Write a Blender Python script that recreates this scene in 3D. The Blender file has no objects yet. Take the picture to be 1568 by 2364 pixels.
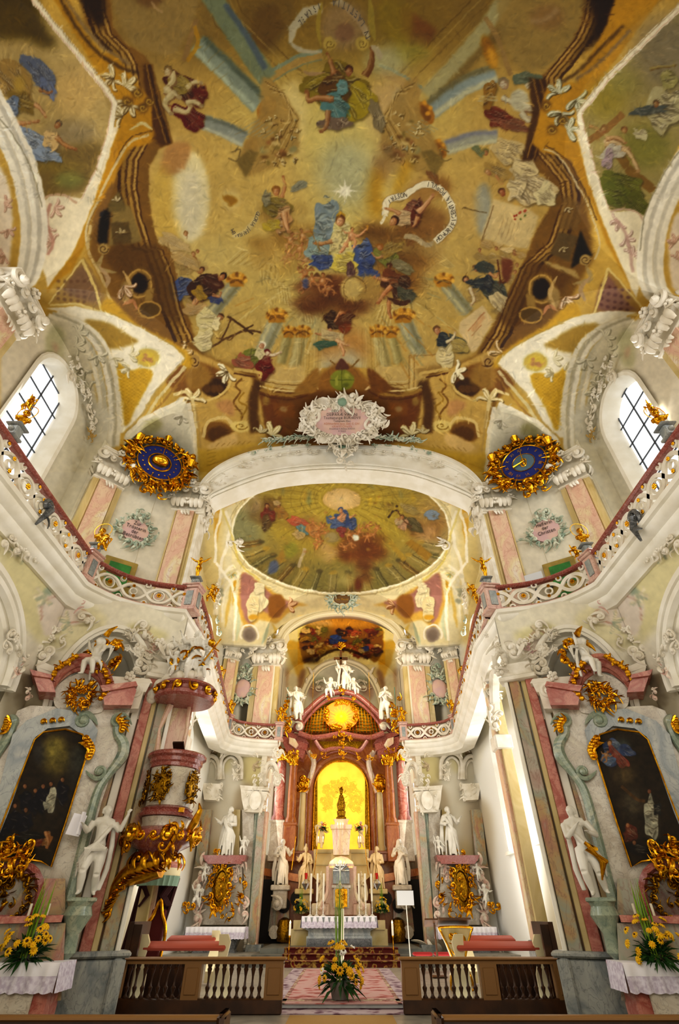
import bpy, math, random
import numpy as np
from mathutils import Vector, Matrix
PI = math.pi
F, CX, CY, EYE = 1112.0, 788.0, 1182.0, 1.75
TH = math.radians(39.85); CT, ST = math.cos(TH), math.sin(TH)
SC = bpy.context.scene; COL = SC.collection
cam_d = bpy.data.cameras.new('camera'); cam = bpy.data.objects.new('camera', cam_d); COL.objects.link(cam)
cam.location = (0, 0, EYE); cam.rotation_euler = (PI/2 + TH, 0, 0)
cam_d.sensor_fit = 'VERTICAL'; cam_d.sensor_height = 36; cam_d.lens = F*36/2364
cam_d.shift_x = -(CX-784)/2364; cam_d.clip_start = 0.05; cam_d.clip_end = 200
SC.camera = cam
# --- where the photograph's points lie in the building
def ray(u, v):
    a = (u-CX)/F; b = (CY-v)/F
    return Vector((a, CT-b*ST, ST+b*CT))
EY = Vector((0, 0, EYE))
def atY(u, v, Y): r = ray(u, v); return EY + r*(Y/r.y)
def atX(u, v, X): r = ray(u, v); return EY + r*(X/r.x)
def atZ(u, v, Z): r = ray(u, v); return EY + r*((Z-EYE)/r.z)
def atP(u, v, P, n):
    r = ray(u, v); return EY + r*((Vector(P)-EY).dot(n)/r.dot(n))
def proj(P):
    P = np.asarray(P, dtype=np.float64); x = P[..., 0]; y = P[..., 1]; z = P[..., 2]-EYE
    d = y*CT+z*ST; b = -y*ST+z*CT; d = np.where(d < .05, .05, d)
    return CX+F*x/d, CY-F*b/d
# --- materials
MATS = {}
def nt(name):
    m = bpy.data.materials.new(name); m.use_nodes = True; t = m.node_tree
    return m, t, t.nodes['Principled BSDF']
def lin(c): return tuple(((x/12.92) if x <= .04045 else ((x+.055)/1.055)**2.4) for x in c)
def h(s): return tuple(int(s[i:i+2], 16)/255 for i in (0, 2, 4))
def H(s): return lin(h(s)) + (1,)
def mat(name, col, rough=.6, metal=0, noise=0, scale=4, col2=None, bump=0, emis=0, coat=0):
    m, t, b = nt(name)
    b.inputs['Roughness'].default_value = rough; b.inputs['Metallic'].default_value = metal
    b.inputs['Base Color'].default_value = H(col)
    if coat: b.inputs['Coat Weight'].default_value = coat
    if col2:
        tc = t.nodes.new('ShaderNodeTexCoord'); n = t.nodes.new('ShaderNodeTexNoise'); n.inputs['Scale'].default_value = scale
        n.inputs['Detail'].default_value = 5; n.inputs['Distortion'].default_value = noise
        r = t.nodes.new('ShaderNodeValToRGB'); r.color_ramp.elements[0].color = H(col); r.color_ramp.elements[1].color = H(col2)
        r.color_ramp.elements[0].position = .38; r.color_ramp.elements[1].position = .62
        t.links.new(tc.outputs['Object'], n.inputs['Vector']); t.links.new(n.outputs['Fac'], r.inputs['Fac']); t.links.new(r.outputs['Color'], b.inputs['Base Color'])
        if bump:
            bp = t.nodes.new('ShaderNodeBump'); bp.inputs['Strength'].default_value = bump; bp.inputs['Distance'].default_value = .02
            t.links.new(n.outputs['Fac'], bp.inputs['Height']); t.links.new(bp.outputs['Normal'], b.inputs['Normal'])
    if emis:
        b.inputs['Emission Color'].default_value = H(col); b.inputs['Emission Strength'].default_value = emis
    MATS[name] = m; return m
def marble(name, cols, scale=(.9, .9, .45), dist=1.5, rough=.25, vein=None):
    # scagliola: broad clouds of colour drifting over each other, with thin veins
    m, t, b = nt(name); b.inputs['Roughness'].default_value = rough
    tc = t.nodes.new('ShaderNodeTexCoord'); mp = t.nodes.new('ShaderNodeMapping'); mp.inputs['Scale'].default_value = scale; mp.inputs['Rotation'].default_value = (.3, .5, 0)
    n = t.nodes.new('ShaderNodeTexNoise'); n.inputs['Scale'].default_value = 1; n.inputs['Detail'].default_value = 7; n.inputs['Distortion'].default_value = dist
    r = t.nodes.new('ShaderNodeValToRGB'); e = r.color_ramp.elements
    k = len(cols)
    while len(e) < k: e.new(.5)
    for i, c in enumerate(cols): e[i].position = .30+.40*i/(k-1); e[i].color = H(c)
    t.links.new(tc.outputs['Object'], mp.inputs['Vector']); t.links.new(mp.outputs['Vector'], n.inputs['Vector']); t.links.new(n.outputs['Fac'], r.inputs['Fac'])
    out = r.outputs['Color']
    if vein:
        n2 = t.nodes.new('ShaderNodeTexNoise'); n2.inputs['Scale'].default_value = 3; n2.inputs['Detail'].default_value = 9; n2.inputs['Distortion'].default_value = 2.5
        r2 = t.nodes.new('ShaderNodeValToRGB'); q = r2.color_ramp.elements; q[0].position = .47; q[0].color = (0, 0, 0, 1); q[1].position = .53; q[1].color = (0, 0, 0, 1)
        z = q.new(.5); z.color = (1, 1, 1, 1)
        mx = t.nodes.new('ShaderNodeMixRGB'); mx.inputs['Color2'].default_value = H(vein)
        mu = t.nodes.new('ShaderNodeMath'); mu.operation = 'MULTIPLY'; mu.inputs[1].default_value = .55
        t.links.new(mp.outputs['Vector'], n2.inputs['Vector']); t.links.new(n2.outputs['Fac'], r2.inputs['Fac']); t.links.new(r2.outputs['Color'], mu.inputs[0])
        t.links.new(mu.outputs[0], mx.inputs['Fac']); t.links.new(out, mx.inputs['Color1']); out = mx.outputs['Color']
    t.links.new(out, b.inputs['Base Color']); MATS[name] = m; return m
def painted(name, gain=1.0, rough=.8):
    m, t, b = nt(name); b.inputs['Roughness'].default_value = rough
    a = t.nodes.new('ShaderNodeAttribute'); a.attribute_name = 'paint'
    if gain != 1:
        g = t.nodes.new('ShaderNodeVectorMath'); g.operation = 'SCALE'; g.inputs['Scale'].default_value = gain
        t.links.new(a.outputs['Color'], g.inputs[0]); t.links.new(g.outputs[0], b.inputs['Base Color'])
    else: t.links.new(a.outputs['Color'], b.inputs['Base Color'])
    MATS[name] = m; return m
# --- mesh builder
def smooth_pts(p, k=6, closed=False):
    p = [Vector(q) for q in p]; n = len(p); out = []
    if n < 3: return p
    rng = range(n) if closed else range(n-1)
    for i in rng:
        a = p[(i-1) % n] if (closed or i) else p[0]*2-p[1]; b = p[i]; c = p[(i+1) % n]
        d = p[(i+2) % n] if (closed or i+2 < n) else p[-1]*2-p[-2]
        for j in range(k):
            t = j/k; out.append(.5*((2*b)+(c-a)*t+(2*a-5*b+4*c-d)*t*t+(3*b-a-3*c+d)*t**3))
    if not closed: out.append(p[-1])
    return out
def frames(pts, up=None, closed=False):
    n = len(pts); T = []
    for i in range(n):
        a = pts[i-1] if (i or closed) else pts[0]; b = pts[(i+1) % n] if (i < n-1 or closed) else pts[-1]
        d = (b-a); T.append(d.normalized() if d.length > 1e-9 else Vector((0, 0, 1)))
    U = []; ref = Vector(up) if up else (Vector((0, 0, 1)) if abs(T[0].z) < .9 else Vector((1, 0, 0)))
    for i in range(n):
        s = T[i].cross(ref)
        if s.length < 1e-4: s = U[-1][0] if U else T[i].orthogonal()
        s.normalize(); u = s.cross(T[i]).normalized(); U.append((s, u))
        if not up: ref = u
    return T, U
class MB:
    def __init__(s): s.v = []; s.f = []; s.m = []; s.cm = 0; s.M = Matrix.Identity(4)
    def set(s, M=None): s.M = M if M is not None else Matrix.Identity(4); return s
    def add(s, vs, fs):
        o = len(s.v); M = s.M; s.v += [tuple(M @ Vector(p)) for p in vs]; s.f += [tuple(o+i for i in f) for f in fs]; s.m += [s.cm]*len(fs); return s
    def box(s, c, d, rz=0, bev=0, R=None):
        x, y, z = (q/2 for q in d); R = R or Matrix.Rotation(rz, 3, 'Z'); c = Vector(c)
        if not bev:
            vs = [c+R @ Vector((i*x, j*y, k*z)) for i in (-1, 1) for j in (-1, 1) for k in (-1, 1)]
            return s.add(vs, [(0, 1, 3, 2), (4, 6, 7, 5), (0, 4, 5, 1), (2, 3, 7, 6), (0, 2, 6, 4), (1, 5, 7, 3)])
        b = min(bev, x*.9, y*.9, z*.9); vs = []; lv = [(-z, b), (-z+b, 0), (z-b, 0), (z, b)]
        for zz, q in lv:
            for px, py in ((-x+q, -y+q+b), (-x+q+b, -y+q), (x-q-b, -y+q), (x-q, -y+q+b), (x-q, y-q-b), (x-q-b, y-q), (-x+q+b, y-q), (-x+q, y-q-b)): vs.append(c+R @ Vector((px, py, zz)))
        fs = [(7, 6, 5, 4, 3, 2, 1, 0), tuple(range(24, 32))]
        for l in range(3):
            for i in range(8): fs.append((l*8+i, l*8+(i+1) % 8, l*8+8+(i+1) % 8, l*8+8+i))
        return s.add(vs, fs)
    def tube(s, pts, r, n=8, closed=False, cap=True, flat=1, up=None):
        pts = [Vector(p) for p in pts]; k = len(pts)
        rs = r if isinstance(r, (list, tuple)) else [r]*k
        if len(rs) != k: rs = [rs[0]+(rs[-1]-rs[0])*i/(k-1) for i in range(k)] if len(rs) == 2 else [np.interp(i/(k-1), np.linspace(0, 1, len(rs)), rs) for i in range(k)]
        T, U = frames(pts, up, closed); vs = []; fs = []
        for i in range(k):
            a, b = U[i]
            for j in range(n):
                t = 2*PI*j/n; vs.append(pts[i]+a*math.cos(t)*rs[i]+b*math.sin(t)*rs[i]*flat)
        for i in range(k if closed else k-1):
            for j in range(n):
                p, q = i*n, ((i+1) % k)*n; fs.append((p+j, q+j, q+(j+1) % n, p+(j+1) % n))
        if cap and not closed: fs += [tuple(range(n)), tuple(range((k-1)*n+n-1, (k-1)*n-1, -1))]
        return s.add(vs, fs)
    def lathe(s, prof, c=(0, 0, 0), n=16, a0=0, a1=2*PI, sx=1, sy=1, axis=None, lobes=0, lobe=0):
        R = Vector((0, 0, 1)).rotation_difference(Vector(axis)).to_matrix() if axis else Matrix.Identity(3); c = Vector(c)
        full = abs(a1-a0-2*PI) < 1e-6; m = n if full else n+1; vs = []; fs = []
        for r, z in prof:
            for j in range(m):
                t = a0+(a1-a0)*j/n; rr = r*(1+lobe*math.cos(lobes*t)) if lobes else r
                vs.append(c+R @ Vector((rr*math.cos(t)*sx, rr*math.sin(t)*sy, z)))
        for i in range(len(prof)-1):
            for j in range(n if full else n):
                p, q = i*m, (i+1)*m; jj = (j+1) % m; fs.append((p+j, p+jj, q+jj, q+j))
        if full:
            if prof[0][0] > 1e-6: fs.append(tuple(range(m-1, -1, -1)))
            if prof[-1][0] > 1e-6: fs.append(tuple((len(prof)-1)*m+j for j in range(m)))
        return s.add(vs, fs)
    def ball(s, c, r, n=12, k=8, sc=(1, 1, 1), R=None):
        c = Vector(c); vs = []; fs = []; R = R or Matrix.Identity(3)
        for i in range(k+1):
            p = PI*i/k
            for j in range(n):
                t = 2*PI*j/n; vs.append(c+R @ Vector((r*sc[0]*math.sin(p)*math.cos(t), r*sc[1]*math.sin(p)*math.sin(t), -r*sc[2]*math.cos(p))))
        for i in range(k):
            for j in range(n): fs.append((i*n+j, i*n+(j+1) % n, (i+1)*n+(j+1) % n, (i+1)*n+j))
        return s.add(vs, fs)
    def prism(s, poly, M=None, d=.05):
        # poly: 2D outline in local XZ, thickness along local Y (front at -d/2)
        M = M or Matrix.Identity(4); n = len(poly)
        vs = [M @ Vector((p[0], -d/2, p[1])) for p in poly]+[M @ Vector((p[0], d/2, p[1])) for p in poly]
        fs = [tuple(range(n)), tuple(range(2*n-1, n-1, -1))]+[(i, n+i, n+(i+1) % n, (i+1) % n) for i in range(n)]
        return s.add(vs, fs)
    def sweep(s, prof, path, up=(0, 0, 1), closed=False, flip=1, cap=True):
        # prof: (side, up) offsets; side is to the right of travel
        path = [Vector(p) for p in path]; k = len(path); n = len(prof); vs = []; fs = []; U = Vector(up)
        for i in range(k):
            a = (path[i]-path[i-1]) if (i or closed) else (path[1]-path[0]); b = (path[(i+1) % k]-path[i]) if (i < k-1 or closed) else (path[-1]-path[-2])
            a = a-U*a.dot(U); b = b-U*b.dot(U)
            a = a.normalized() if a.length > 1e-9 else b.normalized(); b = b.normalized() if b.length > 1e-9 else a
            sa = a.cross(U); sb = b.cross(U); sd = sa+sb
            sd = sd.normalized()/max(.45, math.cos(min(1.2, sa.angle(sb)/2))) if sd.length > 1e-6 else sa
            for q in prof: vs.append(path[i]+sd*q[0]*flip+U*q[1])
        for i in range(k if closed else k-1):
            for j in range(n-1):
                p, q = i*n, ((i+1) % k)*n; fs.append((p+j, q+j, q+j+1, p+j+1) if flip > 0 else (p+j+1, q+j+1, q+j, p+j))
        return s.add(vs, fs)
    def band(s, pts, w, d, nrm, closed=False):
        # flat strap of width w and depth d lying in a surface with normal nrm(i) (callable or vector)
        pts = [Vector(p) for p in pts]; k = len(pts); vs = []; fs = []
        for i in range(k):
            a = pts[i-1] if (i or closed) else pts[0]; b = pts[(i+1) % k] if (i < k-1 or closed) else pts[-1]
            t = (b-a).normalized(); N = nrm(i) if callable(nrm) else Vector(nrm); sd = t.cross(N).normalized(); ww = w(i/(k-1 if k > 1 else 1)) if callable(w) else w
            for q, e in ((-ww/2, -d/2), (-ww*.32, d/2), (ww*.32, d/2), (ww/2, -d/2)): vs.append(pts[i]+sd*q+N*e)
        for i in range(k if closed else k-1):
            p, q = i*4, ((i+1) % k)*4
            for j in range(4): fs.append((p+j, p+(j+1) % 4, q+(j+1) % 4, q+j))
        if not closed: fs += [(3, 2, 1, 0), ((k-1)*4, (k-1)*4+1, (k-1)*4+2, (k-1)*4+3)]
        return s.add(vs, fs)
    def loft(s, rings, closed=True, cap=True):
        n = len(rings[0]); vs = [p for r in rings for p in r]; fs = []
        for i in range(len(rings)-1):
            for j in range(n if closed else n-1): fs.append((i*n+j, i*n+(j+1) % n, (i+1)*n+(j+1) % n, (i+1)*n+j))
        if cap and closed: fs += [tuple(range(n-1, -1, -1)), tuple((len(rings)-1)*n+j for j in range(n))]
        return s.add(vs, fs)
    def build(s, name, m, parent=None, label=None, cat=None, group=None, kind=None, mirror=False, ang=38, loc=None):
        vs = s.v
        if mirror: vs = [(-x, y, z) for x, y, z in vs]; fs = [f[::-1] for f in s.f]
        else: fs = s.f
        par = parent
        if par is not None:
            o3 = Vector(par['_o']) if '_o' in par else Vector((0, 0, 0))
        elif loc is not None: o3 = Vector(loc)
        else:
            a = np.array(vs); lo = a.min(0); hi = a.max(0); o3 = Vector(((lo[0]+hi[0])/2, (lo[1]+hi[1])/2, lo[2]))
        vs = [(x-o3.x, y-o3.y, z-o3.z) for x, y, z in vs]
        me = bpy.data.meshes.new(name); me.from_pydata(vs, [], fs)
        for q in (m if isinstance(m, (list, tuple)) else [m]): me.materials.append(MATS[q])
        if isinstance(m, (list, tuple)): me.polygons.foreach_set('material_index', s.m)
        me.polygons.foreach_set('use_smooth', [True]*len(me.polygons)); me.set_sharp_from_angle(angle=math.radians(ang)); me.update()
        o = bpy.data.objects.new(name, me); COL.objects.link(o)
        if par is None: o.location = o3; o['_o'] = tuple(o3)
        else: o.parent = par; o['_o'] = tuple(o3)
        tag(o, label, cat, group, kind); return o
def tag(o, label=None, cat=None, group=None, kind=None):
    if label: o['label'] = label
    if cat: o['category'] = cat
    if group: o['group'] = group
    if kind: o['kind'] = kind
    return o
def thing(name, label, cat, loc, group=None):
    o = bpy.data.objects.new(name, None); COL.objects.link(o); o.location = loc; o.empty_display_size = .1; o['_o'] = tuple(loc); return tag(o, label, cat, group)
def struct(name, mb, m, label=None, **k): return mb.build(name, m, kind='structure', label=label, **k)
def copy_tree(o, loc, rz=None, sc=None, parent=None, label=None):
    c = o.copy(); COL.objects.link(c)
    if parent is None:
        c.location = loc
        if rz is not None: c.rotation_euler = (0, 0, rz)
        if sc is not None: c.scale = sc if isinstance(sc, (tuple, list)) else (sc, sc, sc)
        if label: c['label'] = label
    else: c.parent = parent
    for ch in o.children: copy_tree(ch, None, parent=c)
    return c
def Mat(o, xa, za=(0, 0, 1)):
    # matrix: local x along xa, local z along za, local y = z cross x (away from viewer), origin o
    x = Vector(xa).normalized(); z = Vector(za).normalized(); y = z.cross(x).normalized(); z = x.cross(y)
    return Matrix(((x.x, y.x, z.x, o[0]), (x.y, y.y, z.y, o[1]), (x.z, y.z, z.z, o[2]), (0, 0, 0, 1)))
mat('white', 'f1ecdf', .55, col2='e6dfcd', scale=1.5); mat('white_apse', 'ece2c4', .6); mat('greywhite', 'b9b4a6', .7); mat('cream', 'eadfb4', .7)
mat('stucco', 'eee7d8', .5, col2='d9cfba', scale=2.5); mat('stucco_pink', 'd9b3a2', .55, col2='e9ddca', scale=6); mat('stucco_green', '8fa391', .55, col2='d5d3bc', scale=6)
mat('statue', 'e9e4d8', .35, col2='d6d0c2', scale=3); mat('statue_warm', 'd9c49a', .4)  # warm altar light put into the colour of the second stone
mat('gold', 'e8ae2c', .27, 1, col2='b97c12', scale=9, bump=.2); mat('gold_dark', 'a87d1c', .35, 1, col2='6d4c10', scale=14, bump=.4)
mat('gold_bright', 'ffc838', .2, 1); mat('iron', '3a3d44', .5); mat('bronze_green', '5f8a78', .5)
mat('wood_dark', '3a2513', .4, col2='24160b', scale=3); mat('wood_mid', '6a4524', .45, col2='4d3018', scale=3); mat('wood_cream', 'e6d9ae', .5); mat('oak', '8a6436', .5)
mat('red_cloth', '9c1d1d', .8); mat('red_leather', 'a84a32', .7); mat('velvet_dark', '3a1414', .9); mat('blue', '1c2c7a', .35); mat('blue_grey', '5d7686', .4); mat('green_door', '3f8a3c', .5, col2='2f6d30', scale=3)
mat('ochre_door', 'a98f45', .5, col2='8f7a3c', scale=3); mat('board', 'd6d8da', .5); mat('wax', 'f2ead2', .4); mat('lace', 'e9e3ee', .9, col2='c8bccd', scale=14); mat('linen', 'f3f0f5', .9)
mat('flame', 'ffd070', .5, emis=14); mat('leaf', '2c5a1c', .6, col2='173a12', scale=20); mat('leaf_light', '8fae1e', .5, col2='6d9a20', scale=8); mat('petal_yellow', 'f5c90c', .6, col2='e0a400', scale=30); mat('petal_white', 'f5f5ee', .6); mat('petal_red', 'c2281c', .6); mat('seed_brown', '4a2a0c', .8)
mat('silver', 'd8d8d8', .2, 1); mat('red_glass', 'a00810', .1, emis=.3); mat('pot_grey', '8d8b86', .6); mat('dark', '17120e', .8); mat('black', '0a0908', .7)
mat('pew', '4a2c14', .35, col2='351e0d', scale=3); mat('text_dark', '3a3230', .7); mat('text_gold', 'c79a3a', .4, 1); mat('text_orange', 'b0622a', .6)
mat('niche_lit_gold', 'ffcb40', .6, emis=.8, col2='eca21c', scale=1.5); mat('glow_orange', 'f07c10', .5, emis=.75); mat('glow_yellow', 'ffc81a', .5, emis=1.6)  # light on the niche, disc and rays put in as emission
marble('m_pink', ['d9a892', 'e0c4a6', 'd9b09a', 'e0cea4', 'e3d5c6', 'd8a690'], vein='c08c78', rough=.3, scale=(.7, .7, .35)); marble('m_rose_pale', ['c79a8c', 'd8b8a8', 'cda396', 'e0cdbc'], vein='a06a60', rough=.25)
marble('m_pinkgrey', ['a9877a', 'b7a796', '9fa08c', 'b89b6e', 'b07c6c', 'a8ab98'], vein='8a6a5c', rough=.25)
marble('m_yellow', ['c2a968', 'd6c08c', 'c6b27a', 'bda25e'], rough=.35)
marble('m_red', ['7c3c34', '9a554a', '8b463d', 'a9685c'], scale=(2, 2, 2), vein='c7a196', rough=.2)
marble('m_rose', ['b5685a', 'c98a78', 'aa5d50', 'd0a08c'], scale=(1.5, 1.5, 1.5), vein='8c4a40', rough=.25)
marble('m_green', ['7f8f80', 'a3ab94', '8d9a88', 'b3b49c', '76867c'], scale=(1, 1, 1), vein='5f7068', rough=.25)
marble('m_grey', ['8b8f8e', 'a6a8a2', '7d8486', 'b1aea4'], scale=(1, 1, .6), vein='5f6668', rough=.25)
marble('m_darkgrey', ['4c4e50', '66686a', '3f4244', '77777a'], scale=(1.5, 1.5, 1.5), vein='a0a0a0', rough=.2)
marble('m_offwhite', ['c9bba8', 'd8cfbe', 'beb09c', 'd3c9b2'], scale=(1.2, 1.2, 1.2), vein='8f8276', rough=.25)
marble('m_orange', ['8f4822', 'ad6c36', '99562c', 'c08c54'], scale=(1.2, 1.2, .8), vein='7a3a1c', rough=.2)
marble('floor_stone', ['8b867a', 'a09a8c', '7d786e'], scale=(1, 1, 1), rough=.35); marble('step_stone', ['5c5c52', '74746a', '50504a'], scale=(1, 1, 1), rough=.4)
mat('apse_white', 'e5dcc6', .7)
painted('fresco_nave', .87); painted('fresco_chancel', .95); painted('fresco_apse', 1.0); painted('wall_paint', 1.0); painted('cream_wall', 1.0); painted('oil_painting', .8, .85)
m, t, b = nt('glass'); tr = t.nodes.new('ShaderNodeBsdfTransparent'); gl = t.nodes.new('ShaderNodeBsdfGlossy'); gl.inputs['Roughness'].default_value = .05
mx = t.nodes.new('ShaderNodeMixShader'); mx.inputs[0].default_value = .04; t.links.new(tr.outputs[0], mx.inputs[1]); t.links.new(gl.outputs[0], mx.inputs[2]); t.links.new(mx.outputs[0], t.nodes['Material Output'].inputs[0]); MATS['glass'] = m
mat('glow_yellow2', 'f4bc3c', .5, emis=.45); mat('bronze_dark', '5c4a1c', .4, 1)  # brightness of the niche cloud relief put in as emission
def carpet(name, c1, c2, c3, sc):
    m, t, b = nt(name); b.inputs['Roughness'].default_value = .95; tc = t.nodes.new('ShaderNodeTexCoord'); v = t.nodes.new('ShaderNodeTexVoronoi'); v.inputs['Scale'].default_value = sc; n = t.nodes.new('ShaderNodeTexNoise'); n.inputs['Scale'].default_value = sc*.7; n.inputs['Detail'].default_value = 6
    r = t.nodes.new('ShaderNodeValToRGB'); e = r.color_ramp.elements; e[0].color = H(c1); e[1].color = H(c3); e[0].position = .5; e[1].position = .68; q = e.new(.59); q.color = H(c2)
    mx = t.nodes.new('ShaderNodeMath'); mx.operation = 'ADD'; mu = t.nodes.new('ShaderNodeMath'); mu.operation = 'MULTIPLY'; mu.inputs[1].default_value = .35
    t.links.new(tc.outputs['Object'], v.inputs['Vector']); t.links.new(tc.outputs['Object'], n.inputs['Vector']); t.links.new(v.outputs['Distance'], mu.inputs[0]); t.links.new(mu.outputs[0], mx.inputs[0]); t.links.new(n.outputs['Fac'], mx.inputs[1]); t.links.new(mx.outputs[0], r.inputs['Fac']); t.links.new(r.outputs['Color'], b.inputs['Base Color']); MATS[name] = m
carpet('rug_pink', '8c4038', 'b5706a', 'c09a94', 3); carpet('rug_violet', '5c3a48', '8f7480', 'b5a4a8', 4); carpet('rug_cream', 'a89478', 'd0c2a4', '8c5c54', 5); carpet('rug_steps', '7a1c14', 'b8984c', '5a1a14', 5)
mat('stucco_pink2', 'd6b5a4', .6, col2='cdaaa8', scale=2); mat('stucco_green2', '7f9a84', .5); mat('ochre_dark', '6d4a1c', .5); mat('text_band', '5c5244', .8); mat('mat_tan', 'a8854a', .9); mat('velvet_dark2', '5c1814', .8)
mat('ochre_stucco', 'c2a05a', .6)
# ---------------------------------------------------------------- the painted surfaces (colours are given in sRGB)
CW, CH = 1568, 2364
CAN = np.zeros((CH, CW, 3), np.float32); CAN[:] = h('e3dcc6')
NR = np.random.RandomState(7)
def noise2(hh, ww, cell, seed):
    R = np.random.RandomState(seed); gy, gx = hh//cell+3, ww//cell+3; g = R.rand(gy, gx).astype(np.float32)
    y = np.arange(hh)/cell; x = np.arange(ww)/cell; yi = y.astype(int); xi = x.astype(int); fy = y-yi; fx = x-xi
    fy = (fy*fy*(3-2*fy))[:, None]; fx = (fx*fx*(3-2*fx))[None]
    a = g[yi][:, xi]; b = g[yi][:, xi+1]; c = g[yi+1][:, xi]; d = g[yi+1][:, xi+1]
    return ((a*(1-fx)+b*fx)*(1-fy)+(c*(1-fx)+d*fx)*fy)-.5
def fbm(hh, ww, cell, seed, o=4):
    r = 0; a = 1
    for i in range(o): r = r+a*noise2(hh, ww, max(2, cell >> i), seed+i); a *= .6
    return r
def PT(s): return [tuple(float(q) for q in p.split(',')) for p in s.split()] if isinstance(s, str) else [tuple(p) for p in s]
def crv(p, k=5, closed=True):
    return [(q.x, q.y) for q in smooth_pts([(a, b, 0) for a, b in p], k, closed)]
def box_blur(m, r):
    for _ in range(2):
        k = int(r)*2+1
        for ax_ in (0, 1):
            c = np.cumsum(np.pad(m, [(k//2+1, k//2) if i == ax_ else (0, 0) for i in (0, 1)], mode='edge'), ax_)
            m = (c[k:]-c[:-k])/k if ax_ == 0 else (c[:, k:]-c[:, :-k])/k
    return m
def mask(pts, blur):
    pad = int(blur*2+3); xs_ = [p[0] for p in pts]; ys_ = [p[1] for p in pts]
    x0 = int(max(-90, min(xs_)-pad)); x1 = int(min(CW+90, max(xs_)+pad+1)); y0 = int(max(-90, min(ys_)-pad)); y1 = int(min(CH+90, max(ys_)+pad+1))
    if x1 <= x0 or y1 <= y0: return None
    S = 2; W_ = (x1-x0)*S; H_ = (y1-y0)*S; M = np.zeros((H_, W_+1), np.uint8); n = len(pts)
    for i in range(n):
        (ax_, ay), (bx, by) = pts[i], pts[(i+1) % n]
        ax_, bx = (ax_-x0)*S, (bx-x0)*S; ay, by = (ay-y0)*S-.5, (by-y0)*S-.5
        if ay == by: continue
        if ay > by: ax_, ay, bx, by = bx, by, ax_, ay
        r = np.arange(max(0, math.ceil(ay)), min(H_, math.ceil(by)))
        if len(r) == 0: continue
        c = np.clip(np.ceil(ax_+(bx-ax_)*(r-ay)/(by-ay)-.5), 0, W_).astype(int); M[r, c] ^= 1
    m = (np.cumsum(M, 1) & 1)[:, :W_].astype(np.float32).reshape(H_//S, S, W_//S, S).mean((1, 3))
    if blur >= 1: m = box_blur(m, blur)
    return m, x0, y0
def put(mk, col, a=1.0):
    if mk is None: return
    m, x0, y0 = mk; hh, ww = m.shape; cx0, cy0 = max(0, x0), max(0, y0); cx1, cy1 = min(CW, x0+ww), min(CH, y0+hh)
    if cx1 <= cx0 or cy1 <= cy0: return
    m = m[cy0-y0:cy1-y0, cx0-x0:cx1-x0, None]*a; R = CAN[cy0:cy1, cx0:cx1]; R += (np.array(h(col) if isinstance(col, str) else col, np.float32)-R)*m
def P(s, col, b=0, a=1.0, sm=True, mir=None):
    p = PT(s); q = crv(p) if sm and len(p) > 2 else p; put(mask(q, b), col, a)
    if mir is not None: put(mask([(MX2-x+mir[0], y+mir[1]) for x, y in q], b), col, a)
MX2 = 1576
def L(s, w, col, a=1.0, sm=True, b=0, mir=None, taper=False, closed=False):
    p = PT(s); p = crv(p, 5, closed) if sm and len(p) > 2 else p
    if closed: p = p+[p[0]]
    n = len(p); A = []; B = []
    for i in range(n):
        x0, y0 = p[max(0, i-1)]; x1, y1 = p[min(n-1, i+1)]; dx, dy = x1-x0, y1-y0; d = math.hypot(dx, dy) or 1
        ww = w/2*(math.sin(PI*min(.98, max(.04, i/(n-1))))**.6 if taper else 1); A.append((p[i][0]-dy/d*ww, p[i][1]+dx/d*ww)); B.append((p[i][0]+dy/d*ww, p[i][1]-dx/d*ww))
    # draw as quads joined in one even-odd safe strip
    q = A+B[::-1]; put(mask(q, b), col, a)
    if mir is not None: put(mask([(MX2-x+mir[0], y+mir[1]) for x, y in q], b), col, a)
def E(cx, cy, rx, ry, col, b=0, a=1.0, rot=0, mir=None):
    c, s = math.cos(rot), math.sin(rot); p = [(cx+rx*math.cos(t)*c-ry*math.sin(t)*s, cy+rx*math.cos(t)*s+ry*math.sin(t)*c) for t in np.linspace(0, 2*PI, 28)[:-1]]
    put(mask(p, b), col, a)
    if mir is not None: put(mask([(MX2-x+mir[0], y+mir[1]) for x, y in p], b), col, a)
def mixc(a, b, t): a = h(a) if isinstance(a, str) else a; b = h(b) if isinstance(b, str) else b; return tuple(x+(y-x)*t for x, y in zip(a, b))
def blob(cx, cy, rx, ry, rot=0, n=9, j=.22, seed=0):
    R = random.Random(seed); c, s = math.cos(rot), math.sin(rot); o = []
    for i in range(n):
        t = 2*PI*i/n; k = 1+R.uniform(-j, j); x, y = rx*k*math.cos(t), ry*k*math.sin(t); o.append((cx+x*c-y*s, cy+x*s+y*c))
    return o
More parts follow.
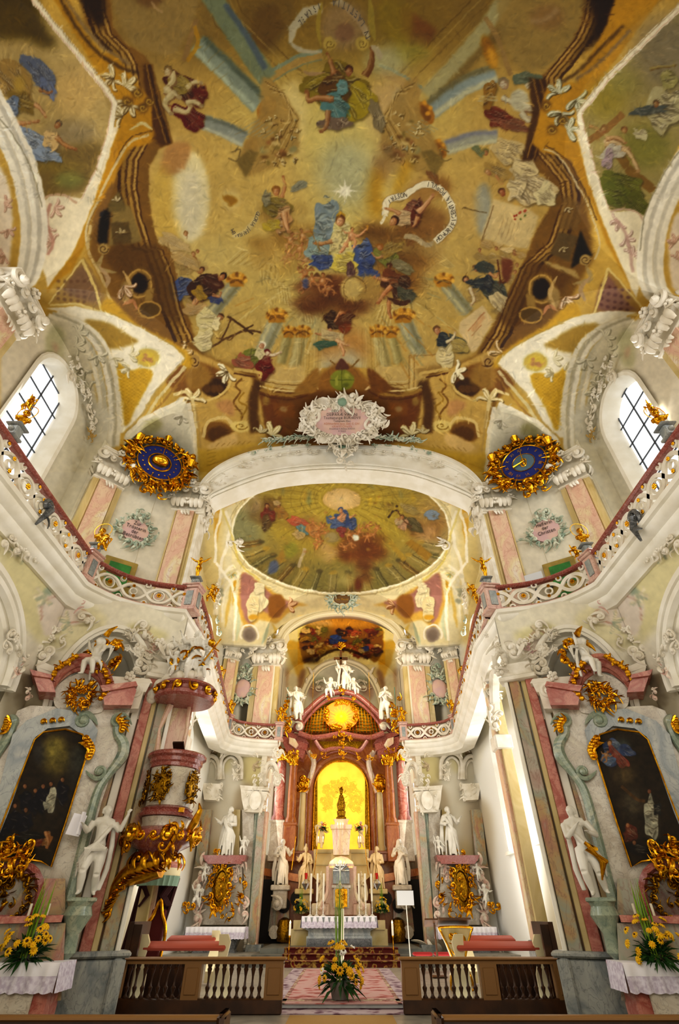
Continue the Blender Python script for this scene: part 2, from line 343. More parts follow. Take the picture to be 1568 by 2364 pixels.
def drape(cx, cy, rx, ry, rot, col, seed=0, folds=7, hi=.35, lo=.5):
    # a piece of cloth: broken outline, dark creases and light ridges running along it
    R = random.Random(seed); p = crv(blob(cx, cy, rx, ry, rot, 13, .3, seed), 3); c, s = math.cos(rot), math.sin(rot)
    put(mask([(x+ry*.08, y+ry*.12) for x, y in p], 2), mixc(col, '1a1006', .6), .55); mk = mask(p, .9); put(mk, col)
    global CAN
    if mk is None: return
    sv = CAN.copy() if False else None
    m, x0, y0 = mk; hh, ww = m.shape; X0, Y0 = max(0, x0), max(0, y0); X1, Y1 = min(CW, x0+ww), min(CH, y0+hh)
    if X1 <= X0 or Y1 <= Y0: return
    old = CAN[Y0:Y1, X0:X1].copy()
    for i in range(folds*2):
        y = ry*(-.95+1.9*(i+R.random())/(folds*2)); w = rx*math.sqrt(max(.1, 1-(y/ry)**2)); a0 = R.uniform(-1, .2); a1 = R.uniform(a0+.5, 1.1); pts = []; bend = R.uniform(-.5, .5)*ry; ang = R.uniform(-.35, .35)*ry
        for k in range(5):
            t = a0+(a1-a0)*k/4; x = w*t; yy = y+bend*(1-t*t)*.5+ang*t+R.uniform(-1, 1)*ry*.06; pts.append((cx+x*c-yy*s, cy+x*s+yy*c))
        dk = i % 2; L(pts, max(1.6, ry*R.uniform(.12, .3)), mixc(col, '1c1006', lo) if dk else mixc(col, 'fff0c4', hi), .7, b=1, taper=True)
        L([(a-1, b_-ry*.06) for a, b_ in pts], max(1, ry*.07), mixc(col, 'fff4d4', hi+.25) if dk else mixc(col, '1c1006', lo+.1), .6, taper=True)
    mm = m[Y0-y0:Y1-y0, X0-x0:X1-x0, None]; CAN[Y0:Y1, X0:X1] = old+(CAN[Y0:Y1, X0:X1]-old)*mm
def head(cx, cy, r, skin='c98f62', hair='5a3a1c', rot=0):
    ux, uy = math.sin(rot), -math.cos(rot); r *= .92
    E(cx+ux*r*.35, cy+uy*r*.35, r*.98, r*.95, hair, .9, rot=rot); E(cx-ux*r*.15, cy-uy*r*.15, r*.72, r*.92, mixc(skin, '6a3818', .35), .8, rot=rot)
    E(cx-ux*r*.1-r*.14, cy-uy*r*.1, r*.5, r*.72, skin, .9, rot=rot); E(cx-r*.25, cy-r*.1, r*.25, r*.3, mixc(skin, 'fff0d0', .45), 1, .8)
    vx, vy = -uy, ux; k = .12*r
    L([(cx-vx*r*.45+ux*k, cy-vy*r*.45+uy*k), (cx+vx*r*.4+ux*k, cy+vy*r*.4+uy*k)], max(1, r*.14), '5a3218', .45, sm=False); L([(cx-ux*r*.1, cy-uy*r*.1), (cx-ux*r*.4, cy-uy*r*.4)], max(1, r*.12), '7a4420', .5, sm=False)
    L([(cx-vx*r*.2-ux*r*.6, cy-vy*r*.2-uy*r*.6), (cx+vx*r*.2-ux*r*.6, cy+vy*r*.2-uy*r*.6)], max(1, r*.11), '8a3c28', .5, sm=False)
def limb(s, w, skin='c98f62'):
    p = crv(PT(s), 4, False); n = len(p); ws = [w*(1.05-.5*i/(n-1)) for i in range(n)]
    def tp(f, c, al, ox=0, oy=0, b=.7):
        A = []; B = []
        for i in range(n):
            x0, y0 = p[max(0, i-1)]; x1, y1 = p[min(n-1, i+1)]; dx, dy = x1-x0, y1-y0; d = math.hypot(dx, dy) or 1; q = ws[i]/2*f*(1+.12*math.sin(i*1.7))
            A.append((p[i][0]-dy/d*q+ox, p[i][1]+dx/d*q+oy)); B.append((p[i][0]+dy/d*q+ox, p[i][1]-dx/d*q+oy))
        put(mask(A+B[::-1], b), c, al)
    tp(1.1, mixc(skin, '5a2c10', .5), .85, w*.08, w*.1); tp(.8, skin, 1); tp(.3, mixc(skin, 'fff0d0', .4), .7, -w*.12, -w*.12, 1)
    E(p[-1][0], p[-1][1], w*.36, w*.28, mixc(skin, '6a3818', .2), .8)
def fig(cx, cy, s, up, robe, robe2=None, skin='c98f62', hair='6a4422', seed=0, arms=2, legs=0):
    # a painted figure of height about 4s; up = direction of its head in radians (0 = up in the photo)
    R = random.Random(seed); ux, uy = math.sin(up), -math.cos(up); vx, vy = -uy, ux
    at = lambda a, b_: (cx+vx*a*s+ux*b_*s, cy+vy*a*s+uy*b_*s)
    for i in range(legs):
        q = R.uniform(-.4, .5); limb([at(q*.4, -.6), at(q, -1.3), at(q*1.2+.1, -2.1)], s*.34, skin)
    d = at(0, -.7); drape(d[0], d[1], s*1.25, s*.85, up+PI/2, robe, seed, 7)
    if robe2: d = at(R.choice((-.55, .55)), -.2); drape(d[0], d[1], s*.95, s*.5, up+PI/2+R.uniform(-.6, .6), robe2, seed+5, 5)
    d = at(0, .35); drape(d[0], d[1], s*.55, s*.45, up, mixc(robe, skin, .2), seed+9, 4)
    for k in range(arms):
        sg = 1 if k else -1; a = R.uniform(.1, .9); limb([at(sg*.4, .55), at(sg*.9, a-.2), at(sg*1.35, a+R.uniform(-.3, .4))], s*.26, skin)
    hd = at(0, 1.1); head(hd[0], hd[1], s*.32, skin, hair, up)
def putto(cx, cy, s, up=0, skin='c99365', seed=0, wing='a8905c'):
    R = random.Random(seed); ux, uy = math.sin(up), -math.cos(up); vx, vy = -uy, ux; at = lambda a, b_: (cx+vx*a*s+ux*b_*s, cy+vy*a*s+uy*b_*s)
    if wing:
        for sg in (-1, 1): L([at(sg*.2, .3), at(sg*1.0, .9), at(sg*1.5, .4)], s*.5, wing, .8, b=1, taper=True)
    for q in (-.4, .45): limb([at(q*.4, -.4), at(q*1.4, -1.0+R.uniform(-.2, .3)), at(q*1.1+R.uniform(-.3, .3), -1.7)], s*.45, skin)
    for q in (-1, 1): limb([at(q*.35, .5), at(q*1.0, .3+R.uniform(-.5, .6)), at(q*1.5, .5+R.uniform(-.6, .7))], s*.32, skin)
    E(*at(0, 0), s*.5, s*.7, mixc(skin, '5a2c10', .4), 1, rot=up); E(*at(0, .05), s*.42, s*.62, skin, 1, rot=up); E(*at(-.1, .15), s*.2, s*.3, mixc(skin, 'fff0d0', .5), 1.5, .7, rot=up)
    hd = at(0, 1.0); head(hd[0], hd[1], s*.36, skin, '7a5228', up)
def cloud(cx, cy, rx, ry, col, seed=0, n=14, a=.5, b=9):
    R = random.Random(seed)
    for i in range(n):
        t = R.uniform(0, 2*PI); q = R.random()**.5; E(cx+rx*q*math.cos(t), cy+ry*q*math.sin(t), rx*R.uniform(.25, .5), ry*R.uniform(.25, .5), mixc(col, R.choice(('fff0c0', '2a1606')), R.uniform(0, .22)), b, a)
def acan(cx, cy, s, rot, col, dark='5a4420', seed=0, n=6, mir=None):
    # rocaille flourish: curling tongues
    R = random.Random(seed)
    for i in range(n):
        t = rot+(i-(n-1)/2)*.5; sg = 1 if i % 2 else -1; pts = [(cx, cy)]
        for k in range(1, 6): q = k/5; tt = t+sg*q*q*1.9; pts.append((cx+s*q*math.cos(t)*(1.1-.25*q)+s*.35*q*math.cos(tt), cy+s*q*math.sin(t)*(1.1-.25*q)+s*.35*q*math.sin(tt)))
        L([(x+1.5, y+2) for x, y in pts], s*.26, dark, .8, taper=True, mir=mir); L(pts, s*.22, col, 1, taper=True, mir=mir); L(pts, s*.07, 'fff6dc', .7, taper=True, mir=mir)
def lines(s, offs, cols, w=1.5, a=.8, mir=None, dirv=(1, 0)):
    p = PT(s)
    for o, c in zip(offs, cols): L([(x+o*dirv[0], y+o*dirv[1]) for x, y in p], w, c, a, mir=mir, sm=False)
# --- nave vault
P('-80,-80 1650,-80 1650,1130 -80,1130', 'c7a552', sm=False)
CAN[:1130] *= (1+.10*fbm(1130, CW, 160, 3))[:, :, None]
# painted cornice ground (browns), both sides and bottom
BR = '7d5a26'
P('170,-60 330,-60 330,60 420,330 370,420 400,560 470,760 480,820 600,850 600,900 690,910 690,1010 500,1050 470,1000 430,930 380,800 300,760 255,690 205,590 210,520 215,440 240,380 300,320 330,240 300,130 200,60', '8a672e', 5, sm=False)
P('1400,-60 1210,-60 1230,60 1240,200 1150,330 1200,420 1200,560 1130,700 1100,820 985,850 985,910 880,910 880,1010 1080,1050 1110,1000 1150,930 1190,800 1270,750 1320,690 1370,600 1365,520 1350,440 1330,380 1280,320 1262,240 1290,150 1360,60', '84622b', 5, sm=False)
P('640,880 930,880 940,1000 900,1030 660,1030 620,1000', '7a5222', 6, sm=False)
# luminous field
FIELD = '252,-70 262,60 290,100 335,128 350,150 352,235 402,330 368,345 345,390 345,440 352,500 366,563 390,568 402,600 420,690 440,740 455,800 475,818 545,850 590,855 603,885 690,908 735,880 742,850 850,850 870,885 960,905 985,898 988,858 1050,845 1100,815 1135,760 1160,700 1215,590 1240,530 1275,470 1260,410 1205,370 1225,340 1250,260 1240,185 1300,130 1340,60 1358,-70'
P(FIELD, 'b99c56', 2, sm=False)
fm = mask(PT(FIELD), 1)
def inside(fn, *a, **k):
    global CAN
    sv = CAN.copy(); fn(*a, **k); m, x0, y0 = fm; full = np.zeros((CH, CW, 1), np.float32); cx0, cy0 = max(0, x0), max(0, y0)
    full[cy0:y0+m.shape[0], cx0:min(CW, x0+m.shape[1]), 0] = m[cy0-y0:, cx0-x0:min(CW, x0+m.shape[1])-x0]; CAN = sv+(CAN-sv)*full
def field():
    E(790, 420, 330, 330, 'c9b46a', 40, .75); E(790, 370, 120, 170, 'cfc07c', 30, .7); E(760, 350, 60, 230, 'c9b870', 25, .6); E(800, 400, 70, 75, 'aeb091', 22, .75)
    E(520, 480, 220, 190, 'c4a560', 40, .5); E(1060, 480, 190, 190, 'c0a05c', 40, .5); E(400, 450, 60, 140, 'd0b87c', 20, .5)
    E(780, -20, 520, 190, '7d6426', 60, .8); E(900, 60, 80, 60, '84702c', 20, .6); P('-60,-60 500,-60 500,120 300,160 -60,100', '8c7440', 30, .6); P('1050,-60 1500,-60 1300,130 1130,120', '8a713c', 30, .6)  # dimmer light towards the top of the vault, put into the colours
    E(620, 640, 230, 150, 'c4b06e', 40, .5); E(980, 650, 230, 150, 'c0a866', 40, .5); E(790, 800, 260, 90, 'c6ab66', 40, .6); E(720, 740, 40, 60, 'b5b08a', 20, .5); E(470, 590, 90, 40, 'cdbb7c', 20, .5)
    # coffered top
    P('560,-20 690,-20 680,60 620,130 560,70', '7a6230', 6, .7, sm=False); P('590,20 640,10 660,60 615,120 570,90', '6e5424', 4, .7, sm=False)
    P('925,10 1010,70 990,110 930,100', '7b4e22', 5, .8, sm=False); P('880,0 950,20 940,100 880,70', '8f7a22', 6, .7)
    lines('470,-10 500,60 640,200', (0, 12, 30, 46, 60), ('6d5424', 'a88f52', '7d6430', 'a88f52', '6b5222'), 3, .6, dirv=(1, -.5)); lines('1190,-10 1130,50 985,200', (0, -12, -30, -46, -60), ('6d5424', 'a88f52', '7d6430', 'a88f52', '6b5222'), 3, .6, dirv=(1, .5))
    L('628,175 690,140 745,126', 26, 'a88c50', .9); L('622,168 685,132 745,118', 9, '7f8f78', .85); L('630,190 690,154 745,138', 4, '76826a', .7); L('880,165 930,185 975,215', 26, 'ab8f54', .9); L('875,150 925,172 975,204', 7, '7c9080', .8)
    E(895, 140, 50, 35, 'aaa883', 14, .8); E(955, 115, 40, 30, '96903e', 14, .6); E(905, 250, 60, 70, 'bfa374', 18, .7); E(925, 232, 14, 22, '86918e', 6, .7); P('640,215 690,190 700,330 690,370 665,260', 'cdb878', 8, .8); E(680, 260, 30, 60, 'd2c184', 12, .7)
    # small figures in the top panel
    P('560,-30 640,-30 600,-5', '6a5024', 3)
    # great pillars seen from below
    for q, w, a in (('480,-20 560,100 620,185', 46, '7c8668'), ('520,10 575,90 612,160', 14, '5a6a72')): L(q, w, a, .95, b=2)
    L('455,100 530,170 600,245', 46, '8a9480', 1, b=2); L('470,88 540,155 612,226', 14, '5c6654', .85, b=3); L('448,112 520,185 590,252', 10, 'b0b89c', .85, b=3)
    L('470,283 520,300 566,323', 36, '93988a', 1, b=2); L('470,270 525,288 572,308', 9, '6f7466', .8, b=2); L('468,296 520,315 562,336', 7, 'c0bfa4', .8, b=2)
    L('1175,-20 1110,80 985,220', 34, 'a8a47c', .8, b=3); L('1200,40 1120,110 985,262', 20, '6a5a34', .6, b=5); L('1145,170 1070,200 985,262', 44, '8f9a92', 1, b=2); L('1140,155 1060,185 975,248', 12, '75683e', .85, b=4); L('1150,180 1075,215 995,270', 12, 'c4bc94', .8, b=3)
    L('1150,316 1090,322 1030,342', 32, 'a0a08c', 1, b=2); L('1150,306 1090,310 1025,330', 9, '70708a', .6, b=3); L('1150,325 1090,336 1030,352', 8, 'c2bd98', .8, b=2)
    for x, y, r in ((616, 252, 26), (580, 338, 20), (982, 262, 26), (1014, 345, 20)):
        E(x, y, r*.75, r*1.15, 'a8762a', 1.5, rot=.5 if x < 788 else -.5); E(x, y, r*.4, r*.8, '7c5218', 1.5, .8, rot=.5 if x < 788 else -.5)
        for k in range(5): E(x+r*.5*math.sin(k*1.3), y-r+r*.5*k, r*.22, r*.2, 'cf9a35', 1)
    # entablature corners
    for sx, dx in ((1, 0), (-1, 1572)):
        T = lambda s: [(dx+sx*a if sx < 0 else a, b_) for a, b_ in PT(s)]
        P(T('605,178 628,182 665,230 692,272 690,350 640,385 570,410 545,380 560,340 600,260'), 'a68a4e', 3, .9, sm=False)
        for k in range(4): L(T('%d,%d %d,%d %d,%d %d,%d' % (612+k*6, 190+k*8, 640+k*8, 205+k*5, 690-k*7, 275, 640-k*6, 385-k*14)), 2, ('6d5424', 'ccb478')[k % 2], .8, sm=False)
        P(T('545,370 575,345 600,352 568,412'), '7c6a38', 2, .8, sm=False); L(T('535,352 555,345 548,372 528,366'), 3, '7f6c40'); 
        for k in range(22): R = random.Random(k); E(*T('%f,%f' % (R.uniform(600, 685), R.uniform(270, 380)))[0], R.uniform(4, 11), R.uniform(3, 8), R.choice(('7c6c34', 'b8a060', '8c8a62', '6a4a1e', 'c8b47c', '94683a')), 2, .75)
        for k in range(6): L(T('%d,%d %d,%d' % (560+k*9, 300+k*4, 600+k*7, 275+k*6)), 3, '8c9484', .4)
    # oval openings to the sky
    E(440, 455, 44, 105, 'd9cc9c', 5); E(440, 470, 30, 85, 'cfc6a8', 12, .9); P('398,330 440,335 432,380 410,400 372,400 380,350', 'b58a54', 4, .9)
    for k in range(9): L([(410, 390+k*18), (440, 400+k*18), (474, 395+k*18)], 5, 'e2d7b0', .4, b=2)
    P('375,380 400,420 402,500 420,540 370,560 350,500 350,420', 'c9ab54', 10, .7); E(533, 462, 26, 34, 'c7ac68', 6, .8); E(533, 462, 20, 22, 'd2bc7c', 5, .9); P('515,458 530,450 550,462 532,478 524,468', 'a57c26', 2)
    E(1116, 485, 20, 62, '9fa192', 6, .9); E(1010, 450, 55, 60, 'bfa25c', 20, .4); E(1075, 480, 30, 60, 'c0a468', 14, .5)
    L('1072,480 1095,486 1125,492', 2, '6a5228')
    # zig-zag fascias of the painted hall, lower half
    R = random.Random(4)
    for sx in (1, -1):
        for k in range(9):
            o = k*5; q = [(520+o, 610-o*.4), (560+o*.7, 575+o*.2), (600+o*.4, 600+o*.2), (603, 640), (640, 645), (645, 690), (690, 700-o*.3), (700, 735)]
            if sx < 0: q = [(1570-a, b_+5) for a, b_ in q]
            L([(a+o*.7, b_+o*.5) for a, b_ in q], 2.2, ('d8c890', '9c8346')[k % 2], .55, sm=False)
    for sx in (1, -1):
        for (x, y, w, x2, y2, c) in ((548, 652, 30, 490, 722, '95957c'), (640, 735, 34, 598, 830, 'a0a086'), (700, 770, 28, 680, 850, 'b4a670'), (668, 770, 22, 650, 840, 'a59a64')):
            if sx < 0: x, x2 = 1572-x, 1572-x2
            L([(x, y), ((x+x2)/2, (y+y2)/2), (x2, y2)], w, c, .95, b=2); L([(x-w*.28, y), ((x+x2)/2-w*.28, (y+y2)/2), (x2-w*.28, y2)], w*.2, 'd4c690', .7, b=2); L([(x+w*.3, y), ((x+x2)/2+w*.3, (y+y2)/2), (x2+w*.3, y2)], w*.22, '6f6236', .45, b=2)
            P([(x-w*.7, y-14), (x+w*.7, y-14), (x+w*.55, y+10), (x-w*.55, y+10)], 'b5832a', 1.5, sm=False); L([(x-w*.6, y-10), (x+w*.6, y-10)], 4, 'd9a545'); L([(x-w*.5, y+3), (x, y-4), (x+w*.5, y+3)], 3, '80581c')
    for k in range(7):
        for sx in (1, -1): x = 690+k*9 if sx > 0 else 882-k*9; L([(x, 760), (x-sx*6*(1 if k < 4 else 0), 880)], 2.4, ('d8c48a', '9a7e42')[k % 2], .5)
    for sx in (1, -1):
        T = lambda s: [((1572-a) if sx < 0 else a, b_) for a, b_ in PT(s)]
        P(T('560,850 700,845 715,900 600,890'), 'cfb476', 3, .8, sm=False)
        for k in range(4): L(T('590,%d 640,%d 700,%d 735,%d' % (868+k*7, 880+k*7, 880+k*7, 855+k*6)), 2.4, ('d9c48c', '8a6830')[k % 2], .8)
        for k in range(14): L(T('%d,%d %d,%d' % (470+k*14, 800-k*10, 500+k*14, 770-k*9)), 2, R.choice(('d9cb94', '9d8448')), .35)
    P('943,820 1015,815 1040,900 940,900', 'c7aa68', 3, .9, sm=False); lines('945,900 945,822 1015,818', (0, 6, 12), ('8c6a34', 'd9c48c', '8c6a34'), 2, .8)
    P('760,770 830,760 845,830 740,830', 'b8864a', 14, .7); E(790, 850, 50, 45, 'b9b7a0', 12, .8)
    E(775, 800, 26, 36, 'c99a55', 10, .5)
inside(field)
def extra():
    R = random.Random(88)
    for sg in (1, -1):
        X = lambda u: u if sg > 0 else 1574-u
        for x, y, r in ((548, 650, 20), (640, 733, 22), (668, 768, 15), (700, 768, 17)):
            for k in range(9): E(X(x)+r*math.cos(PI+k*PI/8), y-2+r*.7*math.sin(PI+k*PI/8), r*.22, r*.26, ('c99432', '8c5e1c', 'dcb050')[k % 3], 1)
            L([(X(x)+r*.8*math.cos(t), y+6+r*.5*math.sin(t)) for t in np.linspace(PI, 2*PI, 10)], 2.5, '7a5418', .9)
        for k in range(34):
            a = R.uniform(.15, 1.45); r0 = R.uniform(150, 300); x, y = 788-sg*r0*math.sin(a), 600+r0*math.cos(a)*.95; l = R.uniform(18, 60); dx, dy = (x-788)/r0, (y-600)/r0
            if y > 560: L([(x, y), (x+dx*l, y+dy*l)], R.uniform(1.5, 5), R.choice(('dccb94', 'a08848', '8f8458', 'c9a650', '95946e', 'b88a3c')), .5, sm=False)
        for k in range(20): x, y = X(R.uniform(352, 480)), R.uniform(560, 720); drape(x, y, R.uniform(8, 20), R.uniform(4, 9), R.uniform(-.5, .8), R.choice(('c2a66c', 'b59860', 'cdb580', 'a58c54')), k+3000, 3, lo=.25)
        for k in range(10): x, y = X(R.uniform(370, 470)), R.uniform(560, 720); head(x, y, 5, 'b98c5c', '8a6438')
        for k in range(26): x, y = X(R.uniform(600, 690)), R.uniform(255, 385); acan(x, y, R.uniform(6, 13), R.uniform(0, 6), R.choice(('b8a062', '8f8f6c', 'a88040', 'c9b880')), '6a5424', k, 3)
        P([(X(a_), b_) for a_, b_ in PT('452,790 500,830 600,850 600,868 540,862 470,830')], '94733a', 4, .7)
    for k in range(9): L([(500+k*9, 90+k*26), (470+k*9, 120+k*24)], 2, '8a7440', .4)
    for x, y, s_, sd in ((860, 590, 10, 1), (915, 600, 11, 2), (940, 640, 12, 3), (950, 560, 9, 4), (880, 640, 10, 5), (660, 600, 9, 6), (735, 690, 9, 7), (775, 685, 8, 8)): putto(x, y, s_, sd, R.choice(('b07c48', 'bf9060', 'a87440')), 3100+sd)
inside(extra)
def clouds():
    cloud(660, 560, 90, 40, 'a07c38', 1, 16, .5, 10); cloud(790, 690, 95, 38, '7a4e22', 2, 24, .6, 8); cloud(745, 668, 55, 35, '744522', 3, 16, .7, 7); cloud(930, 620, 60, 60, '8c6228', 4, 16, .5, 10); cloud(920, 560, 90, 45, '7a5524', 5, 20, .5, 10)
    cloud(1000, 480, 48, 60, '9c7238', 6, 16, .6, 9); cloud(985, 520, 55, 35, '80592a', 7, 14, .6, 9); cloud(890, 370, 35, 40, '8d6b42', 8, 12, .5, 10); E(870, 450, 20, 60, 'b58a20', 12, .8); E(905, 430, 16, 40, 'cbb878', 10, .7, rot=.5); E(930, 410, 12, 45, 'bf9422', 9, .7, rot=.4); cloud(640, 600, 60, 28, 'b5954a', 9, 12, .5, 10); cloud(1010, 590, 40, 30, 'b89c5c', 10, 8, .4, 10)
    cloud(660, 500, 50, 40, '9c7a36', 11, 10, .4, 9); cloud(760, 700, 70, 22, '6d4420', 12, 12, .6, 7)
    for k in range(14): t = k*2*PI/14; L([(797, 442), (797+46*math.cos(t), 442+46*math.sin(t))], 1.6, 'd9d2a8', .5, b=1)
    for k in range(8):
        t = k*PI/4; r = 30 if k % 2 == 0 else 22; P([(797+r*math.cos(t), 442+r*math.sin(t)), (797+8*math.cos(t+.39), 442+8*math.sin(t+.39)), (797+8*math.cos(t-.39), 442+8*math.sin(t-.39))], 'e9e3c4', 0, sm=False)
    E(797, 442, 11, 11, 'efe9cc', 2)
inside(clouds)
# angel with the banderole at the top
P('668,62 700,18 745,8 745,30 712,40 686,70 676,100 700,113 745,118 742,124 690,122 668,100', 'aea588', 1, sm=False); P('762,8 790,-2 830,30 852,70 854,95 840,80 822,48 790,18', 'b8b092', 1, sm=False)
E(795, 60, 55, 55, '98805c', 10, .8); E(797, 75, 22, 22, '86684a', 3, .9)
for x in (762, 836): E(x, 101, 15, 16, 'b09a50', 1.5); L([(x+10*math.cos(t)*(1-t/9), 101+11*math.sin(t)*(1-t/9)) for t in np.linspace(0, 7.5, 22)], 2.2, '766028')
L('745,5 735,50 742,110', 10, '9c8838', .9, taper=True); L('855,-5 858,50 866,95', 16, '9c8a3c', .9, taper=True)
drape(780, 210, 78, 62, .15, '83701f', 31, 9); drape(735, 205, 42, 26, -.3, '8c7a22', 32, 6); drape(820, 232, 42, 42, .9, 'a08e1e', 33, 7); drape(775, 200, 34, 40, 0, '6a4c18', 34, 6); drape(776, 245, 30, 26, .5, '4c8a84', 35, 5); drape(790, 200, 14, 16, 0, '5a9690', 36, 3); drape(776, 285, 15, 38, 1.5, '7c6a58', 37, 4)
limb('770,228 735,226 712,232 708,212', 15, '9c7040'); limb('758,255 752,290 742,304', 12, '9c7448'); limb('770,170 764,142 757,124', 11, '9a6e40'); limb('842,175 856,150 858,112', 16, '7c5424'); head(806, 165, 12, '9a6c42', '5a3a1a')
drape(870, 265, 40, 15, 1.3, '857858', 38, 5); L('700,165 720,172 750,168', 9, '9c8060', .8, taper=True)
P('855,108 872,108 884,130 876,138', 'a89c7c', 1)
# top left and right panels with dark scrolls
P('262,-60 452,-60 450,40 425,95 400,128 345,118 290,80', '9c8552', 4, .8); P('300,-30 380,-30 370,10 330,14', '7a5a34', 5, .8); L('350,5 365,22 378,30', 6, 'b09468', .8)
P('1180,-60 1350,-60 1335,60 1290,130 1210,165 1150,60', '9a834c', 4, .8); E(1265, 40, 40, 30, '8c6840', 8, .5); L('1225,50 1260,45 1290,20', 12, 'a88e68', .6, b=3)
L('455,45 440,90 425,140', 12, '96794a', .9); L('450,60 458,100 432,142', 9, 'b08820', .9); L('1120,40 1150,90 1180,175', 12, '9a7e4c', .9); E(1130, 120, 14, 40, '9a6c14', 4, .9, rot=-.3); E(1137, 135, 9, 26, 'c99a35', 4, .9, rot=-.3)
# lower figures and the Queen of Heaven
drape(640, 480, 34, 22, .3, '8c7a3a', 41, 6); drape(655, 505, 20, 36, .1, 'b58e5c', 42, 5); limb('655,490 662,520 668,535', 14, 'c09565'); limb('650,455 658,430 654,408', 9, 'b5824f'); head(638, 442, 11, 'b98a58', '8c6428'); drape(628, 520, 22, 13, 0, 'b5a03a', 43, 5); drape(688, 432, 26, 9, -.5, '8f8f78', 44, 4); drape(615, 460, 12, 20, .2, '8a8568', 45, 4)
L('597,490 585,515 560,540 538,543', 11, 'cdbb84', .9, b=1)
for x, y, s_, u_, sd in ((672, 555, 13, .2, 1), (700, 545, 13, -.3, 2), (692, 575, 12, .5, 3), (705, 600, 11, 1.2, 4), (668, 588, 9, -.8, 6), (715, 560, 8, .2, 7)): putto(x, y, s_, u_, 'b98c55', sd)
drape(750, 510, 28, 52, .1, '849494', 50, 7, hi=.25, lo=.3); drape(735, 580, 28, 30, .2, '8fa39a', 51, 6); drape(752, 603, 34, 17, -.1, '3b55a0', 52, 6); drape(838, 590, 24, 36, -.2, '4260aa', 53, 7); drape(845, 620, 20, 18, .3, '3450a0', 54, 5); drape(865, 632, 14, 8, .2, '3450a0', 60, 3); drape(790, 555, 26, 44, .1, 'cfc283', 55, 9, hi=.45, lo=.35); drape(795, 605, 28, 22, .2, 'cbb95a', 56, 8); drape(775, 560, 13, 20, .4, 'd5c68c', 57, 4); drape(810, 625, 22, 9, 1.3, '6a4c4a', 58, 4)
limb('768,555 745,562 727,562', 10, 'b98c58'); L('716,530 728,555 740,580', 2.2, 'a07228'); E(786, 509, 11, 15, '8a6a35', 1.5); head(786, 511, 11.5, 'd9ae80', '7a5226', .2); L('777,499 786,493 796,499', 4, 'b9942c'); E(785, 493, 2.5, 4, 'd9a93c')
L([(788+20*math.cos(t), 505+20*math.sin(t)) for t in np.linspace(0, 2*PI, 30)], 1, 'dccf95', .8)
putto(812, 545, 15, .1, 'cf9c6c', 11, wing=None); limb('822,545 835,540 848,528', 7, 'cf9c6c'); L('848,533 848,520', 2, 'c9952a'); L('844,524 852,524', 2, 'c9952a'); limb('800,560 793,575 787,582', 9, 'cf9c6c')
drape(890, 590, 28, 22, .6, '84843e', 61, 6); drape(905, 575, 30, 14, -.5, '9c8242', 62, 5); head(878, 572, 9, 'b5824c', '9a6c28'); drape(925, 615, 38, 12, .4, '857c58', 63, 5); head(900, 615, 8, '8c6038', '5c3a1a'); limb('885,592 870,595 860,585', 7, 'b98c58')
for x, y, s_, u_, sd in ((705, 630, 13, .1, 21), (722, 645, 11, -.2, 22), (745, 650, 15, .1, 23), (700, 665, 9, .6, 25), (760, 668, 11, .9, 26)): putto(x, y, s_, u_, 'b5804c', sd, wing='6d4a28')
E(706, 655, 7, 12, '48548c', 2, .9); E(819, 667, 33, 29, 'b59a5a', 2); E(850, 665, 34, 30, 'ad8f50', 4, .9); E(812, 665, 25, 24, 'c4ac6c', 3); L([(819+26*math.cos(t), 667+27*math.sin(t)) for t in np.linspace(2.2, 6.7, 24)], 2.2, '846838')
drape(920, 660, 36, 25, .5, '5c3c24', 64, 7); drape(940, 680, 24, 15, .4, '5a5a48', 65, 5); drape(905, 640, 20, 18, .2, '7a4a28', 66, 5); limb('905,660 885,680 872,700', 11, 'b98050'); limb('900,690 898,715 903,735', 10, 'b07a48'); limb('895,645 880,645 865,640', 8, 'c08c5c'); L('895,688 925,700 950,695', 12, '543220', .9, taper=True)
# right angel with long banderole
BAND = '888,500 893,470 905,458 935,452 960,435 985,425 1010,432 1032,455 1046,490 1045,520 1020,545 1005,558'
L(BAND, 17, '7a6034', .8); L(BAND, 15, 'e0d6b6'); L('888,500 882,515 880,512', 7, 'd9cfae'); L('1003,560 985,565 960,550 935,545', 12, 'b0a07c', .95)
drape(955, 480, 22, 26, .4, '8c5c44', 71, 6); drape(935, 505, 30, 16, -.1, 'c9ad80', 72, 5); drape(962, 492, 12, 34, .2, '6e3a24', 73, 5); head(910, 512, 12, 'c09060', '4e3018', .8); limb('925,495 905,485 890,482', 9, 'b98a5a'); limb('965,490 985,470 1000,450', 13, 'bf9266'); limb('965,500 960,515 955,525', 9, 'b98a5a'); drape(1000, 410, 18, 8, .9, '8a6236', 74, 3)
# falling figures above the arch
drape(772, 740, 24, 20, .2, '4c3018', 81, 6); drape(800, 750, 15, 18, .3, '8c4c24', 82, 4); limb('775,745 785,725 795,722', 11, 'b98050'); limb('765,760 748,770 730,770', 8, 'b98858'); drape(765, 775, 28, 14, .2, 'c4b080', 83, 6); drape(748, 797, 26, 9, -.1, '4e7058', 84, 4); limb('775,785 795,795 806,797', 10, 'd0a878'); limb('785,795 793,810 794,822', 8, 'd0a070'); drape(800, 735, 24, 12, -.5, '6a4020', 85, 4)
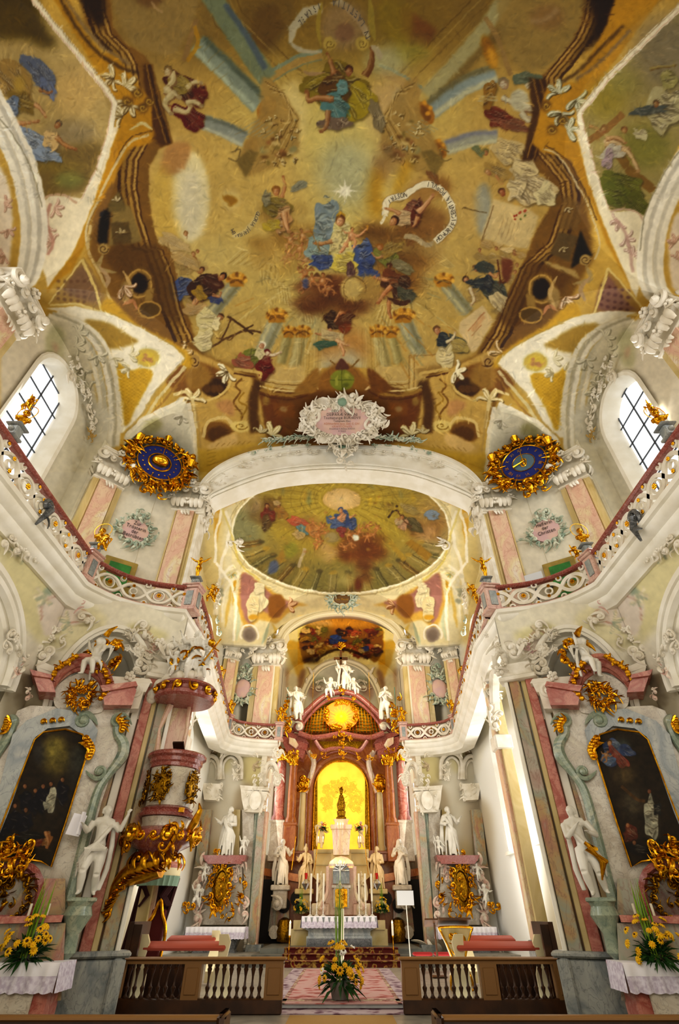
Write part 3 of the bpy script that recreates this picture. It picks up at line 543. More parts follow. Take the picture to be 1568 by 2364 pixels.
# saints standing on the left cornice
drape(420, 665, 32, 24, -.3, '3f58a0', 91, 8); drape(470, 665, 34, 26, -.2, '4c2e1c', 92, 7); drape(490, 650, 24, 20, .4, '5a3420', 93, 5); drape(462, 680, 18, 16, .6, 'a5852c', 94, 5); drape(495, 690, 18, 9, .2, '3c4a88', 95, 3); head(514, 640, 10, 'b07c4c', '3c2614', .8); head(466, 625, 8, 'b58552', '5a3a1c', .5); limb('455,690 445,708 438,720', 12, 'c09262'); limb('490,680 505,685 510,675', 7, 'b98858')
drape(430, 600, 36, 16, .5, 'b59a64', 96, 7, lo=.25); drape(405, 560, 40, 14, .4, 'bda572', 97, 6, lo=.25); drape(450, 715, 28, 16, .1, 'b89a66', 98, 5, lo=.3); head(447, 588, 6, 'c29a68', '9a7440'); head(430, 540, 6, 'c29a68', '9a7440')
drape(478, 745, 24, 30, .2, 'cdc08c', 99, 7, hi=.5, lo=.3); drape(470, 785, 22, 24, -.1, 'd2c594', 100, 7, hi=.5, lo=.3); head(509, 733, 9, 'bf8f62', '5a3e20', .7); drape(500, 745, 10, 14, .2, 'dccfa0', 101, 3)
L('490,800 560,765 605,768', 5, '6a4c28'); L('525,730 585,772', 5, '5c4020', sm=False); L('510,790 535,735', 4, '6a4c28', sm=False); L('560,765 585,750', 4, '5c4020', sm=False); L('500,780 530,785 545,770', 3, '7a5a30')
drape(580, 825, 34, 18, -.1, '7f8238', 102, 7); drape(610, 845, 20, 32, .3, '74241c', 103, 6); drape(560, 835, 22, 18, .3, 'a5684c', 104, 5); head(605, 800, 10, 'c09672', 'd9cfb4', .4); limb('615,815 630,820 650,812', 10, 'd6c4a4'); drape(600, 815, 12, 12, .2, 'cbbf92', 105, 3)
# monks with the building plan on the right
drape(1140, 670, 40, 24, .7, '4e5248', 111, 7); drape(1158, 700, 36, 16, .9, 'cbb98c', 112, 6); drape(1125, 655, 16, 20, .4, '3c4148', 113, 5); head(1078, 648, 9, 'c08c60', '5a4228', -.6); drape(1100, 655, 20, 12, .2, '3f4548', 114, 4); head(1100, 620, 9, 'bf8a5e', '8a6a44', -.6); drape(1125, 620, 24, 14, .3, '50544c', 115, 5); limb('1085,665 1095,690 1088,705', 9, 'c9b890'); L('1150,600 1158,650 1170,650', 4, '6a3c1c'); P('1160,600 1185,605 1175,650 1162,640', '7c4a30', 2); limb('1130,630 1145,640 1150,632', 7, 'b98858')
P('1115,705 1062,745 1060,762 1090,815 1100,812 1138,745 1136,735', 'd0b98a', 1, sm=False); L('1080,765 1120,722', 2.4, 'b07c50', .8, sm=False); L('1090,775 1112,750', 2, 'b07c50', .8, sm=False); P('1085,760 1118,728 1122,735 1092,768', 'c9a070', 1, .8, sm=False)
drape(1045, 790, 36, 17, .5, '4c544c', 116, 6); drape(1030, 825, 22, 32, -.1, 'd0c08e', 117, 7, hi=.5, lo=.3); drape(1062, 800, 20, 16, .6, 'b09c5c', 118, 4); head(1011, 763, 10, 'bf9068', '7a5a38', -.3); drape(1022, 785, 16, 14, .2, '3a4248', 119, 4); limb('1030,790 1045,782 1052,768', 8, 'd6c79c')
P('1140,460 1215,480 1245,500 1220,575 1180,570 1110,550', 'cdb886', 2, .9, sm=False); L('1140,475 1112,558', 2, '80643a', sm=False)
for k in range(5): L([(1165+k*9, 500+k*3), (1150+k*9, 545+k*3)], 1.6, 'a58c62', .6)
for k in range(9): R = random.Random(k+50); E(1200+R.uniform(-14, 14), 498+R.uniform(-12, 10), 3, 3, R.choice(('a03a24', '6a7a34', 'b05a3a')), .6)
# big pale group of figures right
drape(1175, 350, 38, 26, .4, 'c0ab78', 121, 8); drape(1228, 430, 55, 38, .5, 'c4b184', 122, 11, hi=.4); drape(1195, 430, 24, 34, .3, 'cbb98c', 123, 7, hi=.4); drape(1260, 450, 26, 24, .8, 'd0c294', 124, 6); drape(1150, 395, 34, 16, .5, 'ab8e4e', 125, 6); head(1123, 352, 8, 'b58a58', '7c7444'); head(1128, 398, 10, 'bd9464', 'a08850', -.6); head(1160, 445, 10, 'a86c44', '6a4a2c', -.5); drape(1210, 385, 34, 20, .3, 'cbb98a', 126, 6); L('1145,405 1160,425 1155,415', 6, 'b98858'); drape(1105, 350, 18, 8, .7, '7a8058', 127, 3)
# putti on the cornices
def bigputto(pts_list, skin, col, cl):
    for a in cl: drape(*a)
    for a, w_ in pts_list: limb(a, w_, skin)
bigputto((('395,165 400,185 385,205', 20), ('380,205 400,215 415,225', 20), ('400,215 380,240 395,262', 18), ('430,240 450,235 465,245', 16), ('430,205 450,190 465,192', 14), ('400,250 430,260 440,245', 15)), 'b5a678', '', ((420, 200, 45, 30, .9, '5c2f16', 131, 6), (440, 270, 40, 22, .6, '6a1c10', 132, 7), (415, 195, 28, 18, .5, '94803c', 133, 5), (462, 220, 18, 24, .3, '6a2a14', 134, 4)))
head(388, 165, 12, 'b5a67c', '7a6438')
bigputto((('1200,215 1210,245 1225,255', 20), ('1160,225 1180,235 1195,225', 14), ('1200,250 1225,250 1255,262', 20), ('1205,260 1220,280 1222,270', 15), ('1215,200 1230,195 1240,205', 12)), 'b5ad8e', '', ((1155, 275, 40, 22, .3, '7a3c24', 141, 7), (1190, 290, 34, 14, .2, '84583c', 142, 5), (1215, 182, 32, 14, -.1, '6c745c', 143, 5), (1130, 215, 14, 34, .2, '94702c', 144, 4)))
E(1200, 232, 22, 26, 'b9b294', 2); head(1165, 195, 14, 'b5a788', '8c7c5c', -.3)
for k in range(3): L([(1150, 226+k*4), (1105, 222+k*6)], 2, 'b0a47c', sm=False)
# cornice mouldings of the painted frame, left and right
CL = '236,-60 245,30 262,80 300,118 318,150 326,200 344,260 368,310 345,330 322,370 318,430 330,500 352,572 378,576 402,640 420,720 450,790'
for o, c, w_ in ((-58, '4a3010', 8), (-46, '9c7c3c', 6), (-37, '5c3f18', 5), (-28, 'b08e4a', 7), (-18, '6a4a1c', 5), (-10, 'c2a05a', 5), (-3, '5a3a14', 4)): L([(x+o*.75, y) for x, y in PT(CL)], w_, c, .9, b=.6, sm=False)
CR = '1365,-60 1352,40 1330,90 1290,140 1258,180 1252,260 1230,340 1250,365 1295,420 1300,470 1268,560 1210,612 1170,700 1142,770 1112,815'
for o, c, w_ in ((50, '4a3010', 8), (40, '94743a', 6), (31, '583c16', 5), (23, 'b08c48', 7), (14, '64441a', 5), (7, 'c09c58', 5), (0, '5a3a14', 4)): L([(x+o*.75, y) for x, y in PT(CR)], w_, c, .9, b=.6, sm=False)
P('330,150 352,150 400,330 372,340 355,320 340,250', '5c3d14', 2, .9, sm=False); lines('338,150 356,240 385,330', (0, 7, 14), ('a07c3a', '3e280c', '8f6c30'), 3)
P('1222,180 1262,182 1275,270 1240,372 1205,372 1228,270', '533615', 2, .9, sm=False); lines('1232,182 1250,265 1218,365', (0, 8, 16), ('a5803e', '3e280c', '8f6c30'), 3)
P('232,-60 160,-60 210,40 240,60', '3e2a10', 6); P('1360,-60 1568,-60 1440,60 1360,110 1330,130 1370,60', '382510', 10)
# panels and brown coffers beside
for s_ in ('262,480 300,475 330,560 250,570',): P(s_, '96804c', 2, sm=False)
P('232,490 258,478 246,570 225,560', '27201a', 2, sm=False); P('255,515 298,512 304,560 262,566', '6d5a34', 1.5, sm=False); acan(280, 540, 15, -1.5, 'a08d5c', seed=3, n=5); P('255,465 275,440 290,480 290,490 250,490', '7d6c40', 2, sm=False); acan(270, 465, 14, -1.5, 'a8966a', seed=4, n=5)
P('268,560 365,565 395,640 420,760 350,700 300,660 240,600', '6a4c1e', 5, .8, sm=False)
P('1340,530 1368,590 1318,620', '27211c', 2, sm=False); P('1290,535 1335,545 1315,605 1270,585', '6e5a36', 2, sm=False); acan(1300, 570, 15, 1.5, 'a08d5c', seed=5, n=5); P('1300,450 1345,470 1335,530 1290,530', '84683a', 3, .8, sm=False); acan(1312, 480, 14, 1.5, 'a8966a', seed=6, n=5)
P('1220,600 1330,630 1290,680 1250,740 1180,760 1150,740 1180,680', '6a4a1e', 5, .7, sm=False); P('1255,600 1330,625 1340,645 1262,612', 'b59a60', 2, sm=False)
for (x, y, s_) in ((322, 655, 1), (1250, 668, 1.05)):   # scrolled brackets with dark hollows
    sg = 1 if x < 788 else -1; E(x, y, 30*s_, 34*s_, '9c7c3e', 3); L([(x+28*math.cos(t), y+32*math.sin(t)) for t in np.linspace(0, 6.3, 26)], 4, 'c4a05a', .9); E(x, y, 20*s_, 24*s_, '2e2010', 2); P([(x+15*sg, y+15), (x+35*sg, y+10), (x+30*sg, y+50), (x+12*sg, y+45)], 'a08246', 1.5, sm=False); E(x+sg*24, y+60, 26, 18, '6c5426', 3); L([(x+sg*24+26*math.cos(t), y+60+18*math.sin(t)) for t in np.linspace(0, 6.3, 26)], 4, 'bf9a52', .9); E(x-sg*30, y+20, 14, 26, 'a58a56', 2); L([(x-sg*38, y-30), (x-sg*20, y+10), (x-sg*36, y+50)], 9, 'c9ab72', .9, taper=True); L([(x-sg*5, y+60), (x-sg*16, y+40), (x-sg*40, y+50)], 9, 'c08a60', .9, taper=True)
for (x, y, sg) in ((240, 575, 1), (1352, 600, -1)):
    E(x, y, 13, 13, 'b5995c', 1.5); L([(x+11*math.cos(t)*(1-t/10), y+11*math.sin(t)*(1-t/10)) for t in np.linspace(0, 8, 24)], 2.4, '5c401a'); L([(x, y+10), (x-sg*12, y+45), (x+sg*30, y+55)], 12, 'ab9664', .95, taper=True); L([(x-sg*10, y+40), (x+sg*10, y+70), (x-sg*2, y+100)], 11, 'b59a74', .95, taper=True); acan(x+sg*45, y+85, 34, 1.2, 'b5906a', seed=8, n=5)
# bottom corners: volutes, hollows and vines
def bottom():
    for sg, dx in ((1, 0), (-1, 1576)):
        T = lambda s: [((dx-a) if sg < 0 else a, b_) for a, b_ in PT(s)]
        P(T('395,860 430,800 470,820 545,855 580,870 600,905 615,1010 640,1020 480,1060 455,1000 440,930'), 'c9a85e', 2, sm=False)
        P(T('385,870 440,835 500,850 530,890 500,920 465,900 440,920 400,900'), '8a602a', 3); E(*T('497,895')[0], 30, 22, '4e3412', 2); P(T('430,850 470,840 490,880 440,900'), 'a5803f', 4)
        for k in range(3): E(*T('%d,898' % (480+k*14))[0], 9, 9, '6d4c20', 1.5)
        L(T('455,915 480,925 520,905 533,880'), 6, 'd9be78'); E(*T('502,998')[0], 34, 26, '8c6428', 2); E(*T('506,1004')[0], 26, 20, '6a4818', 2); L(T('470,1010 480,975 520,965 540,985'), 7, 'e0c684', .95); P(T('480,1030 540,1000 545,1025 500,1045'), 'd9b878', 2)
        L(T('548,985 560,960 540,930 555,905 545,890 560,875'), 5, '8a6428', 1); L(T('556,965 570,940 552,925 565,905'), 4, 'a8842f'); E(*T('556,985')[0], 24, 14, 'e0c87c', 1.5); L([(T('556,985')[0][0]+16*math.cos(t)*(1-t/9), 985+9*math.sin(t)*(1-t/9)) for t in np.linspace(0, 8, 22)], 2.4, '94701f'); P(T('500,930 535,925 540,960 510,950'), 'c09060', 3, .8)
        L(T('600,880 585,930 590,1000'), 24, '5a3a16', .9, b=3); P(T('600,905 640,910 660,1000 620,1005'), '7c4c20', 3, .95, sm=False); E(*T('615,925')[0], 8, 12, '9c7c40', 2); P(T('632,930 678,930 682,965 636,962'), '8c5a22', 2, .9, sm=False); E(*T('655,945')[0], 9, 7, 'a8885a', 2)
        L(T('540,852 600,862 602,874'), 7, 'cdb06a'); L(T('540,862 592,872'), 4, '6a4416'); acan(*T('525,858')[0], 30, 2.6 if sg > 0 else .5, 'e6dbb4', seed=12, n=7); L(T('600,900 640,912 690,910 735,885'), 7, 'a5803e'); L(T('600,892 645,902 690,900 735,874'), 4, 'dcc488'); L(T('600,910 645,922 690,920 735,896'), 4, '6a4216')
        acan(*T('625,1005')[0], 34, -1.2 if sg > 0 else -1.9, 'd9c88e', seed=13, n=6); acan(*T('600,1000')[0], 20, -1.2, 'b0a070', seed=14, n=5)
        E(*T('448,835')[0], 15, 17, 'b5955a', 1.5); L([(T('448,835')[0][0]+12*math.cos(t)*(1-t/10), 835+13*math.sin(t)*(1-t/10)) for t in np.linspace(0, 8, 24)], 3, '60411a'); acan(*T('415,815')[0], 34, .4 if sg > 0 else 2.7, 'c2a066', seed=15, n=6)
        acan(*T('445,925')[0], 34, -1.5, 'dcc78c', seed=16, n=6); L(T('400,912 430,905 445,925 455,990'), 7, 'dcc890')
    P('735,870 790,835 845,870 850,900 790,905 730,900', '9a6e30', 4); E(790, 878, 28, 24, '8f9334', 1.5); L('762,878 818,878', 1.6, '6a6e20'); L('790,855 790,900', 1.6, '6a6e20'); P('775,852 790,828 806,852', '6a4434', 1); P('775,875 781,866 781,890 775,890', 'a8a84c', 0, sm=False); E(802, 868, 6, 6, 'a8a84c', 1); E(800, 889, 7, 5, '74782a', 1)
    L('760,832 775,842', 4, '8a6a30'); L('830,830 815,845 808,850', 4, '8a6a30'); L('735,900 720,870 745,850', 10, 'd9bd8a', taper=True); L('842,900 870,880 850,850', 10, 'd9bd8a', taper=True); P('850,850 880,870 905,900 860,905', '80541f', 2); P('735,850 700,880 680,905 730,905', 'a07838', 2)
bottom()
# ochre bands and white ribs of the side fields
P('90,-60 130,-60 200,80 240,125 265,120 300,170 352,235 350,330 300,340 262,420 225,470 205,520 200,560 170,620 120,660 110,680 110,640 150,590 190,480 262,280 268,240', 'bd8f22', 2, sm=False)
P('240,320 300,325 355,300 345,330 300,345 262,400 240,450 200,520 192,490 225,400', 'c4921c', 4)
L('115,-50 175,60 225,120 285,160 320,168', 8, '4e3a22', .8, b=2); L('128,-40 190,55 240,110 300,150', 7, '8f7a5c', .9, b=2)
L('352,303 300,320 270,370 235,450 205,520 200,560', 3, '5c4420', .8); L('345,312 300,330 262,390 228,460 200,530 205,580', 6, 'cdbb90', .9); L('210,520 205,580 235,640 260,700 320,760', 6, 'c9b27c', .9)
for q in ((290, 200), (285, 265), (262, 180), (300, 240)): acan(q[0], q[1], 34, q[0]*.3, 'bfae7c', seed=int(q[0]), n=7)
for q in ((295, 235), (330, 250), (345, 235), (318, 215)): E(*q, 13, 12, '6e5020', 3, .9); L([(q[0]+9*math.cos(t)*(1-t/9), q[1]+9*math.sin(t)*(1-t/9)) for t in np.linspace(0, 7, 18)], 3, 'b5943f')
L('300,300 330,285 352,300', 9, 'd0c08a', taper=True)
P('1568,-60 1440,-60 1400,60 1330,190 1262,200 1230,330 1250,350 1320,370 1370,480 1400,560 1450,650 1470,690 1480,660 1420,580 1380,480 1335,330 1325,270', 'bd8f26', 2, sm=False)
L('1440,60 1380,120 1330,170 1290,195', 8, '564022', .8, b=2); L('1455,70 1390,140 1330,185', 7, '857058', .9, b=2); L('1255,345 1290,360 1330,420 1360,480 1385,560 1372,600', 4, 'cdbb90', .9); L('1262,338 1310,370 1350,440 1378,510', 3, '6a4c20')
for q in ((1290, 215), (1295, 260), (1330, 230), (1310, 300)): acan(q[0], q[1], 34, q[0]*.7, 'a8a888', '4a3c1c', seed=int(q[0]), n=7)
for q in ((1262, 245), (1275, 300), (1300, 278)): E(*q, 12, 12, '6e5020', 3, .9); L([(q[0]+9*math.cos(t)*(1-t/9), q[1]+9*math.sin(t)*(1-t/9)) for t in np.linspace(0, 7, 18)], 3, 'b5943f')
# left side field
LF = '-60,-60 58,-60 75,0 150,95 240,200 262,240 250,300 225,390 185,465 120,440 85,470 80,380 30,260 -60,60'
P(LF, 'b59e66', 1, sm=False); P('-60,-60 60,-60 100,50 130,105 90,105 60,90 -60,60', '5f4e18', 10); E(20, 50, 50, 40, '6e5a1c', 12, .8)
E(180, 210, 60, 60, 'c2a468', 20, .7); 
for k in range(8): L([(160, 300), (235+k*3, 205+k*16)], 3, 'd6c089', .35, b=2)
E(165, 310, 60, 30, '8a7c62', 14, .6); P('70,370 230,330 215,400 190,440 130,450 85,470', '7f6a38', 8, .9); E(160, 415, 35, 20, '8a8a4c', 8, .8); E(140, 385, 60, 12, '94803a', 8, .6)
drape(90, 165, 45, 22, .8, '64708c', 151, 7); drape(112, 205, 26, 14, 1.1, '6a7ba6', 152, 5); drape(35, 190, 50, 30, .9, 'a5884c', 153, 8); drape(50, 235, 34, 22, .5, '8c7434', 154, 6); drape(80, 330, 55, 28, .5, '7f96b4', 155, 9, hi=.4); drape(110, 355, 34, 18, .3, '8aa0ba', 156, 6); drape(20, 255, 22, 34, .3, '6a7e9c', 157, 5)
drape(118, 322, 18, 24, .3, 'cdb07a', 158, 5); limb('130,315 150,335 175,345', 11, 'a87844'); head(135, 288, 10, 'a87c4c', '6a5a44', .6); limb('40,285 65,283 90,280', 11, 'b98a58'); limb('90,205 110,215 120,212', 8, '9c7040'); E(45, 195, 14, 20, 'b89a44', 4, .8); limb('80,240 100,260 105,270', 9, 'c09464')
def rib(s, w_, sh=1, mir=None): L(s, w_, 'e6dcc0', 1, sm=False); L([(x-w_*.42*sh, y) for x, y in PT(s)], 2.4, 'c9a58a', .8, sm=False); L([(x+w_*.45*sh, y) for x, y in PT(s)], 2.2, 'a08c64', .8, sm=False)
rib('52,-60 78,0 155,95 240,200 266,238 256,300 230,390 190,470', 15)
P('190,462 235,392 262,295 275,290 240,400 205,500 165,590 110,665 105,640 88,590 85,500 100,465 120,450 165,455', 'e3d6b6', 1, sm=False); L('88,500 92,468 120,450 150,452 178,470', 5, 'c9a98a', .9); 
for k, q in enumerate(((125, 480), (110, 520), (120, 560))): acan(q[0], q[1], 26, k*1.7+.4, 'c9a08a', 'a08468', seed=k+60, n=6)
L('118,470 108,510 122,560 110,590', 8, 'c2957f', .9, b=1)
# right side field
P('1640,-60 1568,20 1500,90 1400,180 1345,260 1350,300 1365,350 1400,480 1425,490 1460,485 1490,500 1500,520 1540,390 1640,200', 'a3945c', 1, sm=False); E(1540, 120, 80, 90, '8a7f68', 25, .8); E(1400, 230, 45, 45, '9a8a34', 16, .8); E(1440, 190, 40, 30, '948c4c', 14, .7); E(1490, 340, 60, 50, '84803a', 16, .8)
drape(1535, 250, 38, 50, .2, 'b0a67c', 161, 9); drape(1500, 255, 40, 12, -.1, '5c6058', 162, 4); head(1515, 240, 9, '9c7c4c', '6a5434'); drape(1545, 180, 20, 26, .1, '9c945c', 163, 5); drape(1480, 310, 22, 12, .2, 'bdb48c', 164, 4); limb('1500,160 1530,155 1560,150', 8, '8c7c44')
L('1352,330 1400,300 1440,262', 16, '94703c', .95, sm=False); L('1420,340 1455,395 1510,440', 22, '8a6a30', .95, sm=False); limb('1395,330 1420,330 1450,345', 20, 'b59a6c'); limb('1430,345 1450,350 1475,395', 14, 'b89c6e'); limb('1400,320 1425,318 1445,330', 10, 'b08c5c'); head(1395, 300, 10, 'a88652', '8a6c3c'); head(1442, 302, 9, 'a88652', '84643a'); drape(1415, 352, 26, 18, -.3, 'b5ad98', 165, 5); drape(1405, 370, 12, 24, .2, 'a08c8c', 166, 4); limb('1360,290 1375,295 1390,310', 8, 'a8824c')
drape(1440, 430, 55, 26, .3, '78782c', 167, 9, hi=.15); drape(1420, 450, 30, 32, .2, '6f7228', 168, 6, hi=.15); drape(1470, 470, 30, 24, .6, '6a6a28', 169, 5, hi=.15)
rib('1610,-60 1568,20 1500,85 1400,185 1338,262 1345,300 1370,395 1400,485', 15, -1)
P('1395,480 1425,490 1465,485 1495,505 1495,560 1485,620 1470,690 1430,600 1395,520 1360,420 1330,300 1345,300', 'e0d4b4', 1, sm=False); L('1410,490 1440,483 1475,492 1490,520', 5, 'c0a48c', .9)
for k, q in enumerate(((1430, 510), (1445, 550), (1460, 590))): acan(q[0], q[1], 25, -k*1.7+2.4, 'bb9c8c', '98806a', seed=k+70, n=6)
L('1422,505 1445,540 1455,580 1462,630', 8, 'bb9a8a', .8, b=1)
# outer transverse arches
for o, c in ((0, 'e9e1cc'), (14, 'c9c2b0'), (24, 'ece5d2'), (38, 'd2cbb8'), (48, 'ebe4d0')):
    L([(x-o+18, y+o*.2) for x, y in PT('-40,180 20,290 60,380 82,480 84,560 66,640 30,680')], 15, c, 1, b=1); L([(x+o-14, y) for x, y in PT('1600,330 1550,410 1510,500 1492,590 1498,660 1530,700')], 15, c, 1, b=1)
L('-30,240 35,320 76,400 98,480', 3, '8c8468', .7); L('1590,320 1535,400 1492,490 1478,580', 3, '8c8468', .7)
P('-60,330 10,400 28,480 28,560 10,640 -60,660', 'e9dcc6', 3); P('1640,480 1568,490 1545,560 1550,640 1568,680 1640,700', 'e9dcc6', 3)
for k, q in enumerate(((10, 470), (18, 530), (12, 590), (1560, 560), (1565, 600))): acan(q[0], q[1], 22, k*1.3, 'c9a08c', 'a88c74', seed=k+80, n=6)
# small pictures near the wall capitals, with dotted reserves
P('112,700 170,625 195,595 225,640 248,668 236,715 180,700', 'a8894a', 2, sm=False); P('150,665 190,612 220,650 235,700 180,690', '8a6c52', 5, .9)
L('112,702 190,600', 4, 'd6bf7c', sm=False); L('190,600 218,660 236,716', 7, 'd9c27c', sm=False); L('115,705 175,703 238,720', 5, 'd6bf7c')
P('1365,735 1385,660 1405,622 1440,660 1490,722 1420,725', 'a88548', 2, sm=False); P('1380,715 1395,655 1408,640 1450,700 1470,715', '8f6a5a', 3, .95)
for a in range(4):
    for b_ in range(5): E(1392+b_*15-a*1, 660+a*15+b_*3, 4.5, 4, '6a4440', 1, .8); E(135+b_*15, 690-a*12+b_*2 if a < 3 else 650, 4.5, 4, '705038', 1, .6)
L('1405,620 1372,730', 6, 'd9c27c', sm=False); L('1405,620 1440,660 1495,722', 4, 'd6bf7c', sm=False); L('1365,738 1430,728 1490,727', 5, 'd6bf7c')
P('236,716 255,690 320,750 400,790 445,830 430,850 380,800 300,750', 'c9a030', 3); P('1340,735 1320,700 1260,750 1180,800 1140,835 1150,850 1200,805 1280,760', 'c9a030', 3)
# window lunette webs
WHT = 'e4dac0'
for sg in (1, -1):
    T = (lambda s: PT(s)) if sg > 0 else (lambda s: [(1578-a, b_+10) for a, b_ in PT(s)])
    P(T('105,712 175,708 250,722 330,758 400,798 428,828 360,900 325,960 285,1000 270,1000 272,900 255,800 215,750 150,725'), WHT, 1, sm=False)
    P(T('195,738 250,745 300,775 320,788 290,800 265,805 245,800 228,770'), 'a8893a', 3); P(T('270,840 300,855 340,850 352,870 320,930 290,985 282,920'), 'c9a230', 2)
    for k in range(16):
        for j in range(5): x, y = 284+j*13-k*.3, 862+k*8; L(T('%f,%f %f,%f' % (x-4, y-3, x+4, y+3)), 1.2, 'a07a1c', .55 if x < 350-(y-862)*.5 and x > 272 else 0); L(T('%f,%f %f,%f' % (x+4, y-3, x-4, y+3)), 1.2, 'e0bc54', .5 if x < 350-(y-862)*.5 and x > 272 else 0)
    E(*T('341,826')[0], 31, 25, 'd9d0a8', 1); E(*T('341,826')[0], 27, 21, 'c9b05a', 1); E(*T('341,826')[0], 19, 15, 'd2b84e', 2)
    for k in range(6): R = random.Random(k); E(T('341,826')[0][0]+R.uniform(-10, 10), T('341,826')[0][1]+R.uniform(-8, 8), 5, 4, 'b98c5c', 1)
    for k, q in enumerate(((300, 820), (262, 825), (300, 850))): acan(*T('%d,%d' % q)[0], 24, k*1.5, 'cbbf98', 'a0926c', seed=k+90, n=5)
    L(T('255,722 330,758 400,798 430,826'), 3, 'b59a54', .8); L(T('430,828 362,902 326,962 288,1004'), 4, 'b5a06a', .6, sm=False); L(T('428,846 365,920 335,965'), 7, 'd9cca0', .8, sm=False); L(T('432,858 380,925 338,968'), 5, 'a5803f', .8, sm=False)
    # mouldings round the window bay
    for o, c in ((0, 'ded5bd'), (10, 'bdb49a'), (18, 'e9e1cc'), (30, 'c9c1a8'), (40, 'e4dcc6')): L([(x-o, y+o*.4) for x, y in T('130,722 200,752 245,800 268,880 275,960 270,1030')] if sg > 0 else [(x+o, y+o*.4) for x, y in T('130,722 200,752 245,800 268,880 275,960 270,1030')], 11, c, 1, b=1)
    P(T('100,745 160,745 200,790 215,860 225,960 205,1030 175,930 160,870 120,860 95,820'), 'dbd2b8', 4); P(T('105,780 125,750 150,770 140,830 110,835 90,810'), 'b5b08a', 5, .8); P(T('120,790 135,800 130,820'), 'bf9c84', 4, .7)
    for k, q in enumerate(((175, 800), (190, 850), (205, 900), (180, 770), (225, 820), (195, 880))): acan(*T('%d,%d' % q)[0], 26, k*1.9, 'd0c9b0', '938c72', seed=k+100, n=6)
    P(T('205,1010 222,960 240,1000 235,1040 215,1050'), 'b08a3c', 3, .9)
    # corner lunette over the clock, and its frame
    P(T('285,1010 330,965 420,922 437,935 450,1010 455,1110 300,1110'), 'd6cdb2', 1, sm=False); P(T('330,990 360,965 375,985 345,1010'), 'a8a068', 5, .8); P(T('300,1040 350,1000 440,1010 450,1100 300,1100'), 'b9b096', 12, .7)
    L(T('290,1008 335,965 425,922'), 9, WHT, sm=False); L(T('436,930 450,1000 456,1110'), 9, WHT, sm=False); acan(*T('420,960')[0], 22, 2.2, 'c9bfa8', '8f866c', seed=120, n=5)
    L(T('452,940 462,1010 468,1080'), 5, 'b89a5a', .8); P(T('455,1000 470,1040 620,1020 560,1040 500,1070 465,1110'), 'cba842', 4, .95)
    for k in range(7): L(T('%d,%d %d,%d' % (500+k*12, 1032-k, 508+k*12, 1024-k)), 1.2, '8a6a20', .7)
# inscription ghosts on the left ochre field
for k in range(5): L([(478, 1042+k*8), (500, 1036+k*8)], 1.2, '8a6a20', .5)
CAN[:1090] += (.018*fbm(1090, CW, 6, 77, 2))[:, :, None]
CAN[:1090] *= (1+.05*fbm(1090, CW, 40, 78, 3))[:, :, None]
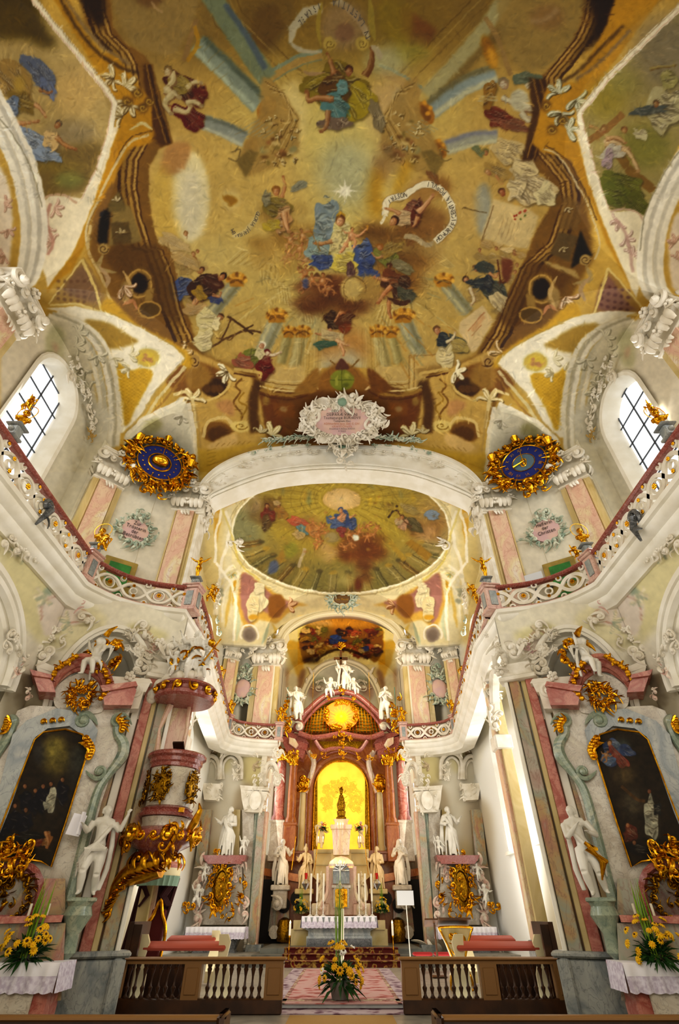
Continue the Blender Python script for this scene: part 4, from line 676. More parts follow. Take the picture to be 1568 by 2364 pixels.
# --- chancel vault (seen below and behind the arch), its pendentives, the apse vault and end wall
P('440,1640 440,1130 620,1080 960,1080 1136,1130 1136,1640', 'd8cba0', sm=False)
P('452,1140 500,1130 520,1160 510,1480 470,1480', 'cdb87a', 6, sm=False, mir=(0, 0)); E(788, 1228, 264, 154, 'dccfa2', 1); E(788, 1228, 258, 149, 'b9a878', 1); E(788, 1228, 255, 147, 'e6dcb8', 1)
OV = [(788+250*math.cos(t), 1228+142*math.sin(t)) for t in np.linspace(0, 2*PI, 60)[:-1]]
put(mask(OV, 1), '9c8a4a'); om = mask(OV, 1)
def inoval(fn):
    global CAN
    sv = CAN.copy(); fn(); m, x0, y0 = om; full = np.zeros((CH, CW, 1), np.float32); full[y0:y0+m.shape[0], x0:x0+m.shape[1], 0] = m; CAN = sv+(CAN-sv)*full
def oval():
    E(788, 1190, 190, 90, 'ab963e', 25, .8); E(788, 1160, 110, 55, 'b8a34c', 20, .7); E(560, 1230, 50, 70, '8a8a6a', 18, .8); E(1000, 1200, 60, 50, 'a98c5a', 18, .7); E(788, 1350, 200, 50, '7d7444', 20, .8); E(620, 1310, 90, 40, '7f6f3c', 16, .7); E(960, 1310, 90, 40, '8a7c48', 16, .7); E(1010, 1270, 40, 50, 'a8946a', 14, .7)
    for k in range(46):
        t = k*2*PI/46; r0, r1 = 55, 200; c, s = math.cos(t), math.sin(t)*.58
        if 1155+r1*s < 1300: L([(790+r0*c, 1153+r0*s), (790+r1*c, 1153+r1*s)], 1.8, ('c2b060', '7c6a28')[k % 2], .5, sm=False)
    for r in (62, 78, 96, 118, 140): L([(790+r*math.cos(t), 1153+r*.6*math.sin(t)) for t in np.linspace(2.7, 6.8, 40)], 1.6, '857230', .5)
    for k in range(30): R = random.Random(k+7); t = R.uniform(3, 6.5); r = R.uniform(65, 170); P(blob(790+r*math.cos(t), 1153+r*.6*math.sin(t), 12, 5, t+1.5, 4, .2, k), R.choice(('c7a836', '8c8a62', 'b59440', '7c8a6c')), 2, .5)
    E(790, 1154, 47, 29, 'a8923f', 1); E(790, 1154, 44, 26, 'cdb078', 1); E(790, 1156, 30, 16, 'd6ba84', 6); 
    for k in range(16): t = k*PI/8; L([(789, 1152), (789+30*math.cos(t), 1152+17*math.sin(t))], 1.2, 'dcc79a', .5)
    # architecture at the rim
    for k in range(16):
        t = PI*(.08+.84*k/15); x, y = 788+250*math.cos(t), 1228+142*math.sin(t); x2, y2 = 788+190*math.cos(t), 1228+95*math.sin(t); w_ = 14 if k % 2 else 22
        L([(x, y), (x2, y2)], w_, ('8c7f50', '6f6840', '9c8a50', '7d6230')[k % 4], .8, b=1.5, sm=False); L([(x-w_*.3, y), (x2-w_*.25, y2)], 2, 'b8aa74', .7, sm=False); L([(x+w_*.4, y), (x2+w_*.35, y2)], 2, '4e4424', .7, sm=False)
        E(x2, y2, 9, 5, ('a88c3c', '5c5230')[k % 2], 1.5, .8)
    P('935,1255 950,1245 1000,1280 985,1296', '9a7a30', 1, sm=False); L('900,1250 935,1295', 12, 'a58a3c', .9, b=1); L('640,1300 668,1255', 14, '9c7d38', .9, b=1); L('690,1310 705,1265', 8, 'b8a88a', .8); P('655,1262 680,1252 690,1275 665,1290', '8f8a3c', 3, .9); P('625,1300 642,1296 640,1320 620,1325', '50608a', 2, .8)
    # clouds and hosts
    cloud(610, 1180, 34, 26, '6f5228', 201, 16, .6, 7); cloud(585, 1160, 22, 20, 'a08a70', 202, 10, .6, 7); cloud(720, 1220, 60, 24, 'a08242', 203, 14, .5, 7); cloud(835, 1265, 48, 34, '7a4a1c', 204, 26, .7, 7); cloud(842, 1310, 20, 30, '6d4218', 205, 14, .7, 6); cloud(760, 1275, 26, 18, 'c0a06a', 206, 12, .6, 6); cloud(980, 1215, 40, 26, '84602e', 207, 16, .6, 7); cloud(800, 1330, 34, 16, 'a89a5c', 208, 10, .6, 6); cloud(985, 1240, 30, 20, 'bf9c6c', 209, 10, .6, 6); E(828, 1350, 10, 16, '6d4018', 4)
    drape(620, 1190, 16, 15, .4, '7c3c24', 211, 4); drape(650, 1185, 14, 14, .1, '9c7838', 212, 4); head(618, 1170, 6, 'b58858'); head(645, 1168, 5, 'b58858'); drape(640, 1162, 10, 7, .3, 'b59c6c', 213, 3); drape(614, 1210, 12, 18, .3, '66502a', 214, 4)
    drape(792, 1198, 20, 16, 0, '3f5a94', 221, 6); drape(780, 1212, 16, 13, .2, '4664a0', 222, 5); drape(812, 1210, 14, 14, -.2, '38508a', 223, 5); drape(766, 1200, 12, 9, .3, '4a6aa4', 227, 4); drape(791, 1195, 10, 12, 0, 'b58a68', 224, 3); head(787, 1180, 7, 'c0966c', '3a5488'); limb('775,1195 765,1198 762,1196', 5, 'b98c60'); limb('808,1195 818,1190 822,1188', 5, 'b98c60'); drape(790, 1225, 10, 12, .1, '8c4a40', 225, 4)
    drape(690, 1205, 24, 10, .3, 'b5684a', 231, 5); drape(702, 1225, 17, 12, .6, '64908c', 232, 5); drape(690, 1235, 14, 10, .3, 'b59c68', 233, 4); drape(725, 1225, 15, 13, .2, 'b5844c', 234, 4)
    for k, (x, y, s_) in enumerate(((735, 1235, 8), (745, 1215, 7), (738, 1250, 7), (752, 1230, 6), (722, 1208, 6), (830, 1225, 8), (850, 1215, 7), (808, 1235, 9), (812, 1255, 7), (848, 1240, 7), (870, 1220, 7), (862, 1235, 6), (795, 1262, 7), (732, 1262, 6))): putto(x, y, s_, k*.7, 'b8834e', 300+k, wing='7a5a30')
    E(767, 1242, 17, 12, '8a7a52', 2); E(765, 1240, 14, 10, 'a09064', 2); P('816,1236 829,1236 829,1246 818,1248', 'd8d8c4', 1)
    drape(955, 1210, 26, 14, .6, '5f5634', 241, 6); drape(930, 1210, 12, 12, .2, 'b08c6c', 242, 4); drape(920, 1205, 10, 8, 0, 'b09a74', 243, 3); L('898,1196 918,1166', 5, '4c381c', sm=False); L('896,1172 922,1182', 4, '4c381c', sm=False); L('918,1180 936,1205 950,1215', 3, '6a4a24'); drape(945, 1175, 22, 10, .3, '9c8a54', 244, 4); drape(1000, 1190, 16, 10, .2, '7c90a0', 245, 3); head(930, 1195, 5, 'b58858'); drape(900, 1170, 16, 8, .2, 'a38c3c', 246, 3)
    for k in range(60): R = random.Random(k+900); E(R.uniform(560, 1010), R.uniform(1140, 1290), R.uniform(2, 6), R.uniform(2, 4), R.choice(('6a4a20', 'b59448', '8a7c50', 'a06a3c', 'c2b070')), 1, .45)
inoval(oval)
L(OV, 3, 'f0e8cc', 1, closed=True); L([(788+(x-788)*1.045, 1228+(y-1228)*1.045) for x, y in OV], 2.5, 'a8966a', .6, closed=True)
# the dark grape-like pendentives
P('560,1320 600,1345 660,1385 715,1398 690,1400 660,1420 640,1440 600,1430 570,1460 545,1400', 'c9a24c', 2, sm=False, mir=(0, 0))
for sg in (1, -1):
    T = (lambda s: PT(s)) if sg > 0 else (lambda s: [(1576-a, b_) for a, b_ in PT(s)])
    P(T('560,1325 590,1340 640,1380 690,1392 660,1405 640,1425 600,1410 575,1440 555,1390'), 'a5786a', 2); P(T('622,1380 650,1375 660,1400 640,1425 622,1420'), '8a5c20', 2); acan(*T('665,1398')[0], 22, 0 if sg > 0 else PI, 'c99a6c', '7a4a20', 401, 5)
    drape(*T('597,1385')[0], 26, 20, 1.5, 'd9cba0', 402, 7, hi=.5, lo=.25); drape(*T('585,1405')[0], 14, 24, .1, 'd0bf90', 403, 5, hi=.5, lo=.25); drape(*T('600,1360')[0], 14, 14, .1, 'dccfa8', 404, 4, hi=.5, lo=.25); E(*T('585,1425')[0], 12, 6, 'c79a34', 1.5)
    E(*T('576,1465')[0], 17, 18, '9a8c7c', 1.5); E(*T('576,1466')[0], 12, 13, '7f7062', 2); L([(T('576,1465')[0][0]+21*math.cos(t), 1465+22*math.sin(t)) for t in np.linspace(2.6, 6.8, 20)], 4, 'e6dcc4')
    for q, c in (('548,1400 552,1440 545,1480', 'b9c0a0'), ('622,1440 612,1470 605,1490', 'a9b89c'), ('630,1440 640,1460 630,1480', 'cfae4c'), ('535,1350 528,1400 520,1450', 'c9a23c')): L(T(q), 8, c, .8, b=1, taper=True)
    P(T('494,1190 512,1180 500,1260'), 'c79a2c', 1); P(T('540,1340 546,1345 536,1400'), 'c79a2c', 1); E(*T('536,1327')[0], 18, 14, 'e6dcbc', 1); E(*T('536,1327')[0], 13, 10, 'd0c48e', 1)
    for k in range(8): t = k*PI/4; L([T('536,1327')[0], (T('536,1327')[0][0]+9*math.cos(t), 1327+7*math.sin(t))], 1.8, 'a8883c' if k % 2 else '8a9a7c', sm=False)
    for o in (0, 9, 18): L([(x+o*sg, y+o) for x, y in T('495,1420 500,1360 520,1320 540,1305')], 5, ('e9e0c6', 'c9bd98', 'e2d8ba')[o//9], .9, b=1)
    L(T('505,1150 512,1180 500,1230 498,1300'), 6, 'ece4cc', .9); L(T('520,1180 530,1210 525,1260 512,1300 500,1420'), 7, 'e6dcc0', .9); L(T('500,1300 535,1350 545,1400 540,1480'), 6, 'ece4cc', .9); L(T('512,1170 535,1235 555,1300 600,1340'), 5, 'cdb860', .7)
    P(T('535,1140 570,1125 600,1120 560,1150 535,1165 515,1170'), 'c7a468', 2, .9); P(T('515,1150 560,1128 585,1120 545,1145'), 'a8703c', 3, .6); acan(*T('560,1135')[0], 20, 2.7 if sg > 0 else .4, 'dccaa4', '9a7040', 405, 5)
    E(*T('502,1160')[0], 8, 7, 'c9986c', 1.5, .7); E(*T('500,1190')[0], 7, 7, 'c9b48a', 1.5, .6)
    for k in range(12): R = random.Random(k+33); E(T('512,1345')[0][0]+R.uniform(-14, 10), 1350+R.uniform(-25, 40), R.uniform(3, 7), R.uniform(2, 6), R.choice(('a9a88c', '8a8a70', 'c9c0a4')), 1.2, .8)
# apse vault painting
P('634,1640 634,1500 650,1450 700,1420 788,1405 876,1420 926,1450 942,1500 942,1640', 'dfd3b0', 2)
P('655,1490 690,1440 730,1425 790,1419 850,1425 890,1445 920,1490 905,1560 670,1560', 'd9c98e', 2); P('660,1490 680,1480 700,1495 700,1580 690,1570', 'c9a23c', 2, mir=(0, 0)); P('643,1560 665,1545 668,1600 648,1640', 'b08a60', 3, mir=(0, 0))
AP = '697,1515 692,1480 700,1450 735,1432 790,1424 845,1432 880,1450 886,1485 880,1515 868,1530 850,1520 820,1505 788,1500 755,1505 725,1520 705,1532'
P(AP, '94702e', 1.5); E(790, 1440, 80, 12, 'c99c54', 6, .8); E(740, 1440, 30, 8, 'c2a888', 5, .7); E(730, 1460, 34, 14, '7c7a34', 7, .7)
for k in range(58):
    R = random.Random(k+500); x = R.uniform(702, 876); y = R.uniform(1450, 1515); c = R.choice(('a5843a', 'b59c68', '6d3c1c', '8a4c24', 'c9ad78', '54381c', '7a7430', 'b06a4c')); drape(x, y, R.uniform(7, 14), R.uniform(4, 7), R.uniform(-.6, .6), c, k+600, 3)
for k in range(26): R = random.Random(k+560); head(R.uniform(705, 872), R.uniform(1455, 1512), 3.2, 'b98a58', '6a4420')
drape(782, 1478, 18, 9, .3, '3c5ca8', 650, 4); drape(768, 1482, 8, 5, .3, '3550a0', 651, 3); drape(845, 1498, 8, 6, .3, '34489a', 652, 3); L('730,1525 760,1506 788,1500 820,1506 850,1522', 6, '4a3418', .8); E(720, 1525, 20, 7, '3c2a14', 4, .8); L('770,1492 800,1490 830,1505', 7, 'b0685a', .7, taper=True)
P('705,1650 703,1600 715,1560 745,1530 788,1517 830,1530 862,1560 872,1600 870,1650', 'cfcbb8', 2); P('712,1590 722,1570 745,1575 742,1600 720,1615', 'a88a74', 4, mir=(0, 0)); P('715,1570 745,1560 755,1575 730,1585', '8a9078', 4, .8, mir=(0, 0)); E(788, 1560, 40, 24, 'b9b8a8', 12, .7)
P('665,1650 668,1560 690,1570 705,1600 703,1650', 'cfc4a0', 3, mir=(0, 0)); P('690,1560 705,1545 700,1580 688,1600', '8a6644', 3, mir=(0, 0))
# --- walls behind and below the gallery
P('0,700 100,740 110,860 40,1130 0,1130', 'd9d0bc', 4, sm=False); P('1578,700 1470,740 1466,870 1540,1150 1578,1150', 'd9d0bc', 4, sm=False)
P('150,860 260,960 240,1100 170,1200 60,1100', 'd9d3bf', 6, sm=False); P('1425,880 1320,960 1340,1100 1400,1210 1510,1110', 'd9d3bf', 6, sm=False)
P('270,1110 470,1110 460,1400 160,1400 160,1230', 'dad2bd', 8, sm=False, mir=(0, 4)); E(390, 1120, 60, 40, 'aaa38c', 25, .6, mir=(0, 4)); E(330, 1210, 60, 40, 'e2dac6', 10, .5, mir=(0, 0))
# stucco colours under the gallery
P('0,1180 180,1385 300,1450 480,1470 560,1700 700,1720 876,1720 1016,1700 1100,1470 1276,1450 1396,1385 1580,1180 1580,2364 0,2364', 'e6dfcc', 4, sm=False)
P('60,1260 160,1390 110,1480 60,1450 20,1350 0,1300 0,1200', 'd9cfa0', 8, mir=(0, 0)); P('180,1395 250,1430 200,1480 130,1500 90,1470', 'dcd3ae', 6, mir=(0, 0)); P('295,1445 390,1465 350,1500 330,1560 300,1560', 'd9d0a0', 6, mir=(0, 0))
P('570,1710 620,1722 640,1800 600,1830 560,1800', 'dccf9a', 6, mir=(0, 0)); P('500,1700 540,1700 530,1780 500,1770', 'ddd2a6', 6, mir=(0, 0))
P('90,1390 130,1370 175,1395 200,1430 150,1450 110,1470 95,1440', 'e0d3c4', 2, mir=(0, 0)); L('95,1435 100,1395 135,1375 175,1392 205,1425 160,1440 120,1462', 4, 'c29a86', .9, mir=(0, 0))
for x, y in ((103, 1375), (160, 1435), (60, 1275), (40, 1262)): acan(x, y, 28, x, 'cfc2a0', '9aa48c', seed=x, n=6, mir=(0, 0))
P('318,1470 340,1465 350,1490 330,1520 312,1495', 'cdbfae', 1.5, mir=(0, 0)); L('312,1490 318,1462 340,1458 355,1480 340,1515 325,1525', 4, 'bf9f88', .9, mir=(0, 0)); acan(330, 1530, 24, 1.5, 'bfb08c', '94866a', seed=8, n=5, mir=(0, 0)); acan(332, 1458, 22, -1.5, 'cbbd9c', '94866a', seed=9, n=5, mir=(0, 0))
P('100,1365 125,1345 118,1375', '8fa08c', 2, .8, mir=(0, 0))
for x, y in ((590, 1745), (585, 1765), (640, 1760), (500, 1740)): acan(x, y, 16, x, 'c9b08c', '94805c', seed=x, n=5, mir=(0, 0))
P('1125,1700 1310,1640 1330,2364 1080,2364 1100,1800', 'f4f2ea', 6, sm=False, mir=(0, 0))
# lower scagliola walls flanking the apse
P('440,1880 500,1860 520,2100 470,2150 440,2120', 'cdbfa4', 8, mir=(0, 0)); P('540,1850 600,1850 605,2200 530,2200', 'bfae90', 6, mir=(0, 0)); P('560,1870 590,1900 585,1960 560,1960', 'b9b99a', 8, .8, mir=(0, 0)); E(590, 2010, 24, 40, 'c08f7c', 12, .7, mir=(0, 0)); E(560, 2060, 20, 30, 'b98474', 10, .5, mir=(0, 0)); E(500, 1980, 24, 40, 'c9b070', 12, .5, mir=(0, 0))
# pale gallery-level wall either side of the apse
P('500,1490 660,1490 660,1700 500,1700', 'd6d2c4', 4, sm=False, mir=(0, 0)); P('555,1625 578,1622 580,1670 553,1670', '5c5648', 2, sm=False, mir=(0, 0))
# lower nave walls behind the side altars
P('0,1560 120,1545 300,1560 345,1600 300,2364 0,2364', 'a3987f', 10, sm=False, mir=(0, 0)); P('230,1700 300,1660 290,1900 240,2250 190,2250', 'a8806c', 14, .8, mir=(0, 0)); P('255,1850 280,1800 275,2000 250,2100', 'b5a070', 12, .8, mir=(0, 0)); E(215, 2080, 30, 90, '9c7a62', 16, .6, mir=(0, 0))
# --- the two altar pictures
def oil(s, sg):
    T = (lambda q: PT(q)) if sg < 0 else (lambda q: [(1576-a, b_) for a, b_ in PT(q)])
    X = lambda u: u if sg < 0 else 1576-u
    P(T('75,1700 150,1680 210,1700 215,1740 165,1900 130,2020 -40,2010 -40,1990 20,1850'), '2a2012', 3, sm=False)
    if sg < 0:
        E(130, 1745, 34, 45, '6e6028', 12, .9); E(125, 1730, 18, 26, '8a7c38', 9, .9); E(170, 1770, 12, 50, '3a3a34', 8, .7); E(90, 1740, 12, 30, '3c3a3a', 8, .8); E(185, 1750, 10, 34, '4a5048', 7, .6)
        for k, (x, y) in enumerate(((58, 1815), (82, 1825), (100, 1815), (118, 1810), (35, 1860), (60, 1870), (10, 1880), (145, 1800))): drape(x, y+32, 15, 26, .1, '15131a', 700+k, 3, hi=.08); head(x, y, 6, '8a5c38', '2a1a0e')
        drape(118, 1848, 11, 30, .1, 'a8a48c', 710, 5); drape(108, 1860, 8, 10, .1, '8f8c78', 711, 3); drape(95, 1945, 22, 10, -.4, '6a2a14', 712, 5); drape(110, 1940, 10, 20, .3, '94602c', 713, 4); limb('105,1920 112,1945 108,1958', 8, 'a8703c'); drape(60, 1930, 40, 10, .1, '1c1812', 714, 3); L('20,1970 70,1955 120,1965', 5, '3c2c18', .7)
    else:
        drape(1415, 1735, 26, 30, .3, '2c4684', 720, 7); drape(1428, 1748, 34, 12, .9, '8a3c2c', 721, 6); drape(1405, 1755, 16, 14, .2, '4a6a9c', 722, 5); head(1408, 1716, 7, 'b08050', '4a3418'); E(1435, 1722, 20, 14, '5a6a68', 8, .6); drape(1450, 1735, 20, 12, .4, '2a4078', 723, 4); putto(1400, 1745, 9, .4, 'b08050', 724, wing=None)
        E(1440, 1790, 26, 20, '5e4c2c', 9, .8); drape(1505, 1885, 20, 46, -.1, 'a09c84', 725, 8); drape(1518, 1868, 10, 16, -.1, '24221e', 726, 3); head(1500, 1827, 6, '8c5434', '3a2414'); E(1460, 1855, 20, 30, '6a6048', 12, .6); L('1435,1815 1470,1845 1490,1850', 7, '5c3c18', .7); drape(1455, 1925, 16, 18, .3, '5c2c1a', 727, 4); head(1450, 1905, 6, '94603a', '3a2414'); drape(1475, 1960, 40, 12, .2, '201a14', 728, 3); head(1465, 1945, 6, '8c5c38', '2a1a10')
oil('', -1); oil('', 1)
CAN[1680:2030, :240] *= (1+.35*fbm(350, 240, 10, 91, 3))[:, :, None]; CAN[1680:2030, 1330:] *= (1+.35*fbm(350, 238, 10, 92, 3))[:, :, None]
# brush marks and a slight wander of every contour, so that the pictures read as painted
def dabs(x0, y0, x1, y1, n, seed, amp=.13, lm=1.0):
    R = random.Random(seed); fl = noise2(CH, CW, 60, seed+1)
    for i in range(n):
        x = R.uniform(x0, x1); y = R.uniform(y0, y1); xi, yi = int(min(CW-1, max(0, x))), int(min(CH-1, max(0, y))); t = fl[yi, xi]*9+R.uniform(-.4, .4); l = R.uniform(4, 13)*lm; c = CAN[yi, xi]; k = R.uniform(-amp, amp); c2 = np.clip(c*(1+k*1.6)+np.array([.02, .005, -.02])*R.uniform(-1, 1), 0, 1); b_ = R.uniform(-.6, .6)
        L([(x-l*math.cos(t), y-l*math.sin(t)), (x-b_*l*math.sin(t)*.4, y+b_*l*math.cos(t)*.4), (x+l*math.cos(t), y+l*math.sin(t))], R.uniform(1.4, 4.2)*lm, c2, R.uniform(.35, .75), taper=True)
dabs(200, -10, 1380, 1000, 7500, 1, .09); dabs(0, 0, 240, 470, 900, 2); dabs(1340, 0, 1568, 480, 900, 3, .1); dabs(540, 1090, 1040, 1370, 3000, 4, .16, .6); dabs(690, 1425, 886, 1530, 700, 5, .2, .4); dabs(620, 520, 1000, 740, 1200, 6, .2, .7)
def warp(amp, cell, seed, y1):
    global CAN
    dx = fbm(y1, CW, cell, seed, 2)*amp; dy = fbm(y1, CW, cell, seed+9, 2)*amp; Y, X = np.mgrid[0:y1, 0:CW].astype(np.float32)
    u = np.clip(X+dx, 0, CW-1.01); v = np.clip(Y+dy, 0, CH-1.01); a = u.astype(int); b = v.astype(int); fu = (u-a)[..., None]; fv = (v-b)[..., None]
    CAN[:y1] = ((CAN[b, a]*(1-fu)+CAN[b, a+1]*fu)*(1-fv)+(CAN[b+1, a]*(1-fu)+CAN[b+1, a+1]*fu)*fv)
warp(2.4, 18, 21, 1620); warp(1.1, 6, 23, 1620)
g_ = CAN[:1090].mean(2, keepdims=True); CAN[:1090] = (.445+((g_+(CAN[:1090]-g_)*.93)-.5)*1.2)
g_ = CAN.mean(2, keepdims=True); k_ = 1-.45*np.clip((CAN[..., 2:]-CAN[..., :1])*8, 0, 1)-.25*np.clip((CAN[..., 1:2]-CAN[..., :1])*10, 0, 1)*(CAN[..., 2:] < CAN[..., :1]); CAN = g_+(CAN-g_)*k_
for y0_, y1_, x0_, x1_, c_, o_ in ((1090, 1375, 536, 1042, 1.2, .45), (1420, 1535, 688, 890, 1.35, .42), (1375, 1500, 540, 1036, 1.2, .5)): CAN[y0_:y1_, x0_:x1_] = o_+(CAN[y0_:y1_, x0_:x1_]-.5)*c_
CAN[:1620] *= (1+.07*fbm(1620, CW, 10, 41, 3))[:, :, None]
LINCAN = None
def canvas_sample(u, v):
    global LINCAN
    if LINCAN is None: c = np.clip(CAN, 0, 1); LINCAN = np.where(c <= .04045, c/12.92, ((c+.055)/1.055)**2.4).astype(np.float32)
    u = np.clip(u, 0, CW-1.001); v = np.clip(v, 0, CH-1.001); a = u.astype(int); b = v.astype(int); fu = (u-a)[:, None]; fv = (v-b)[:, None]
    L = LINCAN
    return (L[b, a]*(1-fu)+L[b, a+1]*fu)*(1-fv)+(L[b+1, a]*(1-fu)+L[b+1, a+1]*fu)*fv
# ---------------------------------------------------------------- the building
GX, GZ = 8.0, 9.55          # nave gallery edge and its floor level
def sample(P):
    u, v = proj(P); return canvas_sample(u, v)
def color_mesh(o, cols):
    me = o.data; a = me.color_attributes.new('paint', 'FLOAT_COLOR', 'POINT')
    c = np.ones((len(me.vertices), 4), dtype=np.float32); c[:, :3] = cols; a.data.foreach_set('color', c.ravel())
def grid_mesh(name, P, m, hole=None, kind='structure', flip=False, parent=None, label=None, smooth=True, cat=None):
    # P: (rows, cols, 3) world points
    r, c = P.shape[:2]; V = P.reshape(-1, 3); cols = sample(V)
    i = np.arange((r-1)*(c-1)); a = (i//(c-1))*c+i % (c-1)
    q = np.stack([a, a+1, a+c+1, a+c], 1)
    if flip: q = q[:, ::-1]
    if hole is not None:
        ctr = V[q].mean(1); q = q[~hole(ctr)]
    used = np.zeros(len(V), bool); used[q.ravel()] = True; idx = np.cumsum(used)-1; V = V[used]; cols = cols[used]; q = idx[q]
    o3 = np.array(parent['_o']) if parent else np.zeros(3)
    me = bpy.data.meshes.new(name); me.vertices.add(len(V)); me.vertices.foreach_set('co', (V-o3).astype(np.float32).ravel())
    me.loops.add(q.size); me.loops.foreach_set('vertex_index', q.ravel().astype(np.int32))
    me.polygons.add(len(q)); me.polygons.foreach_set('loop_start', np.arange(0, q.size, 4, dtype=np.int32))
    me.update(calc_edges=True)
    if smooth: me.polygons.foreach_set('use_smooth', np.ones(len(q), bool))
    me.materials.append(MATS[m]); o = bpy.data.objects.new(name, me); COL.objects.link(o)
    if parent: o.parent = parent
    color_mesh(o, cols); tag(o, label, cat, None, kind if not parent else None); return o
def Zmain(X, Y):
    return 19.9-3.7*np.abs(X/9.4)**2.6-1.15*np.clip((Y-8)/7.5, 0, 1.2)**2
def bell(t, w, hgt): return hgt*np.sqrt(np.clip(1-(t/w)**2, 0, 1))
def Znave(X, Y):
    z = Zmain(X, Y)
    for y0 in (-3.8, 3.3, 10.4): z = np.maximum(z, np.where(np.abs(Y-y0) < 3.45, 16.1+bell(Y-y0, 3.45, 2.35)+.05*(9-np.abs(X)), 0))
    for sx in (-1, 1):   # corner lunettes over the slanting walls
        X0, Y0 = 8.0*sx, 14.85; s = (X-X0)*.82*sx*-1+(Y-Y0)*.57
        z = np.maximum(z, np.where(np.abs(s) < 1.75, 15.9+bell(s, 1.75, 2.0), 0))
    return z
xs = np.arange(-10.7, 10.71, .026); ys = np.arange(-1.6, 15.62, .026); X, Y = np.meshgrid(xs, ys)
ceiling = grid_mesh('ceiling', np.stack([X, Y, Znave(X, Y)], -1), 'fresco_nave', flip=True)
xs = np.arange(-10.7, 10.8, .5); ys = np.arange(-9, -1.1, .5); X, Y = np.meshgrid(xs, ys)
grid_mesh('ceiling', np.stack([X, Y, Znave(X, Y)], -1), 'fresco_nave', flip=True)
# chancel vault: a dish over the round painting, pendentives and side lunettes around it
DC, DR = 20.4, 5.6
def Zch(X, Y):
    r = np.hypot(X, Y-DC)
    z = np.where(r < DR, 17.05+1.3*(1-(r/DR)**2), 17-.19*np.clip(r-DR, 0, 9)**1.3)
    z = np.maximum(z, np.where(Y > 25, 15.6+bell(X, 5.1, 3.0)-.27*(31.2-Y), 0))
    for y0 in (20.4,): z = np.maximum(z, np.where(np.abs(X) > DR*.9, 15+bell(Y-y0, 3.6, 1.9)-.1*(7.6-np.abs(X)), 0))
    return z
xs = np.arange(-7.7, 7.71, .03); ys = np.arange(15.9, 31.3, .03); X, Y = np.meshgrid(xs, ys)
grid_mesh('ceiling', np.stack([X, Y, Zch(X, Y)], -1), 'fresco_chancel', flip=True)
xs = np.arange(-4.6, 4.61, .04); ys = np.arange(31.2, 37.1, .05); X, Y = np.meshgrid(xs, ys)
grid_mesh('ceiling', np.stack([X, Y, 14.8+bell(X, 4.65, 3.1)], -1), 'fresco_apse', flip=True)
# the chancel arch, traced at its own wall plane
AY = 15.6
A_out = [(460, 1140), (468, 1116), (500, 1085), (544, 1061), (600, 1043), (649, 1034), (720, 1027), (788, 1025)]
A_in = [(484, 1160), (490, 1150), (515, 1138), (565, 1118), (628, 1098), (700, 1088), (745, 1085), (788, 1084)]
def arcpts(L, Y):
    P = [atY(u, v, Y) for u, v in L]; P += [Vector((-p.x, p.y, p.z)) for p in P[-2::-1]]; return P
ao = arcpts(A_out, AY); ai = arcpts(A_in, AY)
ax = np.array([p.x for p in ao]); az = np.array([p.z for p in ao])
def arch_top(x): return np.where(np.abs(x) < -ax[0], np.interp(x, ax, az), 0)
# wall plane above the arch (the painting runs down on to it)
X, Z = np.meshgrid(np.arange(-6.6, 6.61, .03), np.arange(15.0, 19.6, .03))
grid_mesh('wall_chancel_arch', np.stack([X, X*0+AY, Z], -1), 'fresco_nave', hole=lambda c: c[:, 2] < arch_top(c[:, 0]) if True else None)
m = MB()
def arch_ring(m, outer, inner, d, steps, k=5):
    # moulded face between two traced curves, then the soffit going back by d
    O = smooth_pts(outer, k); I = smooth_pts(inner, k); n = min(len(O), len(I)); rings = []
    for i in range(n):
        o, q = O[i], I[i]; rings.append([o.lerp(q, a)+Vector((0, b, 0)) for a, b in steps]+[q+Vector((0, d, .0))])
    m.loft(rings, closed=False, cap=False)
arch_ring(m, ao, ai, .9, [(-.03, .05), (0, -.2), (.09, -.24), (.12, -.14), (.2, -.14), (.24, -.08), (.3, -.08), (.34, -.02), (.78, .02), (.8, -.05), (.9, -.05), (.93, .0), (1, .0)])
for q_, r_ in ((.03, .07), (.13, .05), (.27, .05), (.84, .06), (.97, .05)): m.tube([a_.lerp(b_, q_)+Vector((0, -.1, 0)) for a_, b_ in zip(smooth_pts(ao, 5), smooth_pts(ai, 5))], r_, 7)
struct('trim_1', m, 'white')
